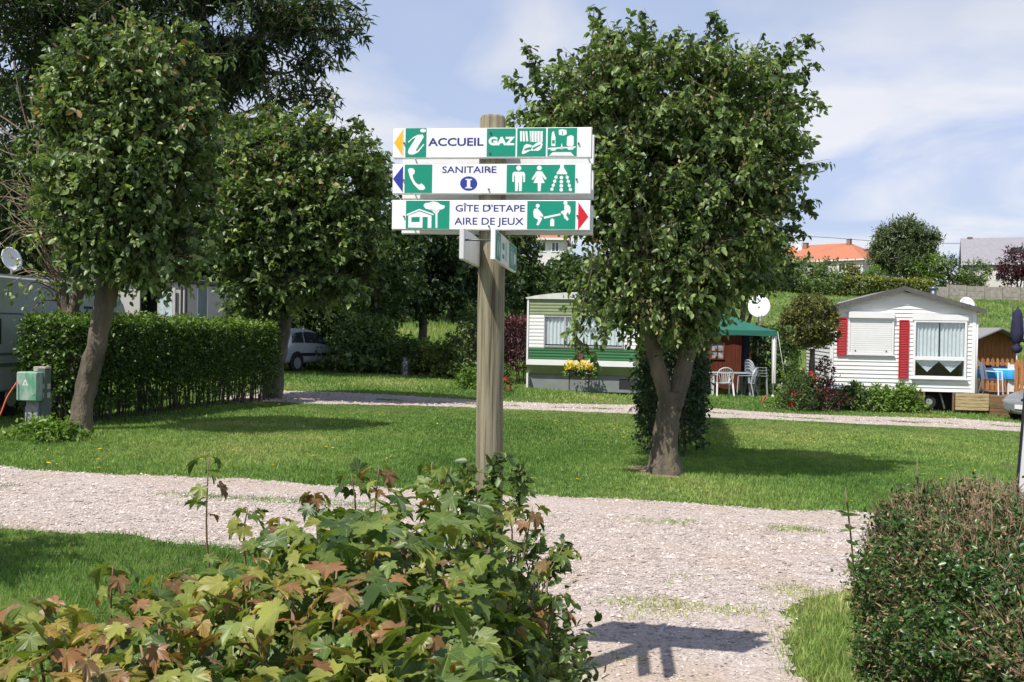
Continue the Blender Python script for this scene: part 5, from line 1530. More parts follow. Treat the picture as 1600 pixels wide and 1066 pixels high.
    # large window
    x0, x1, z0, z1 = wx0, wx1, wz0, wz1
    f = MB(); ring_frame(f, x0 - .02, x1 + .02, z0 - .02, z1 - .0, .055, -.05, .09)
    zr = z0 + .50
    f.box(x0 + .035, x1 - .035, -.045, .00, zr - .04, zr + .06); f.box(x0 - .05, x1 + .05, -.06, .02, z1, z1 + .16); f.box(x0 - .06, x1 + .06, -.08, -.0, z0 - .06, z0 - .022)
    fo = f.obj('window_frame', M_white, t, bevel=.004)
    pane_sheet('pane', x0 + .035, x1 - .035, zr + .06, z1 - .055, -.03, fo); pane_sheet('pane', x0 + .035, x1 - .035, z0 + .035, zr - .04, -.03, fo)
    xm = (x0 + x1) / 2
    curtain('curtain', x0 + .04, xm - .02, zr + .02, z1 - .04, .055, fo, 6, .035); curtain('curtain', xm + .02, x1 - .04, zr + .02, z1 - .04, .055, fo, 6, .035)
    # pointed cafe curtains behind the lower pane
    zig = lambda q: zr - .06 - .30 * (1 - abs(((q * 2) % 1) - .5) * 2)
    curtain('cafe_curtain', x0 + .06, x1 - .06, 0, zr + .0, .05, fo, 4, .008, zb=zig)
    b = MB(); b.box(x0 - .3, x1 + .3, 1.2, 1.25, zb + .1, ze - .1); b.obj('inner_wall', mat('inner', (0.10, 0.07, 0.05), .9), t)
    # skirting planks: left, and the projecting crate on the right; dark opening between
    for i in range(5):
        z = .02 + i * .092
        b = MB(); b.box(-.02, 2.42, .02, .045, z, z + .082); b.obj('skirting_plank', M_plankd, t)
        b = MB(); b.box(-.02, .005, .05, 3.2, z, z + .082); b.obj('skirting_plank', M_plankd, t)
        b = MB(); b.box(3.26, 4.10, -.06, -.035, z, z + .082); b.obj('skirting_plank', M_plank, t)
    for x in (3.28, 4.0, 3.9):
        b = MB(); b.box(x, x + .06, -.034, .02, .0, .47); b.obj('skirting_post', M_plank, t)
    for x in (2.44, 3.20):
        b = MB(); b.box(x, x + .05, .0, .05, -.02, zb); b.obj('skirting_post', M_plankd, t)
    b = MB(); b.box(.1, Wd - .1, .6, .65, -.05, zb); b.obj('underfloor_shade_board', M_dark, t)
    # transport wheel seen in the opening
    w = MB(); w.tube([(2.62, .10, .20), (2.62, .28, .20)], .18, 18); wo_ = w.obj('wheel', M_rubber, t)
    w = MB(); w.tube([(2.62, .088, .20), (2.62, .11, .20)], .09, 12); w.obj('rim', M_metal, wo_)
    b = MB(); b.tube([(3.05, .2, .02), (2.95, .35, .46)], .03, 6); b.obj('jack', M_metal, t)
    return t, o, ang, Wd
wh, who, wha, whW = white_home()
def WL(x, y, z=0.0):
    """place by the white home's own axes"""
    c_, s_ = math.cos(wha), math.sin(wha)
    p = Vector((who.x + x * c_ - y * s_, who.y + x * s_ + y * c_, 0)); p.z = g(p.x, p.y) + z; return p
# small dish on its roof
def dish(label, loc, r, aim, pole=None, m=None, deg=None):
    t = thing('satellite_dish', label, 'satellite dish', loc)
    b = MB(); n = 24; V = [(0, 0, 0)]; F = []
    rings = 5
    for j in range(1, rings + 1):
        q = r * j / rings
        for k in range(n):
            th = 2 * math.pi * k / n; V.append((q * math.cos(th), -.22 * q * q / r, q * 1.08 * math.sin(th)))
    for k in range(n): F.append((0, 1 + k, 1 + (k + 1) % n))
    for j in range(rings - 1):
        for k in range(n): F.append((1 + j * n + k, 1 + (j + 1) * n + k, 1 + (j + 1) * n + (k + 1) % n, 1 + j * n + (k + 1) % n))
    V2 = [(x, y + .012 * (1 if True else 0), z) for x, y, z in V]
    nn = len(V); F2 = [tuple(nn + i for i in reversed(f)) for f in F]
    rim = [(1 + (rings - 1) * n + k, 1 + (rings - 1) * n + (k + 1) % n, nn + 1 + (rings - 1) * n + (k + 1) % n, nn + 1 + (rings - 1) * n + k) for k in range(n)]
    b.add(V + V2, F + F2 + rim, True)
    # dish bowl opens towards -y
    b.v = [(x, -y, z) if False else (x, y, z) for x, y, z in b.v]
    bowl = b.obj('bowl', M_plastic if m is None else m, t, rot=(R(-18), 0, aim))
    a = MB(); a.bar((0, 0, -r), (0, -.5 * r, -.95 * r), .025); a.bar((0, -.5 * r, -.95 * r), (0, -.95 * r, -.35 * r), .022); arm = a.obj('arm', M_plastic, bowl)
    l = MB(); l.tube([(0, -.95 * r, -.38 * r), (0, -.78 * r, -.26 * r)], .035, 8); l.obj('receiver', M_metal, bowl)
    if pole:
        p = MB(); p.tube([(0, .05, -pole), (0, .05, .05)], .022, 8); p.obj('pole', M_metal, t)
    return t
p_ = W(1510, 477, 29); dish('small white satellite dish on the right slope of the white home roof', p_, .22, R(0), .3)
p_ = W(1186, 480, 33); dish('large round white satellite dish on a pole behind the gazebo', p_, .36, R(-15), p_.z - g(p_.x, p_.y))
p_ = W(17, 406, 20.0); dish('white satellite dish above the roof of the far left caravan', p_, .235, R(66), .55)

# gas bottle and timber deck with picket fence at the right of the white home
def deck():
    t = thing('timber_deck', 'raised brown timber deck with a picket fence right of the white home', 'deck', WL(4.14, 0.0), wha)
    z1 = .50
    for i in range(5):
        z = .02 + i * .094
        b = MB(); b.box(0, 2.6, -.02, .01, z, z + .086); b.obj('fascia_plank', M_plankd, t)  # darker plank colour stands in for the shade on the deck front
        b = MB(); b.box(2.6, 2.63, .0, 3.0, z, z + .086); b.obj('fascia_plank', M_plankd, t)
    for i in range(24):
        b = MB(); b.box(0, 2.62, -.02 + i * .13, .10 + i * .13, z1, z1 + .03); b.obj('deck_plank', M_plankd, t)
    for x in (.65, 1.9, 2.55):
        b = MB(); b.box(x, x + .08, .02, .10, 0, z1 + 1.02); b.obj('deck_post', M_picket, t)
    for z in (z1 + .18, z1 + .80):
        b = MB(); b.box(.60, 2.6, -.005, .015, z, z + .07); b.obj('fence_rail', M_picket, t)
        b = MB(); b.box(.05, 2.6, 3.00, 3.03, z, z + .07); b.obj('fence_rail', M_picket, t)
    for i in range(15):
        x = .60 + i * .135
        h = .98 + .02 * math.sin(i * 3)
        b = MB(); w_ = .085
        b.prism([(x, z1 + .05), (x + w_, z1 + .05), (x + w_, z1 + h - .06), (x + w_ * .75, z1 + h - .01), (x + w_ * .5, z1 + h), (x + w_ * .25, z1 + h - .01), (x, z1 + h - .06)], -.028, -.008)
        b.obj('picket', M_picket, t)
    for i in range(18):
        x = .05 + i * .135; h = 1.0
        b = MB(); w_ = .085
        b.prism([(x, z1 + .05), (x + w_, z1 + .05), (x + w_, z1 + h - .06), (x + w_ * .5, z1 + h), (x, z1 + h - .06)], 2.975, 2.995)
        b.obj('picket', M_picket, t)
    return t
deck()
# low white screen standing on the deck behind the pickets
ws = thing('white_screen', 'low white panel screen standing behind the picket fence on the deck', 'screen', WL(4.95, 1.15, .53), wha)
for i in range(3):
    b = MB(); b.box(i * .58, i * .58 + .56, 0, .03, .08, .84); b.obj('screen_panel', M_white, ws)
for i in range(4):
    b = MB(); b.box(i * .58 - .03, i * .58 + .01, -.01, .04, 0, .88); b.obj('screen_post', M_white, ws)
# folded parasol
pp = WL(5.02, .75, .5)
ps = thing('parasol', 'folded navy blue parasol standing behind the picket fence', 'parasol', pp)
b = MB(); b.tube([(0, 0, 0), (0, 0, 2.45)], .022, 8); b.obj('pole', M_white, ps)
b = MB(); n = 14
prof = [(.03, 2.42), (.10, 2.30), (.13, 2.0), (.14, 1.75), (.13, 1.55), (.07, 1.48), (.06, 1.44), (.12, 1.36), (.11, 1.26), (.05, 1.20)]
V = []; F = []
for i, (r_, z) in enumerate(prof):
    for k in range(n):
        th = 2 * math.pi * k / n; q = r_ * (1 + .22 * math.cos(th * 7) + .05 * math.sin(i * 3 + k)); V.append((q * math.cos(th), q * math.sin(th), z))
for i in range(len(prof) - 1):
    for k in range(n): F.append((i * n + k, i * n + (k + 1) % n, (i + 1) * n + (k + 1) % n, (i + 1) * n + k))
b.add(V, F, True); b.obj('canopy', M_navycloth, ps)
b = MB(); b.lathe([(.0, 2.50), (.02, 2.47), (.025, 2.42)], 8); b.obj('finial', M_navycloth, ps)

def table(label, loc, rz, lx, ly, h, m, cloth=None, group=None):
    t = thing('garden_table', label, 'table', loc, rz, group)
    b = MB(); b.box(-lx / 2, lx / 2, -ly / 2, ly / 2, h - .035, h); b.obj('tabletop', m, t, bevel=.01)
    for sx in (-1, 1):
        for sy in (-1, 1):
            b = MB(); b.bar((sx * (lx / 2 - .08), sy * (ly / 2 - .08), h - .035), (sx * (lx / 2 - .03), sy * (ly / 2 - .03), 0), .05); b.obj('leg', m, t)
    return t
tp_ = WL(4.62, 1.5, .53)
table('white garden table on the deck under a blue cloth', tp_, wha, 1.1, .8, .70, M_plastic)
b = MB()
nx_, ny_ = 22, 12; V = []; F = []
for j in range(ny_ + 1):
    for i in range(nx_ + 1):
        x = -.68 + 1.36 * i / nx_; y = -.52 + 1.04 * j / ny_
        ox = max(0, abs(x) - .56); oy = max(0, abs(y) - .41)
        drop = max(ox, oy) * 2.6
        V.append((max(-.575, min(.575, x)) + .02 * math.sin(y * 30) * (drop > 0), max(-.43, min(.43, y)) + .02 * math.sin(x * 28) * (drop > 0), .712 - drop))
for j in range(ny_):
    for i in range(nx_): F.append((j * (nx_ + 1) + i, j * (nx_ + 1) + i + 1, (j + 1) * (nx_ + 1) + i + 1, (j + 1) * (nx_ + 1) + i))
b.add(V, F, True); cl = b.obj('tablecloth', M_bluecloth, None, loc=tp_, rot=(0, 0, wha)); tag(cl, 'bright blue cloth draped over the table on the deck', 'tablecloth')
# folded clothes on the cloth and a jacket over a chair
b = MB(); 
for i in range(5): b.box(-.42 + .18 * i, -.28 + .18 * i, -.30, -.12, .72, .76 + .03 * (i % 2))
fc = b.obj('folded_towels', M_navycloth, None, loc=tp_ + Vector((0, 0, .003)), rot=(0, 0, wha), bevel=.012); tag(fc, 'row of dark folded towels lying on the blue tablecloth', 'towels')

def monobloc(name, label, loc, rz, m, group=None):
    """stacking plastic garden chair, seat facing -y"""
    t = thing(name, label, 'chair', loc, rz, group)
    # seat
    b = MB(); nx_, ny_ = 6, 6; V = []; F = []
    for j in range(ny_ + 1):
        for i in range(nx_ + 1):
            x = -.22 + .44 * i / nx_; y = -.22 + .42 * j / ny_
            V.append((x, y, .43 - .02 * math.cos(x * 6) - .02 * (y + .22)))
    o1 = len(V); V += [(x, y, z - .02) for x, y, z in V]
    for j in range(ny_):
        for i in range(nx_):
            q = (j * (nx_ + 1) + i, j * (nx_ + 1) + i + 1, (j + 1) * (nx_ + 1) + i + 1, (j + 1) * (nx_ + 1) + i); F.append(q); F.append(tuple(o1 + k for k in reversed(q)))
    b.add(V, F, True); b.obj('seat', m, t)
    # back: arched rim with fan slats
    b = MB(); arc = []
    for k in range(13):
        a = math.pi * k / 12; arc.append((-.24 * math.cos(a), .20 + .08 * math.sin(a), .62 + .26 * math.sin(a) ** .8))
    arc = [(-.23, .17, .41)] + arc + [(.23, .17, .41)]
    for p, q in zip(arc[:-1], arc[1:]): b.bar(p, q, .022, .05, up=(0, 1, 0))
    bo = b.obj('backrest', m, t)
    for k in range(7):
        f = (k - 3) / 3
        s = MB(); s.bar((f * .12, .19, .42), (f * .20, .265, .64 + .22 * (1 - f * f) ** .5 + .01), .024, .012, up=(0, 1, 0)); s.obj('back_slat', m, bo)
    for sx in (-1, 1):
        s = MB(); s.bar((sx * .24, -.22, .64), (sx * .245, .20, .66), .055, .018); s.obj('armrest', m, t)
        s = MB(); s.bar((sx * .235, -.22, .64), (sx * .25, -.25, 0), .045, .03); s.obj('leg', m, t)
        s = MB(); s.bar((sx * .23, .17, .44), (sx * .26, .27, 0), .045, .03); s.obj('leg', m, t)
    return t
M_shadeplastic = mat('shade_plastic', (0.34, 0.37, 0.40), .4, var=.05)  # white plastic with the shade under the gazebo put into its colour
gz = 29.6
ch0 = monobloc('plastic_chair', 'white plastic chair with its back towards the lawn', Gp(1130, gz), math.pi + .05, M_plastic, 'chairs under the gazebo')
# chair faces -y at rz=0; rotated so that the back is towards the camera
tb_ = Gp(1136, gz + .75)
table('white plastic table behind the white chair under the gazebo', tb_, .1, 1.25, .85, .72, M_shadeplastic)
ch1 = monobloc('plastic_chair', 'shade-grey plastic chair at the left of the gazebo table', Gp(1097, gz + .7), math.pi / 2, M_shadeplastic, 'chairs under the gazebo')
dup(ch1, Gp(1168, gz + .5), -math.pi / 2 - .5, 'shade-grey plastic chair turned sideways between the table and the stack', 'chairs under the gazebo')
stack_labels = ['lowest shade-grey chair of the stack under the gazebo', 'second shade-grey chair from the bottom of the stack under the gazebo', 'third shade-grey chair from the bottom of the stack under the gazebo', 'topmost shade-grey chair of the stack under the gazebo']
for i in range(4):
    p = Gp(1181, gz + .75); p.z += i * .085; p.y += i * .02
    dup(ch1, p, math.pi / 2 + .3, stack_labels[i], 'stacked chairs under the gazebo')
cw = WL(4.38, .75, .53)
dup(ch0, cw, .9, 'white plastic chair on the deck beside the blue table')

# ------------------------------------------------------------------ gazebo
def gazebo():
    fr = Gp(1208, 30.0)
    t = thing('gazebo', 'dark green fabric gazebo on white legs', 'gazebo', fr)
    Wg = 3.0; hl = 2.02
    cors = [(0, 0), (-Wg, .25), (-Wg + .25, Wg + .25), (.25, Wg)]
    for i, (x, y) in enumerate(cors):
        b = MB(); z0 = g(fr.x + x, fr.y + y) - fr.z
        b.tube([(x, y, z0 - .02), (x, y, hl)], .022, 8); lo = b.obj('leg', M_white, t)
        q = MB(); q.tube([(x, y, z0), (x, y, z0 + .1)], .045, 8); q.obj('foot', M_white, lo)
    ap = (-Wg / 2 + .12, Wg / 2 + .12, hl + .72)
    b = MB(); V = []; F = []
    n = 8
    ed = []
    for i in range(4):
        a_, c_ = Vector((*cors[i], hl)), Vector((*cors[(i + 1) % 4], hl))
        ctr = Vector((ap[0], ap[1], hl))
        a_ = ctr + (a_ - ctr) * 1.04; c_ = ctr + (c_ - ctr) * 1.04
        for k in range(n): 
            p = a_.lerp(c_, k / n); p.z += -.03 * math.sin(math.pi * k / n) * 0 + .02; ed.append(p)
    m_ = len(ed)
    rings = [0, .25, .5, .75, 1]
    for r_ in rings[:-1]:
        for p in ed:
            q = p.lerp(Vector(ap), r_); q.z -= .10 * math.sin(math.pi * r_); V.append(tuple(q))
    V.append(ap)
    for j in range(3):
        for k in range(m_): F.append((j * m_ + k, j * m_ + (k + 1) % m_, (j + 1) * m_ + (k + 1) % m_, (j + 1) * m_ + k))
    for k in range(m_): F.append((3 * m_ + k, 3 * m_ + (k + 1) % m_, 4 * m_))
    # valance
    o_ = len(V)
    V += [(p.x, p.y, p.z - .16 - .01 * math.sin(i * 1.7)) for i, p in enumerate(ed)]
    for k in range(m_): F.append((k, (k + 1) % m_, o_ + (k + 1) % m_, o_ + k))
    b.add(V, F, False); b.obj('canopy', M_canopy, t)
    # striped white corner curtain on the front right leg and guy rope
    b = MB()
    for k in range(5): b.bar((.03 + .025 * k - .06, .0 + .02 * math.sin(k * 2), .45), (.04 + .035 * k - .10, 0 + .03 * math.sin(k * 2), hl - .1), .02, .02)
    b.obj('tied_curtain', M_white, t)
    b = MB(); b.tube([(.1, 0, hl), (.42, -.15, 0)], .006, 4); b.obj('guy_rope', M_white, t)
    b = MB(); b.box(-.35, -.16, 2.4, 2.75, 0, hl - .1); b.obj('dark_side_curtain', M_navycloth, t)
    return t
gazebo()
# red-brown shed behind
def shed(label, a, ang, w, d, h, rise, m, roof_m, win=True, group=None, ovh=.18):
    t = thing('garden_shed', label, 'shed', a, ang, group)
    nbd = int(w / .14)
    c = MB(); c.prism([(.02, 0), (w - .02, 0), (w - .02, h - .02), (w / 2, h + rise - .03), (.02, h - .02)], .03, d); c.obj('wall', m, t)
    for i in range(nbd):
        x0_ = i * w / nbd; x1_ = (i + 1) * w / nbd - .006
        def top(x): return h + rise * (1 - abs(x - w / 2) / (w / 2)) - .02
        b = MB(); b.prism([(x0_, 0), (x1_, 0), (x1_, top(x1_)), (x0_, top(x0_))], 0.002 * (i % 2), .028); b.obj('wall_board', m, t)
    for s in (0, 1):
        xa, xb_ = (-.12, w / 2) if s == 0 else (w / 2, w + .12)
        za, zb_ = (h - rise * .12 / (w / 2), h + rise) if s == 0 else (h + rise, h - rise * .12 / (w / 2))
        b = MB(); b.add([(xa, -ovh, za), (xb_, -ovh, zb_), (xb_, d + .1, zb_), (xa, d + .1, za), (xa, -ovh, za + .05), (xb_, -ovh, zb_ + .05), (xb_, d + .1, zb_ + .05), (xa, d + .1, za + .05)],
              [(0, 1, 5, 4), (0, 3, 2, 1), (4, 5, 6, 7), (0, 4, 7, 3), (1, 2, 6, 5), (3, 7, 6, 2)]); b.obj('roof', roof_m, t)
    if win:
        x0_, x1_, z0_, z1_ = win
        f = MB(); ring_frame(f, x0_, x1_, z0_, z1_, .045, -.03, -.002); f.box((x0_ + x1_) / 2 - .018, (x0_ + x1_) / 2 + .018, -.028, -.004, z0_ + .045, z1_ - .045); f.box(x0_ + .045, x1_ - .045, -.026, -.006, (z0_ + z1_) / 2 - .015, (z0_ + z1_) / 2 + .015)
        fo = f.obj('window_frame', mat('window_red', (0.30, 0.07, 0.04), .6), t)
        b = MB(); b.box(x0_ + .04, x1_ - .04, -.012, -.003, z0_ + .04, z1_ - .04); b.obj('pane', mat('pane_curtained', (0.45, 0.47, 0.50), .2, var=.5, scale=9), fo)
    return t
sa = Gp(1090, 34)
shed('red brown wooden shed with a small curtained window behind the gazebo', sa, .12, 2.05, 2.4, 1.85, .16, M_shed, M_felt, (.42, .92, 1.02, 1.60))
sb = Gp(1509, 35.5)
shed('brown shed with grey gabled roof behind the deck', sb, .0, 1.80, 2.2, 2.10, .40, M_shedlight, M_felt, None, ovh=.75)

# ------------------------------------------------------------------ green striped static caravan
def green_caravan():
    a = Gp(822, 29.0); c = Gp(1000, 28.3)
    ang = math.atan2(c.y - a.y, c.x - a.x); w = math.hypot(c.x - a.x, c.y - a.y); D = 8.5
    t = thing('static_caravan', 'old static caravan with green and white stripes and a wide curtained window', 'caravan', Vector((a.x, a.y, g(a.x, a.y))), ang)
    def ribbed(name, z0, z1, n, m, x0=0.0, x1=None, y=0.0, full=True, bow=0.0):
        """corrugated sheet band all round the body"""
        x1 = w if x1 is None else x1
        b = MB(); h = (z1 - z0) / n
        for i in range(n):
            za = z0 + i * h; zb_ = za + h
            b.prismx([(y + .035, za), (y + .004, za + .002), (y, za + h * .35), (y + .012, zb_ - .002), (y + .035, zb_ - .001)], x0, x1)
        if full:
            b.box(x0 + .02, x0 + .03 + .02, .036, D, z0, z1); b.box(x1 - .05, x1 - .02, .036, D, z0, z1)
        return b.obj(name, m, t)
    ribbed('khaki_band', 2.16, 2.62, 5, M_ckhaki)
    wx0, wx1, wz0, wz1 = .50, 2.82, 1.24, 2.14
    ribbed('white_siding', 1.20, 2.16, 9, M_siding, 0, wx0 - .001)
    ribbed('white_siding', 1.20, 2.16, 9, M_siding, wx1 + .001, w)
    b = MB(); b.box(wx0, wx1, .0, .04, 1.20, wz0 - .001); b.obj('window_sill_panel', M_siding, t)
    ribbed('green_band', .86, 1.20, 4, M_cgreen)
    b = MB(); b.box(-.01, w + .01, -.02, .04, .70, .86); b.box(0.0, .03, .04, D, .70, .86); b.obj('white_trim', M_white, t)
    b = MB(); b.prismx([(-.01, .70), (.16, .44), (.3, .44), (.3, .70)], 0, w); b.obj('lower_panel', M_ckhaki, t)
    b = MB(); b.box(.06, w - .06, .20, .24, -.05, .44); b.box(.06, .1, .24, D, -.05, .44); b.obj('skirt', M_cskirt, t)
    b = MB(); b.box(w - .62, w - .12, .185, .198, .06, .34); b.obj('vent', M_dark, t)
    # bowed roof
    V = []; n = 12
    poly = [(-.03, 2.62)] + [(-.05 + (w + .1) * i / n, 2.66 + .17 * math.sin(math.pi * i / n) ** .8) for i in range(n + 1)] + [(w + .03, 2.62)]
    b = MB(); b.prism(poly, -.05, D + .05); b.obj('roof', mat('caravan_roof', (0.60, 0.60, 0.56), .6), t)
    for x in (0, w - .04):
        b = MB(); b.box(x - .006, x + .046, -.024, .0, .86, 2.62); b.obj('corner_trim', M_white, t)
    # window of three panes with net curtains
    M_alu = mat('aluminium', (0.55, 0.54, 0.57), .4, .4)
    f = MB(); ring_frame(f, wx0, wx1, wz0, wz1, .035, -.03, .03)
    m1, m2 = wx0 + .62, wx1 - .62
    for m_ in (m1, m2): f.box(m_ - .025, m_ + .025, -.026, .026, wz0 + .035, wz1 - .035)
    f.box(m1 + .025, m2 - .025, -.03, .02, wz1 - .34, wz1 - .30)
    fo = f.obj('window_frame', M_alu, t)
    for q0, q1 in ((wx0 + .035, m1 - .025), (m1 + .025, m2 - .025), (m2 + .025, wx1 - .035)):
        pane_sheet('pane', q0, q1, wz0 + .035, wz1 - .035, -.02, fo)
        curtain('curtain', q0, q1, wz0 + .07, wz1 - .02, .052, fo, max(4, int((q1 - q0) / .10)), .028)
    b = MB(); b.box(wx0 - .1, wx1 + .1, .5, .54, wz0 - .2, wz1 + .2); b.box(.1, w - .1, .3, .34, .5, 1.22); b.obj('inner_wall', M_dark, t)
    b = MB(); b.tube([(1.55, -.02, 1.0), (1.55, -.045, 1.0)], .13, 16); b.obj('round_plaque', mat('plaque', (0.12, 0.05, 0.035), .6), t)
    b = MB(); b.box(-.0, .05, -.0, .18, .0, .45); b.obj('corner_leg', M_white, t)
    return t, w, ang, a
gc, gcw, gca, gco = green_caravan()
# flower basket hanging below the window
def GL(x, y, z):
    c_, s_ = math.cos(gca), math.sin(gca)
    return Vector((gco.x + x * c_ - y * s_, gco.y + x * s_ + y * c_, g(gco.x, gco.y) + z))
fl = thing('flower_trough', 'trough of yellow flowers in front of the green striped caravan', 'flower box', GL(1.6, -.28, 0))
b = MB(); b.prismx([(-.10, .42), (.10, .42), (.13, .60), (-.13, .60)], -.34, .34); b.obj('trough', M_dark, fl)
b = MB(); b.bar((-.28, 0, .42), (-.28, 0, 0), .03); b.bar((.28, 0, .42), (.28, 0, 0), .03); b.obj('stand', M_trim, fl)
M_yfl = leaf_mat('yellow_flower', [(0, (0.70, 0.42, 0.01)), (1, (0.85, 0.62, 0.03))], trans=.2)
n = 420; P = np.stack([rng.uniform(-.40, .40, n), rng.normal(size=n) * .10 - .02, .72 + rng.uniform(-.12, .14, n)], -1)
leaves('blossoms', P, rand_dirs(n), np.tile([0, -.6, .6], (n, 1)) + rng.normal(size=(n, 3)) * .3, rng.uniform(.04, .07, n), rng.uniform(0, 1, n), M_yfl, fl, LEAF4)
n = 500; P = np.stack([rng.uniform(-.44, .50, n), rng.normal(size=n) * .10, .58 + rng.uniform(-.2, .16, n)], -1)
leaves('foliage', P, rand_dirs(n), np.tile([0, -.4, .7], (n, 1)), rng.uniform(.05, .09, n), rng.uniform(.2, .9, n), F_bright, fl, LEAF2)

# ------------------------------------------------------------------ far left: touring caravan and cabin with open door
def touring():
    # long side runs from near left (outside the picture) away to the front end
    p0 = Vector((-8.05, 13.2, 0)); p1 = Vector((-7.72, 20.2, 0))
    ax = (p1 - p0); L = ax.length; ang = math.atan2(ax.y, ax.x)
    o = Vector((p0.x, p0.y, g(p0.x, p0.y)))
    t = thing('touring_caravan', 'long pale grey green touring caravan with a rounded front, cut by the left picture edge', 'caravan', o, ang)
    H0, H1 = .40, 2.22
    # side profile in local x (along) / z ; body width towards +y (away from lane)
    prof = [(0, H0), (L - .9, H0), (L - .15, .65), (L - .02, .95), (L - .12, 1.45), (L - .45, 1.9), (L - .95, H1 - .02), (L - 1.5, H1), (.4, H1), (0, H1 - .2)]
    b = MB(); b.prism(prof, 0, 2.2); b.obj('body', M_carawhite, t, bevel=.03)
    for z, h in ((1.62, .02), (.98, .03), (.80, .05)):
        b = MB(); b.box(.05, L - .55, -.012, -.001, z, z + h); b.obj('side_moulding', mat('moulding', (0.10, 0.14, 0.13), .5), t)
    b = MB(); b.prism([(L - 2.1, H1 - .42), (L - 1.15, H1 - .42), (L - .62, 1.62), (L - .60, 1.58), (L - 1.14, H1 - .46), (L - 2.1, H1 - .46)], -.014, -.002); b.obj('awning_channel', M_trim, t)
    for k, x in enumerate((2.6, 3.4)):
        b = MB(); b.tube([(x, .05, .32), (x, .25, .32)], .32, 18); wo_ = b.obj('wheel', M_rubber, t)
        q = MB(); q.tube([(x, .03, .32), (x, .06, .32)], .17, 14); q.obj('rim', M_metal, wo_)
    b = MB(); b.box(0, L - 1.2, .05, .09, .1, H0); b.obj('skirt', M_cskirt, t)
    x0_, x1_, z0_, z1_ = .9, 2.2, 1.15, 1.55
    f = MB(); ring_frame(f, x0_, x1_, z0_, z1_, .04, -.02, -.002); fo = f.obj('window_frame', M_trim, t)
    b = MB(); b.box(x0_ + .04, x1_ - .04, -.014, -.003, z0_ + .04, z1_ - .04); b.obj('pane', M_carglass, fo)
    b = MB(); b.box(.3, L - 1.4, .05, 2.1, H1, H1 + .03); b.obj('roof', M_cream, t)
    return t
touring()
# the side wall of the cabin recedes to the right in the photograph: build it along that line
def cabin2():
    Z = 27.0
    cr = W(290, 500, Z)
    o = Vector((cr.x, cr.y, g(cr.x, cr.y)))
    H = W(290, 442, Z).z - o.z
    t = thing('mobile_home', 'pale flat-roofed mobile home with its door standing open behind the long hedge', 'mobile home', o)
    d1 = Vector((-.985, .17, 0)).normalized()        # front wall direction (to the left)
    d2 = Vector((.13, .99, 0)).normalized()          # side wall direction (away, right)
    def slab(name, d, flip, u0, u1, z0, z1, off, th, m, par=None):
        n_ = Vector((d.y, -d.x, 0)) * flip
        a0 = d * u0 + n_ * off; a1 = d * u1 + n_ * off; b0 = d * u0 + n_ * (off - th); b1 = d * u1 + n_ * (off - th)
        V = [(*a0[:2], z0), (*a1[:2], z0), (*a1[:2], z1), (*a0[:2], z1), (*b0[:2], z0), (*b1[:2], z0), (*b1[:2], z1), (*b0[:2], z1)]
        b = MB(); b.add(V, [(0, 1, 2, 3), (7, 6, 5, 4), (0, 4, 5, 1), (3, 2, 6, 7), (0, 3, 7, 4), (1, 5, 6, 2)]); return b.obj(name, m, par or t)
    F1 = -1; F2 = 1
    slab('wall', d1, F1, 0, .80, .4, H, 0, .06, M_cream); slab('wall', d1, F1, 1.36, 4.6, .4, H, 0, .06, M_cream); slab('wall', d1, F1, .80, 1.36, H - .12, H, 0, .06, M_cream)
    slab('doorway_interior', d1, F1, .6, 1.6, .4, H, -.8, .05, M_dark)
    dd = slab('door', d1, F1, .26, .78, .45, H - .14, .10, .03, M_cream)
    slab('door_glass', d1, F1, .34, .70, 1.25, H - .26, .106, .004, mat('frosted_glass', (0.42, 0.50, 0.55), .2, var=.2, scale=6), dd)
    slab('drainpipe', d1, F1, .10, .14, .4, H - .1, .03, .03, M_trim)
    slab('wall', d2, F2, .06, 5.2, .4, H - .02, 0, .06, mat('cabin_side', (0.46, 0.42, 0.42), .6, var=.05, scale=3))
    for u0, u1, z0, z1 in ((.7, 1.3, .9, 2.55), (3.0, 4.6, 1.3, 2.3)):
        w_ = slab('window', d2, F2, u0, u1, z0, z1, .012, .01, mat('dull_glass', (0.20, 0.24, 0.27), .15, var=.1))
        slab('window_frame', d2, F2, u0 - .05, u0, z0 - .03, z1 + .03, .02, .018, M_white, w_); slab('window_frame', d2, F2, u1, u1 + .05, z0 - .03, z1 + .03, .02, .018, M_white, w_)
    slab('corner_trim', d2, F2, -.02, .05, .4, H, .02, .05, M_trim)
    b = MB(); e = .10
    c0 = d1 * -(.0) + Vector((0, 0, 0)); pts = [d2 * -.1 + d1 * -.1, d2 * 5.3 + d1 * -.1, d2 * 5.3 + d1 * 4.7, d2 * -.1 + d1 * 4.7]
    b.add([(p.x, p.y, H) for p in pts] + [(p.x, p.y, H + .09) for p in pts], [(0, 1, 2, 3), (7, 6, 5, 4), (0, 4, 5, 1), (1, 5, 6, 2), (2, 6, 7, 3), (3, 7, 4, 0)])
    b.obj('roof', M_roofgrey, t)
    b = MB(); b.add([(p.x, p.y, H + .095) for p in pts] + [(p.x * .99, p.y * .99, H + .12) for p in pts], [(0, 1, 2, 3), (7, 6, 5, 4), (0, 4, 5, 1), (1, 5, 6, 2), (2, 6, 7, 3), (3, 7, 4, 0)])
    b.obj('roof_capping', M_metal, t)
    return t
cabin2()

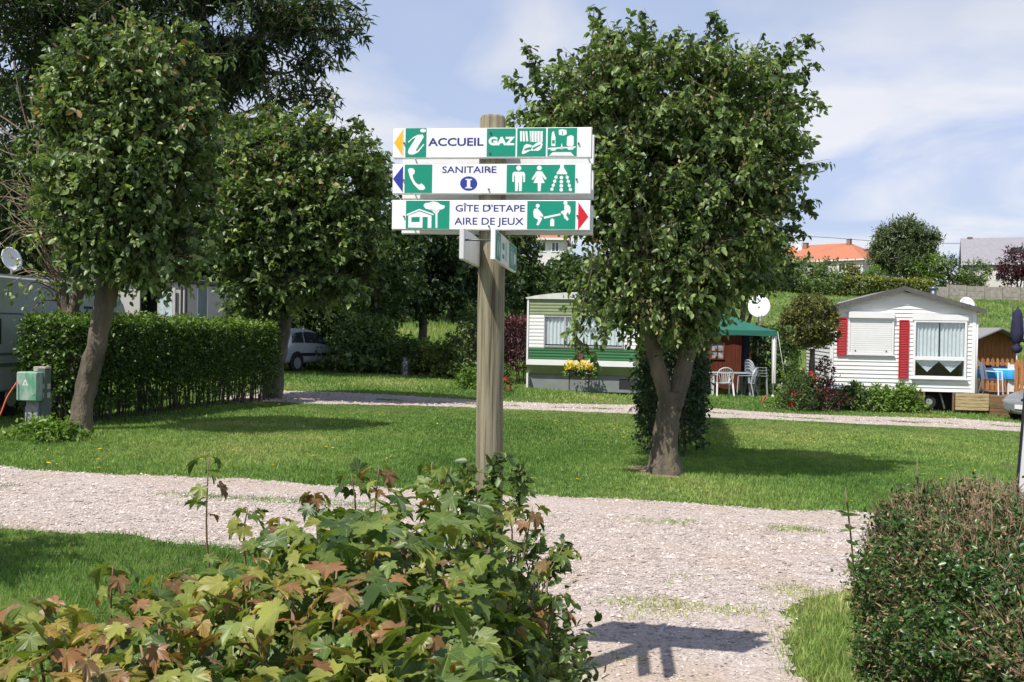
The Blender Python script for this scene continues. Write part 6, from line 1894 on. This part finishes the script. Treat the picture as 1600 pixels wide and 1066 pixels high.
# ------------------------------------------------------------------ electric cabinet
def cabinet():
    Z = 13.4
    p = Gp(58, Z); px_m = Z / FPX
    t = thing('electric_cabinet', 'green hook-up cabinet with a white warning triangle on a concrete post', 'electric cabinet', p, R(-12))
    H = W(50, 573, Z).z - p.z; hb = W(50, 626, Z).z - p.z
    b = MB(); b.box(-.02, .10, .0, .13, -.1, H - .02); b.obj('back_post', mat('cabinet_dark', (0.085, 0.11, 0.10), .7, var=.15, scale=8), t, bevel=.006)
    b = MB(); poly = [(-.17, -.1), (.02, -.1), (.02, hb - .09), (-.075, hb - .03), (-.17, hb - .09)]
    b.prism(poly, -.04, .10); b.box(-.17, .02, -.02, .10, hb - .09, hb); b.obj('concrete_post', mat('grey_concrete', (0.27, 0.27, 0.29), .9, var=.12, scale=12, bump=.3), t)
    bx = MB(); bx.box(-.24, .07, -.12, .12, hb, H - .07)
    M_cab = mat('weathered_green', (0.09, 0.27, 0.16), .5, scale=7, col2=(0.30, 0.38, 0.33), thr=(.42, .6), stretch=(1, 1, .5))
    bo = bx.obj('cabinet_box', M_cab, t, bevel=.008)
    b = MB(); b.box(-.235, .065, -.130, -.121, hb + .01, H - .08); b.obj('door', M_cab, t, bevel=.003)
    b = MB(); b.add([(-.145, -.132, H - .25), (-.055, -.132, H - .25), (-.10, -.132, H - .165)], [(0, 1, 2)]); b.obj('warning_sign', M_white, t)
    b = MB(); b.add([(-.132, -.1335, H - .243), (-.068, -.1335, H - .243), (-.10, -.1335, H - .182)], [(0, 1, 2)]); b.obj('warning_sign_field', mat('warn', (0.5, .55, .5), .5), t)
    b = MB(); b.add([(-.103, -.135, H - .20), (-.094, -.135, H - .202), (-.099, -.135, H - .216), (-.092, -.135, H - .217), (-.103, -.135, H - .238), (-.100, -.135, H - .222), (-.108, -.135, H - .221)], [tuple(range(7))]); b.obj('lightning_symbol', M_trim, t)
    for z in (H - .30, H - .42):
        b = MB(); b.box(.101, .110, .04, .10, z, z + .07); b.obj('socket', M_metal, t)
        b = MB(); b.box(.074, .092, -.012, -.001, z, z + .07); b.obj('label_plate', M_metal, t)
    b = MB(); b.lathe([(0.0, H - .09 - hb + hb), (0, 0)], 3) if False else b.tube([(.03, -.13, hb + .10), (.03, -.138, hb + .10)], .012, 8); b.obj('lock', M_metal, t)
    b = MB(); b.box(-.09, .10, .01, .13, H - .065, H); b.obj('cap_stone', mat('brick_cap', (0.38, 0.33, 0.28), .9, var=.2, scale=20), t, bevel=.005)
    return t, p, hb, H
cabt, cabp, cabhb, cabH = cabinet()
cp = [cabp + Vector((-.24, -.1, cabhb + .25)), cabp + Vector((-.32, -.2, cabhb + .05)), cabp + Vector((-.37, -.3, .30)), cabp + Vector((-.50, -.4, .04))]
cp += [Vector((cabp.x - .9, cabp.y - .6, g(cabp.x - .9, cabp.y - .6) + .02)), Vector((cabp.x - 1.8, cabp.y - .3, g(cabp.x - 1.8, cabp.y - .3) + .02))]
b = MB(); b.tube(seg_path(cp, 6), .011, 6); co = b.obj('power_cable', mat('orange_cable', (0.55, 0.09, 0.03), .5), None); tag(co, 'orange power cable hanging from the green cabinet to the grass', 'cable')
# weeds at its foot
def weeds(name, label, cat, c, r, h, n, size, m, tpl=LEAF2, group=None, flowers=None):
    o = Vector((c[0], c[1], g(c[0], c[1])))
    t = thing(name, label, cat, o, group=group)
    sx = rng.normal(size=n) * r * .45; sy = rng.normal(size=n) * r * .45
    q = np.clip(1 - (sx ** 2 + sy ** 2) / (r * r), .1, 1) ** .5
    zz = rng.uniform(.05, 1, n) * h * q
    P = np.stack([sx, sy, zz + G(o.x + sx, o.y + sy) - o.z], -1)
    D = norm(np.stack([sx, sy, 0 * sx + r * .8], -1) + rng.normal(size=(n, 3)) * r * .5)
    LP, LD, LN, LS, ix = shoot_leaves(P, D, np.full(n, size * 2), 5, size, .2, .6)
    leaves('foliage', LP, LD, LN, LS, np.clip(.45 + .22 * rng.normal(size=n)[ix], 0, 1), m, t, tpl)
    k = max(8, n // 8)
    a = np.stack([sx[:k] * .4, sy[:k] * .4, np.zeros(k) - .02], -1)
    twigs('stems', a, P[:k], .006 if h < 1.2 else .012, M_twig, t)
    if flowers:
        fm, fn, fs = flowers
        FP = P[rng.integers(0, n, fn)] * np.array([1.1, 1.1, 1.05]) + np.array([0, -r * .1, .05])
        FP = np.repeat(FP, 6, 0) + rng.normal(size=(fn * 6, 3)) * fs * .25
        leaves('blossoms', FP, rand_dirs(len(FP)), rand_dirs(len(FP)), np.full(len(FP), fs), rng.uniform(0, 1, len(FP)), fm, t, LEAF4)
    return t
w1 = Gp(72, 13.1); weeds('weed_clump', 'green weeds at the foot of the electric cabinet', 'weeds', (w1.x, w1.y), .42, .24, 220, .07, F_bright)
M_redfl = leaf_mat('red_flower', [(0, (0.45, 0.01, 0.02)), (1, (0.75, 0.03, 0.05))], trans=.2)
M_whfl = leaf_mat('white_flower', [(0, (0.75, 0.74, 0.66)), (1, (0.8, 0.79, 0.74))], trans=.2)
M_yfl2 = M_yfl
# ------------------------------------------------------------------ plants around the white home
bt = Gp(1268, 25.8)
ball = thing('clipped_tree', 'clipped ball-shaped tree on a short trunk beside the white home', 'tree', bt)
mb = MB(); limb(mb, [(0, 0, -.1), (.02, 0, .5), (0, 0, 1.0), (0, 0, 1.6)], 0, 0, 9, 5, rad=[.10, .085, .08, .06]); mb.obj('trunk', M_bark_dark, ball)
c = W(1268, 503, 25.8)
crown(ball, F_ball, [(c.x, c.y, c.z + .02, .70, .70, .70), (c.x - .12, c.y, c.z - .1, .66, .66, .55), (c.x + .12, c.y, c.z - .08, .66, .66, .55)], 4000, 7, .068, L=.18, droop=.0, shell=.25, cull=.95, cs=3, seed=6, tpl=LEAF2, tw_r=.004)
w2 = Gp(1250, 25.6); weeds('rose_bush', 'rose bush with red blooms and pale lilies below the clipped ball tree', 'bush', (w2.x, w2.y), .55, 1.0, 420, .07, F_back, flowers=(M_redfl, 8, .11))
w2 = Gp(1236, 26.2); weeds('lily_clump', 'pale cream lilies left of the ball tree trunk', 'flowers', (w2.x, w2.y), .28, 1.35, 160, .08, F_bright, flowers=(M_whfl, 6, .13))
w2 = Gp(1285, 25.9); weeds('purple_shrub', 'dark red-leaved shrub at the left corner of the white home', 'shrub', (w2.x, w2.y), .42, 1.35, 200, .08, F_purple)
for px_, lab, rr_, hh, mm in ((1336, 'dark green bush, leftmost of the three in front of the white home', .48, .66, F_tree), (1375, 'bright green bush, middle one of the three in front of the white home', .50, .60, F_bright), (1412, 'bright leafy bush, right one of the three in front of the white home', .50, .72, F_bright)):
    w2 = Gp(px_, 26.45); weeds('garden_bush', lab, 'bush', (w2.x, w2.y), rr_, hh, 420, .085, mm, LEAF4, group='bushes in front of the white home')
# bank vegetation in the middle
for px_, Z_, rr_, hh, nn, ss, mm, nm, lab, flw in (
  (572, 34.4, 1.45, 2.0, 1500, .13, F_tree, 'dark_bush', 'large dark bush right of the parked white car', None),
  (510, 39.5, 1.8, 2.6, 900, .14, F_back, 'dark_bush', 'leafy bush rising behind the roof of the parked white car', None),
  (607, 34.5, .8, 1.3, 500, .10, F_bright, 'yellow_bush', 'yellow-flowering bush right of the large dark bush', (M_yfl, 26, .10)),
  (637, 33.2, .5, 1.35, 380, .10, F_back, 'dark_shrub', 'narrow dark shrub with the grey bottle at its foot', None),
  (680, 33.6, 1.1, 1.05, 620, .11, F_cyp, 'bank_bush', 'light green bush on the bank left of the post', None),
  (712, 33.5, .7, 1.5, 420, .11, F_tree, 'bank_bush', 'upright shrub just left of the wooden post', None),
  (735, 32.0, .55, 2.6, 420, .12, F_back, 'vine_shrub', 'tall climbing shrub half hidden behind the wooden post', None),
  (733, 27.6, .38, .62, 200, .08, F_bright, 'low_shrub', 'low shrub with reddish tips beside the wooden post', None),
  (787, 28.6, .20, .75, 90, .07, F_back, 'red_rose', 'red rose plant just right of the post in front of the purple hedge', (M_redfl, 5, .12)),
  (790, 26.9, .25, .14, 60, .05, F_back, 'flower_patch', 'tiny orange flowers in the grass right of the post', (leaf_mat('orange_fl', [(0, (0.6, .1, .05)), (1, (.7, .2, .08))]), 5, .06)),
  (655, 38.0, 2.6, 1.0, 900, .14, F_bright, 'bramble_patch', 'patch of brambles on the grassy bank behind the shrubs', None),
  (1225, 27.0, .22, .35, 120, .06, F_bright, 'low_shrub', 'low green plant at the foot of the gazebo guy rope', None),
):
    w2 = Gp(px_, Z_); weeds(nm, lab, 'bush' if 'flower' not in nm else 'flowers', (w2.x, w2.y), rr_, hh, nn, ss, mm, flowers=flw)
p = Gp(633, 32.9); gb = thing('gas_bottle', 'pale grey gas bottle at the foot of the narrow dark shrub', 'gas bottle', p)
b = MB(); b.lathe([(0, 0), (.13, .0), (.14, .05), (.14, .42), (.11, .50), (.05, .54), (0, .55)], 14); b.obj('bottle', M_metal, gb)
b = MB(); b.lathe([(.08, .53), (.085, .62), (.08, .63)], 12); b.obj('collar', M_metal, gb)

# ------------------------------------------------------------------ cars
def car(name, label, loc, rz, L, Wd, H, m, front='round', plate=None):
    """car pointing along +x, origin under the middle"""
    t = thing(name, label, 'car', loc, rz)
    hw = Wd / 2
    xs = np.array([-.5, -.485, -.46, -.40, -.30, -.20, -.08, .04, .12, .20, .30, .38, .44, .475, .495, .5]) * L
    belt = [.55, .74, .86, .90, .91, .90, .885, .87, .86, .84, .79, .73, .66, .60, .52, .46]
    roof = [.55, .75, 1.02, 1.30, 1.40, 1.43, 1.425, 1.37, 1.22, .98, .80, .735, .665, .605, .52, .46]
    k = H / 1.43
    belt = [z * k for z in belt]; roof = [z * k for z in roof]
    wid = [.80, .88, .93, .97, 1, 1, 1, 1, 1, .99, .98, .96, .92, .86, .76, .66]
    V = []; sec = []
    for x, zb, zr, w_ in zip(xs, belt, roof, wid):
        w0 = hw * w_; tum = .80 if zr - zb > .2 else (.90 if zr - zb > .03 else .86)
        s = [(w0 * .90, .22), (w0 * .985, .34), (w0, .50), (w0 * .985, zb * .93 if zb > .6 else .5 + (zb - .5) * .5), (w0 * .95, zb), (w0 * (tum + .03), max(zb, zr - .10) if zr - zb > .03 else zb + .002), (w0 * (tum - .10), zr - .02 if zr - zb > .03 else zb + .012), (w0 * .35, zr + (.01 if zr - zb > .03 else .02))]
        sec.append(s)
    def S(i, j, off=0.0, side=1):
        i = min(i, len(xs) - 1.0); a = int(i); f = i - a; a2 = min(a + 1, len(xs) - 1)
        ja = int(j); fj = j - ja; jb = min(ja + 1, 7)
        def q(ii): 
            p0, p1 = sec[ii][ja], sec[ii][jb]; return (p0[0] + (p1[0] - p0[0]) * fj, p0[1] + (p1[1] - p0[1]) * fj)
        p0, p1 = q(a), q(a2)
        y = p0[0] + (p1[0] - p0[0]) * f; z = p0[1] + (p1[1] - p0[1]) * f; x = xs[a] + (xs[a2] - xs[a]) * f
        return Vector((x, side * (y + off), z + off * .5))
    n = len(xs); V = []
    for i in range(n):
        row = [S(i, j) for j in range(8)]
        V += [tuple(p) for p in row] + [(p.x, -p.y, p.z) for p in reversed(row)]
    F = []; m_ = 16
    for i in range(n - 1):
        for j in range(m_ - 1): F.append((i * m_ + j, i * m_ + j + 1, (i + 1) * m_ + j + 1, (i + 1) * m_ + j))
        F.append((i * m_ + 15, i * m_, (i + 1) * m_, (i + 1) * m_ + 15))
    F.append(tuple(range(m_))); F.append(tuple((n - 1) * m_ + j for j in reversed(range(m_))))
    b = MB(); b.add(V, F, True); bo = b.obj('body', m, t)
    sm = bo.modifiers.new('smooth', 'SUBSURF'); sm.levels = 1; sm.render_levels = 1
    # windows as patches slightly proud of the body
    def patch(nm, i0, i1, j0, j1, mm, side=1, off=.012, nu=6, nv=3, taper=None):
        Vp = []; Fp = []
        for a in range(nu + 1):
            for c_ in range(nv + 1):
                i_ = i0 + (i1 - i0) * a / nu; j_ = j0 + (j1 - j0) * c_ / nv
                if taper: i_ = i_ + taper[0] * (c_ / nv) * (1 - a / nu) + taper[1] * (c_ / nv) * (a / nu)
                Vp.append(tuple(S(i_, j_, off, side)))
        for a in range(nu):
            for c_ in range(nv): Fp.append((a * (nv + 1) + c_, a * (nv + 1) + c_ + 1, (a + 1) * (nv + 1) + c_ + 1, (a + 1) * (nv + 1) + c_))
        q = MB(); q.add(Vp, Fp, True); return q.obj(nm, mm, t)
    for s in (1, -1):
        patch('side_window', 3.3, 5.0, 4.12, 4.95, M_carglass, s, taper=(.35, 0))
        patch('side_window', 5.15, 8.7, 4.12, 4.95, M_carglass, s, taper=(0, -1.1))
    def across(nm, i0, i1, mm, nu=4, jj=(4.6, 7), off=.014, ymax=None):
        Vp = []; Fp = []; cols_ = [jj[0] + (jj[1] - jj[0]) * c_ / 3 for c_ in range(4)]
        for a in range(nu + 1):
            i_ = i0 + (i1 - i0) * a / nu
            row = [S(i_, j_, 0) + Vector(((-.012 if i0 < 5 else .012), 0, off)) for j_ in cols_]
            Vp += [tuple(p) for p in row] + [(p.x, -p.y, p.z) for p in reversed(row)]
        for a in range(nu):
            for c_ in range(7): Fp.append((a * 8 + c_, a * 8 + c_ + 1, (a + 1) * 8 + c_ + 1, (a + 1) * 8 + c_))
        q = MB(); q.add(Vp, Fp, True); return q.obj(nm, mm, t)
    across('rear_window', 1.9, 3.0, M_carglass); across('windscreen', 7.6, 9.7, M_carglass, jj=(5.1, 7))
    # bumpers, rub strips, lights, plates
    for s in (1, -1):
        patch('side_strip', 3.8, 10.6, 2.05, 2.35, M_trim, s, .010, 8, 1)
        patch('tail_light', .9, 2.3, 3.35, 4.25, M_tail, s, .012, 3, 2)
        patch('headlight', 12.2, 14.0, 2.9, 3.9, M_lamp, s, .012, 3, 2)
        q = MB(); q.box(L * .115, L * .16, s * hw * .93 - .06, s * hw * .93 + .10 * s + .06, .95 * k, 1.06 * k); q.obj('wing_mirror', m, t, bevel=.02)
        q = MB(); q.box(-.02 * L, .01 * L, s * (hw + .008) - .01, s * (hw + .008) + .01, .80, .83); q.obj('door_handle', M_trim, t)
    q = MB(); q.box(-L / 2 - .03, -L / 2 + .08, -hw * .78, hw * .78, .47, .56); q.obj('rear_strip', M_trim, t, bevel=.015)
    q = MB(); q.box(-L / 2 - .02, -L / 2 + .05, -.26, .26, .62, .72); q.obj('number_plate', M_white, t)
    q = MB(); q.box(L / 2 - .06, L / 2 + .02, -.26, .26, .36, .47); po = q.obj('number_plate', M_white, t)
    q = MB(); q.box(L / 2 - .12, L / 2 - .005, -hw * .5, hw * .5, .26, .34); q.obj('lower_grille', M_trim, t, bevel=.01)
    q = MB(); q.tube([(L * .475, 0, .585 * k), (L * .492, 0, .575 * k)], .13, 14, squash=.45); q.obj('grille', M_trim, t)
    for x in (-.31 * L, .315 * L):
        for s in (1, -1):
            q = MB(); q.tube([(x, s * (hw - .10), .335), (x, s * (hw + .004), .335)], .355, 22); q.obj('wheel_arch', M_trim, t)
            q = MB(); q.tube([(x, s * (hw - .16), .295), (x, s * (hw + .010), .295)], .295, 22); wo_ = q.obj('wheel', M_rubber, t, bevel=.02)
            q = MB(); q.tube([(x, s * (hw + .0), .295), (x, s * (hw + .018), .295)], .19, 18); ro = q.obj('rim', M_metal, wo_)
    return t
cpos = Gp(465, 34.4)
car('parked_car', 'small silver white hatchback parked behind the left pollard tree', cpos, math.atan2(2.2, .95), 3.83, 1.65, 1.45, M_silver)
cp2 = Gp(1693, 25.9)
car('parked_car', 'grey silver car nosing in at the right picture edge', cp2, math.atan2(-.42, -1.0), 4.3, 1.72, 1.46, M_silver2)

# ------------------------------------------------------------------ houses and garden walls on the hill
def house(label, o, ang, L, Dp, h, rise, roof_m, hip=True, wins=(), chim=(), base=-1.5, group='houses on the hill'):
    t = thing('house', label, 'house', o, ang, group)
    b = MB(); b.box(0, L, 0, Dp, base, h)
    if not hip: b.prismx([(0, h), (Dp, h), (Dp / 2, h + rise)], .0, L)
    b.obj('wall', M_render, t)
    e = .35; z0 = h - .05
    hp = Dp / 2 * .9 if hip else -e
    V = [(-e, -e, z0), (L + e, -e, z0), (L + e, Dp + e, z0), (-e, Dp + e, z0), (hp if hip else -e, Dp / 2, h + rise), (L - hp, Dp / 2, h + rise)]
    if not hip: V[4] = (-e, Dp / 2, h + rise); V[5] = (L + e, Dp / 2, h + rise)
    n = len(V)
    V2 = [(x, y, z - .14) for x, y, z in V]
    b = MB(); fs_ = [(0, 1, 5, 4), (2, 3, 4, 5)] + ([(1, 2, 5), (3, 0, 4)] if hip else []); b.add([(x, y, z + .02) for x, y, z in V], fs_); b.add(V2, [tuple(reversed(f)) for f in fs_])
    ro = b.obj('roof', roof_m, t)
    b = MB(); b.box(-e - .05, L + e + .05, -e - .12, -e - .01, z0 - .16, z0 + .03); b.box(L + e + .01, L + e + .12, -e, Dp + e, z0 - .16, z0 + .03); b.obj('gutter', M_white, t)
    for x, y, w_, hh in chim:
        q = MB(); zr = h + rise * (1 - abs(y - Dp / 2) / (Dp / 2)); q.box(x, x + w_, y, y + w_, zr - .6, zr + hh); q.box(x - .05, x + w_ + .05, y - .05, y + w_ + .05, zr + hh, zr + hh + .12); q.obj('chimney', M_brick, ro)
    for face, a, z, w_, hh in wins:
        f = MB(); p_ = MB(); e2 = .03
        if face == 'f':
            ring_frame(f, a, a + w_, z, z + hh, .09, -.05, -.002); f.box(a + w_ / 2 - .04, a + w_ / 2 + .04, -.045, -.01, z + .09, z + hh - .09); fo = f.obj('window', M_white, t); p_.box(a + .05, a + w_ - .05, -.02, -.008, z + .05, z + hh - .05)
        else:
            for q in ((a, a + .09, z, z + hh), (a + w_ - .09, a + w_, z, z + hh)): f.box(L + .002, L + .05, *q)
            f.box(L + .002, L + .05, a + .09, a + w_ - .09, z, z + .09); f.box(L + .002, L + .05, a + .09, a + w_ - .09, z + hh - .09, z + hh); fo = f.obj('window', M_white, t); p_.box(L + .008, L + .02, a + .05, a + w_ - .05, z + .05, z + hh - .05)
        p_.obj('pane', M_carglass, fo)
    return t, ro
cc = W(1348, 405, 150)   # eave corner
ang = math.atan2(.68, .73) - math.pi / 2
L_ = 24.0; Dp = 12.5
ux = Vector((math.cos(ang), math.sin(ang), 0))
oo = cc - ux * L_; 
h_ = cc.z - g(cc.x, cc.y) + .05
oo.z = g(cc.x, cc.y)
oh, ohr = house('long house with an orange tiled hipped roof on the hill right of the big tree', oo, ang, L_, Dp, h_, 3.1, M_tile, True, [('s', 2.0, h_ - 1.6, .9, 1.1), ('s', 6.5, h_ - 1.6, .9, 1.1), ('s', 4.2, h_ - 2.4, .9, 1.9), ('f', 20.0, h_ - 1.7, 1.2, 1.1)], [(11.0, 4.6, .7, 1.0), (18.4, 5.2, .6, 1.0)])
p_ = W(1247, 388, 147); dish('tiny white satellite dish on the orange roof', p_, .48, 0, None)
gh = W(1502, 412, 140); gh0 = g(gh.x, gh.y)
hh_ = gh.z - gh0
ghh, ghr = house('house with a steep plain grey roof at the right end of the hill', Vector((gh.x + .3, gh.y, gh0)), -.38, 16, 8, hh_, 3.9, M_slate, False, [('f', 4.0, hh_ - 2.4, 1.4, 1.1)], [(0.6, 3.8, .6, .25)])
b = MB(); b.box(5.8, 7.6, -.08, -.01, -1, hh_ - .35); b.obj('garage_door', M_white, ghh)
q = Vector((6.9, 1.7, hh_ + 1.75)); b = MB()
b.add([(6.2, 1.3, hh_ + 1.55), (7.5, 1.3, hh_ + 1.55), (7.5, 2.1, hh_ + 2.35), (6.2, 2.1, hh_ + 2.35)], [(0, 1, 2, 3)]); b.obj('skylight', M_carglass, ghr)
whp = W(831, 430, 92); whg = g(whp.x, whp.y)
wt = W(831, 372, 92).z - whg
house('white house with small paned windows seen between the sign and the big tree', Vector((whp.x, whp.y, whg)), -.1, 2.95, 7, wt, 1.6, M_tile, False,
      [('f', .55, wt - 1.3, .75, .95), ('f', 1.75, wt - 1.3, .75, .95), ('f', 1.35, wt - 3.15, .85, 1.25)], [(.5, 3, .5, .8)])
# concrete panel wall
wl0 = W(1452, 462, 128); wl0.z = g(wl0.x, wl0.y)
cwall = thing('concrete_wall', 'grey concrete panel garden wall along the top of the field', 'wall', wl0, .03)
bay = 2.35
for i in range(8):
    zz = g(wl0.x + i * bay, wl0.y) - wl0.z
    hcap = 1.75 if i else 1.45
    for j in range(3):
        b = MB(); b.box(i * bay + .10, (i + 1) * bay - .02, .02, .10, zz - .3 + j * (hcap + .3) / 3 + .03, zz - .3 + (j + 1) * (hcap + .3) / 3); b.obj('panel', M_concrete, cwall)
    b = MB(); b.box(i * bay - .06, i * bay + .09, -.10, .14, zz - .4, zz + hcap + .12); b.obj('wall_post', M_concrete, cwall)
# hedges, bushes and trees on the hill
def hedge_far(label, px0, px1, Z, h, th, n, size, m, group=None):
    a = Gp(px0, Z); b_ = Gp(px1, Z + 2)
    return hedge('garden_hedge', label, (a.x, a.y), (b_.x, b_.y), th, h, n, size, m, low=.05, stems=12, nl=4, L=size * 1.3, wob_=.25, group=group)
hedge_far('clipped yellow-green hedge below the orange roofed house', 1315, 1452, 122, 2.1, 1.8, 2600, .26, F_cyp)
def bush_far(label, px, py, Z, rx, rz, n, size, m, name='bush', cat='bush', group='garden bushes on the hill'):
    c = W(px, py, Z); o = Vector((c.x, c.y, g(c.x, c.y)))
    t = thing(name, label, cat, o, group=group)
    mb = MB(); hh = max(.5, c.z - o.z)
    for k in range(4): limb(mb, [(0, 0, -.2), (rx * .15 * math.cos(k * 1.7), rx * .15 * math.sin(k * 1.7), hh * .5), (rx * .5 * math.cos(k * 1.7), rx * .5 * math.sin(k * 1.7), hh)], .12, .04, 5, 3)
    mb.obj('trunk', M_bark_dark, t)
    crown(t, m, [(c.x, c.y, c.z, rx, rx, rz), (c.x - rx * .45, c.y, c.z - rz * .25, rx * .7, rx * .7, rz * .75), (c.x + rx * .45, c.y, c.z - rz * .2, rx * .7, rx * .7, rz * .75), (c.x, c.y, o.z + (c.z - o.z) * .4, rx * .85, rx * .85, max(.4, (c.z - o.z) * .5))], n, 6, size, L=size * 3, droop=.2, shell=.4, tpl=LEAF2, cull=.8, cs=.6, seed=int(px), twig=False)
    return t
bush_far('dense dark bush at the left end of the hill hedge line', 1215, 433, 126, 3.0, 2.0, 900, .32, F_back)
bush_far('green bush in front of the orange house, below its dish', 1255, 432, 124, 2.8, 2.2, 1200, .30, F_tree)
bush_far('rounded brownish bush hiding the eave of the orange house', 1305, 426, 126, 2.9, 2.0, 1200, .30, F_ball)
bush_far('low bush between the round bush and the yellow hedge', 1285, 438, 122, 2.6, 1.8, 900, .30, F_tree)
bush_far('small bright bush right behind the yellow hedge', 1368, 427, 134, 1.2, .9, 300, .28, F_bright)
bush_far('light green bush beside the large windswept willow', 1446, 416, 136, 2.7, 1.9, 900, .32, F_bright)
bush_far('dark bush between the light green bush and the wall', 1492, 424, 140, 2.6, 1.6, 800, .32, F_back)
bush_far('olive bush left of the grey roofed house wall', 1525, 426, 136, 1.8, 1.7, 600, .30, F_tree)
bush_far('spiky grey-green treetop left of the grey roof', 1483, 405, 150, 1.3, 1.0, 300, .3, F_willow)
bush_far('purple-leaved tree in front of the grey roofed house', 1592, 412, 133, 2.4, 2.4, 1200, .32, F_purple, 'purple_tree', 'tree')
# windswept willow
def willow():
    Z = 138; o = Gp(1415, Z)
    t = thing('willow_tree', 'large grey-green windswept willow between the two houses on the hill', 'tree', o)
    mb = MB(); limb(mb, [(0, 0, -.3), (.2, 0, 3), (.3, 0, 6)], .5, .2, 8, 4); mb.obj('trunk', M_bark_dark, t)
    lb = [lobe(1388, 395, Z, 2.2, 2.5, 2.4), lobe(1420, 375, Z, 2.3, 2.5, 2.6), lobe(1412, 410, Z, 3.2, 3, 2.4), lobe(1447, 378, Z, 1.5, 2, 1.5), lobe(1382, 370, Z, 1.2, 1.5, 1.5), lobe(1372, 400, Z, 1.2, 1.5, 1.8), lobe(1440, 402, Z, 1.8, 2, 2.0), lobe(1417, 353, Z, .9, 1, 1.2), lobe(1398, 360, Z, .8, 1, 1.4), lobe(1460, 370, Z, .7, 1, .5)]
    crown(t, F_willow, lb, 3900, 7, .55, L=1.3, droop=.1, shell=.6, tpl=NARROW, cull=.75, cs=.7, seed=14, twig=False, up=.6)
willow()
# overhead wires on the hill
b = MB()
for z0_ in (0, .0):
    pts = [W(1200, 366, 158), W(1300, 372, 158), W(1370, 377, 158), W(1502, 381, 158), W(1640, 380, 158)]
    b.tube(seg_path(pts, 4), .035, 4)
wi = b.obj('overhead_wire', M_trim, None); tag(wi, 'thin overhead wire crossing the sky above the hill houses', 'wire')
# field posts
for i, (px_, Z_, hh, lab) in enumerate(((1582, 95, 1.5, 'lone wooden field post right of the white home roof'), (1190, 60, 1.3, 'wooden field post behind the gazebo dish'))):
    p = Gp(px_, Z_); b = MB(); b.tube([(0, 0, -.2), (.02, 0, hh)], .07, 6); q = b.obj('field_post', M_bark_dark, None, loc=p); tag(q, lab, 'post', 'posts in the field')

# white leaning panel at the right picture edge
def wpanel():
    a = W(1577, 772, 5.9); o = Vector((a.x, a.y, g(a.x, a.y)))
    t = thing('leaning_panel', 'white panel edge leaning in at the right picture border', 'panel', o, R(-6))
    b = MB(); b.add([(0, 0, 0), (1.2, 0, 0), (1.2, .008, 0), (0, .008, 0), (.112, 0, 1.9), (1.2, 0, 1.9), (1.2, .008, 1.9), (.112, .008, 1.9)], [(0, 1, 5, 4), (3, 7, 6, 2), (0, 3, 2, 1), (4, 5, 6, 7), (0, 4, 7, 3), (1, 2, 6, 5)])
    b.obj('board', M_white, t)
    b = MB(); b.add([(-.012, -.006, 0), (-.002, -.006, 0), (-.002, .010, 0), (-.012, .010, 0), (.10, -.006, 1.9), (.110, -.006, 1.9), (.110, .010, 1.9), (.10, .010, 1.9)], [(0, 1, 5, 4), (3, 7, 6, 2), (0, 3, 2, 1), (4, 5, 6, 7), (0, 4, 7, 3), (1, 2, 6, 5)])
    b.obj('edge_strip', M_trim, t)
wpanel()

# young tree standing just outside the left edge: its shadow lies on the near grass
yt = Vector((-5.3, 5.3, g(-5.3, 5.3)))
ty = thing('young_tree', 'young leafy tree just outside the left edge shading the near grass', 'tree', yt)
mb = MB(); limb(mb, [(0, 0, -.1), (.03, 0, 1.2), (0, 0, 2.4), (.05, 0, 3.4)], .07, .03, 8, 5); mb.obj('trunk', M_bark, ty)
crown(ty, F_tree, [(yt.x, yt.y, yt.z + 2.9, .9, .9, .9), (yt.x + .3, yt.y + .2, yt.z + 2.3, .7, .7, .6)], 700, 8, .10, L=.35, shell=.6, cull=.8, seed=12)
# a few fallen leaves on the lawn
n = 130; x = rng.uniform(-6, 7, n); y = rng.uniform(10.6, 20, n); k = ~in_near_gravel(x, y); x, y = x[k], y[k]; n = len(x)
leaves('fallen_leaves', np.stack([x, y, G(x, y) + .035], -1), rand_dirs(n) * np.array([1, 1, .2]), np.tile([0, 0, 1.0], (n, 1)) + rng.normal(size=(n, 3)) * .2, rng.uniform(.03, .06, n), rng.uniform(0, 1, n), M_yfl, None, LEAF4)

for o in C.objects:      # labels for the uncounted ground cover
    if o.parent is None and o.get('kind') == 'stuff':
        nm = o.name.split('.')[0]
        o['label'] = {'gravel': 'loose pinkish white stones on the near gravel road', 'lane_gravel': 'pale loose stones on the far gravel lane', 'verge_grass': 'short green grass beside the near gravel', 'lawn_grass': 'mown green lawn grass between and beyond the gravel roads',
                      'meadow_grass': 'longer meadow grass on the hillside field', 'gravel_weeds': 'tiny weeds growing through the gravel', 'fallen_leaves': 'scattered yellow fallen leaves on the lawn'}.get(nm, nm)
        o['category'] = {'gravel': 'gravel', 'lane_gravel': 'gravel', 'gravel_weeds': 'weeds', 'fallen_leaves': 'leaves'}.get(nm, 'grass')
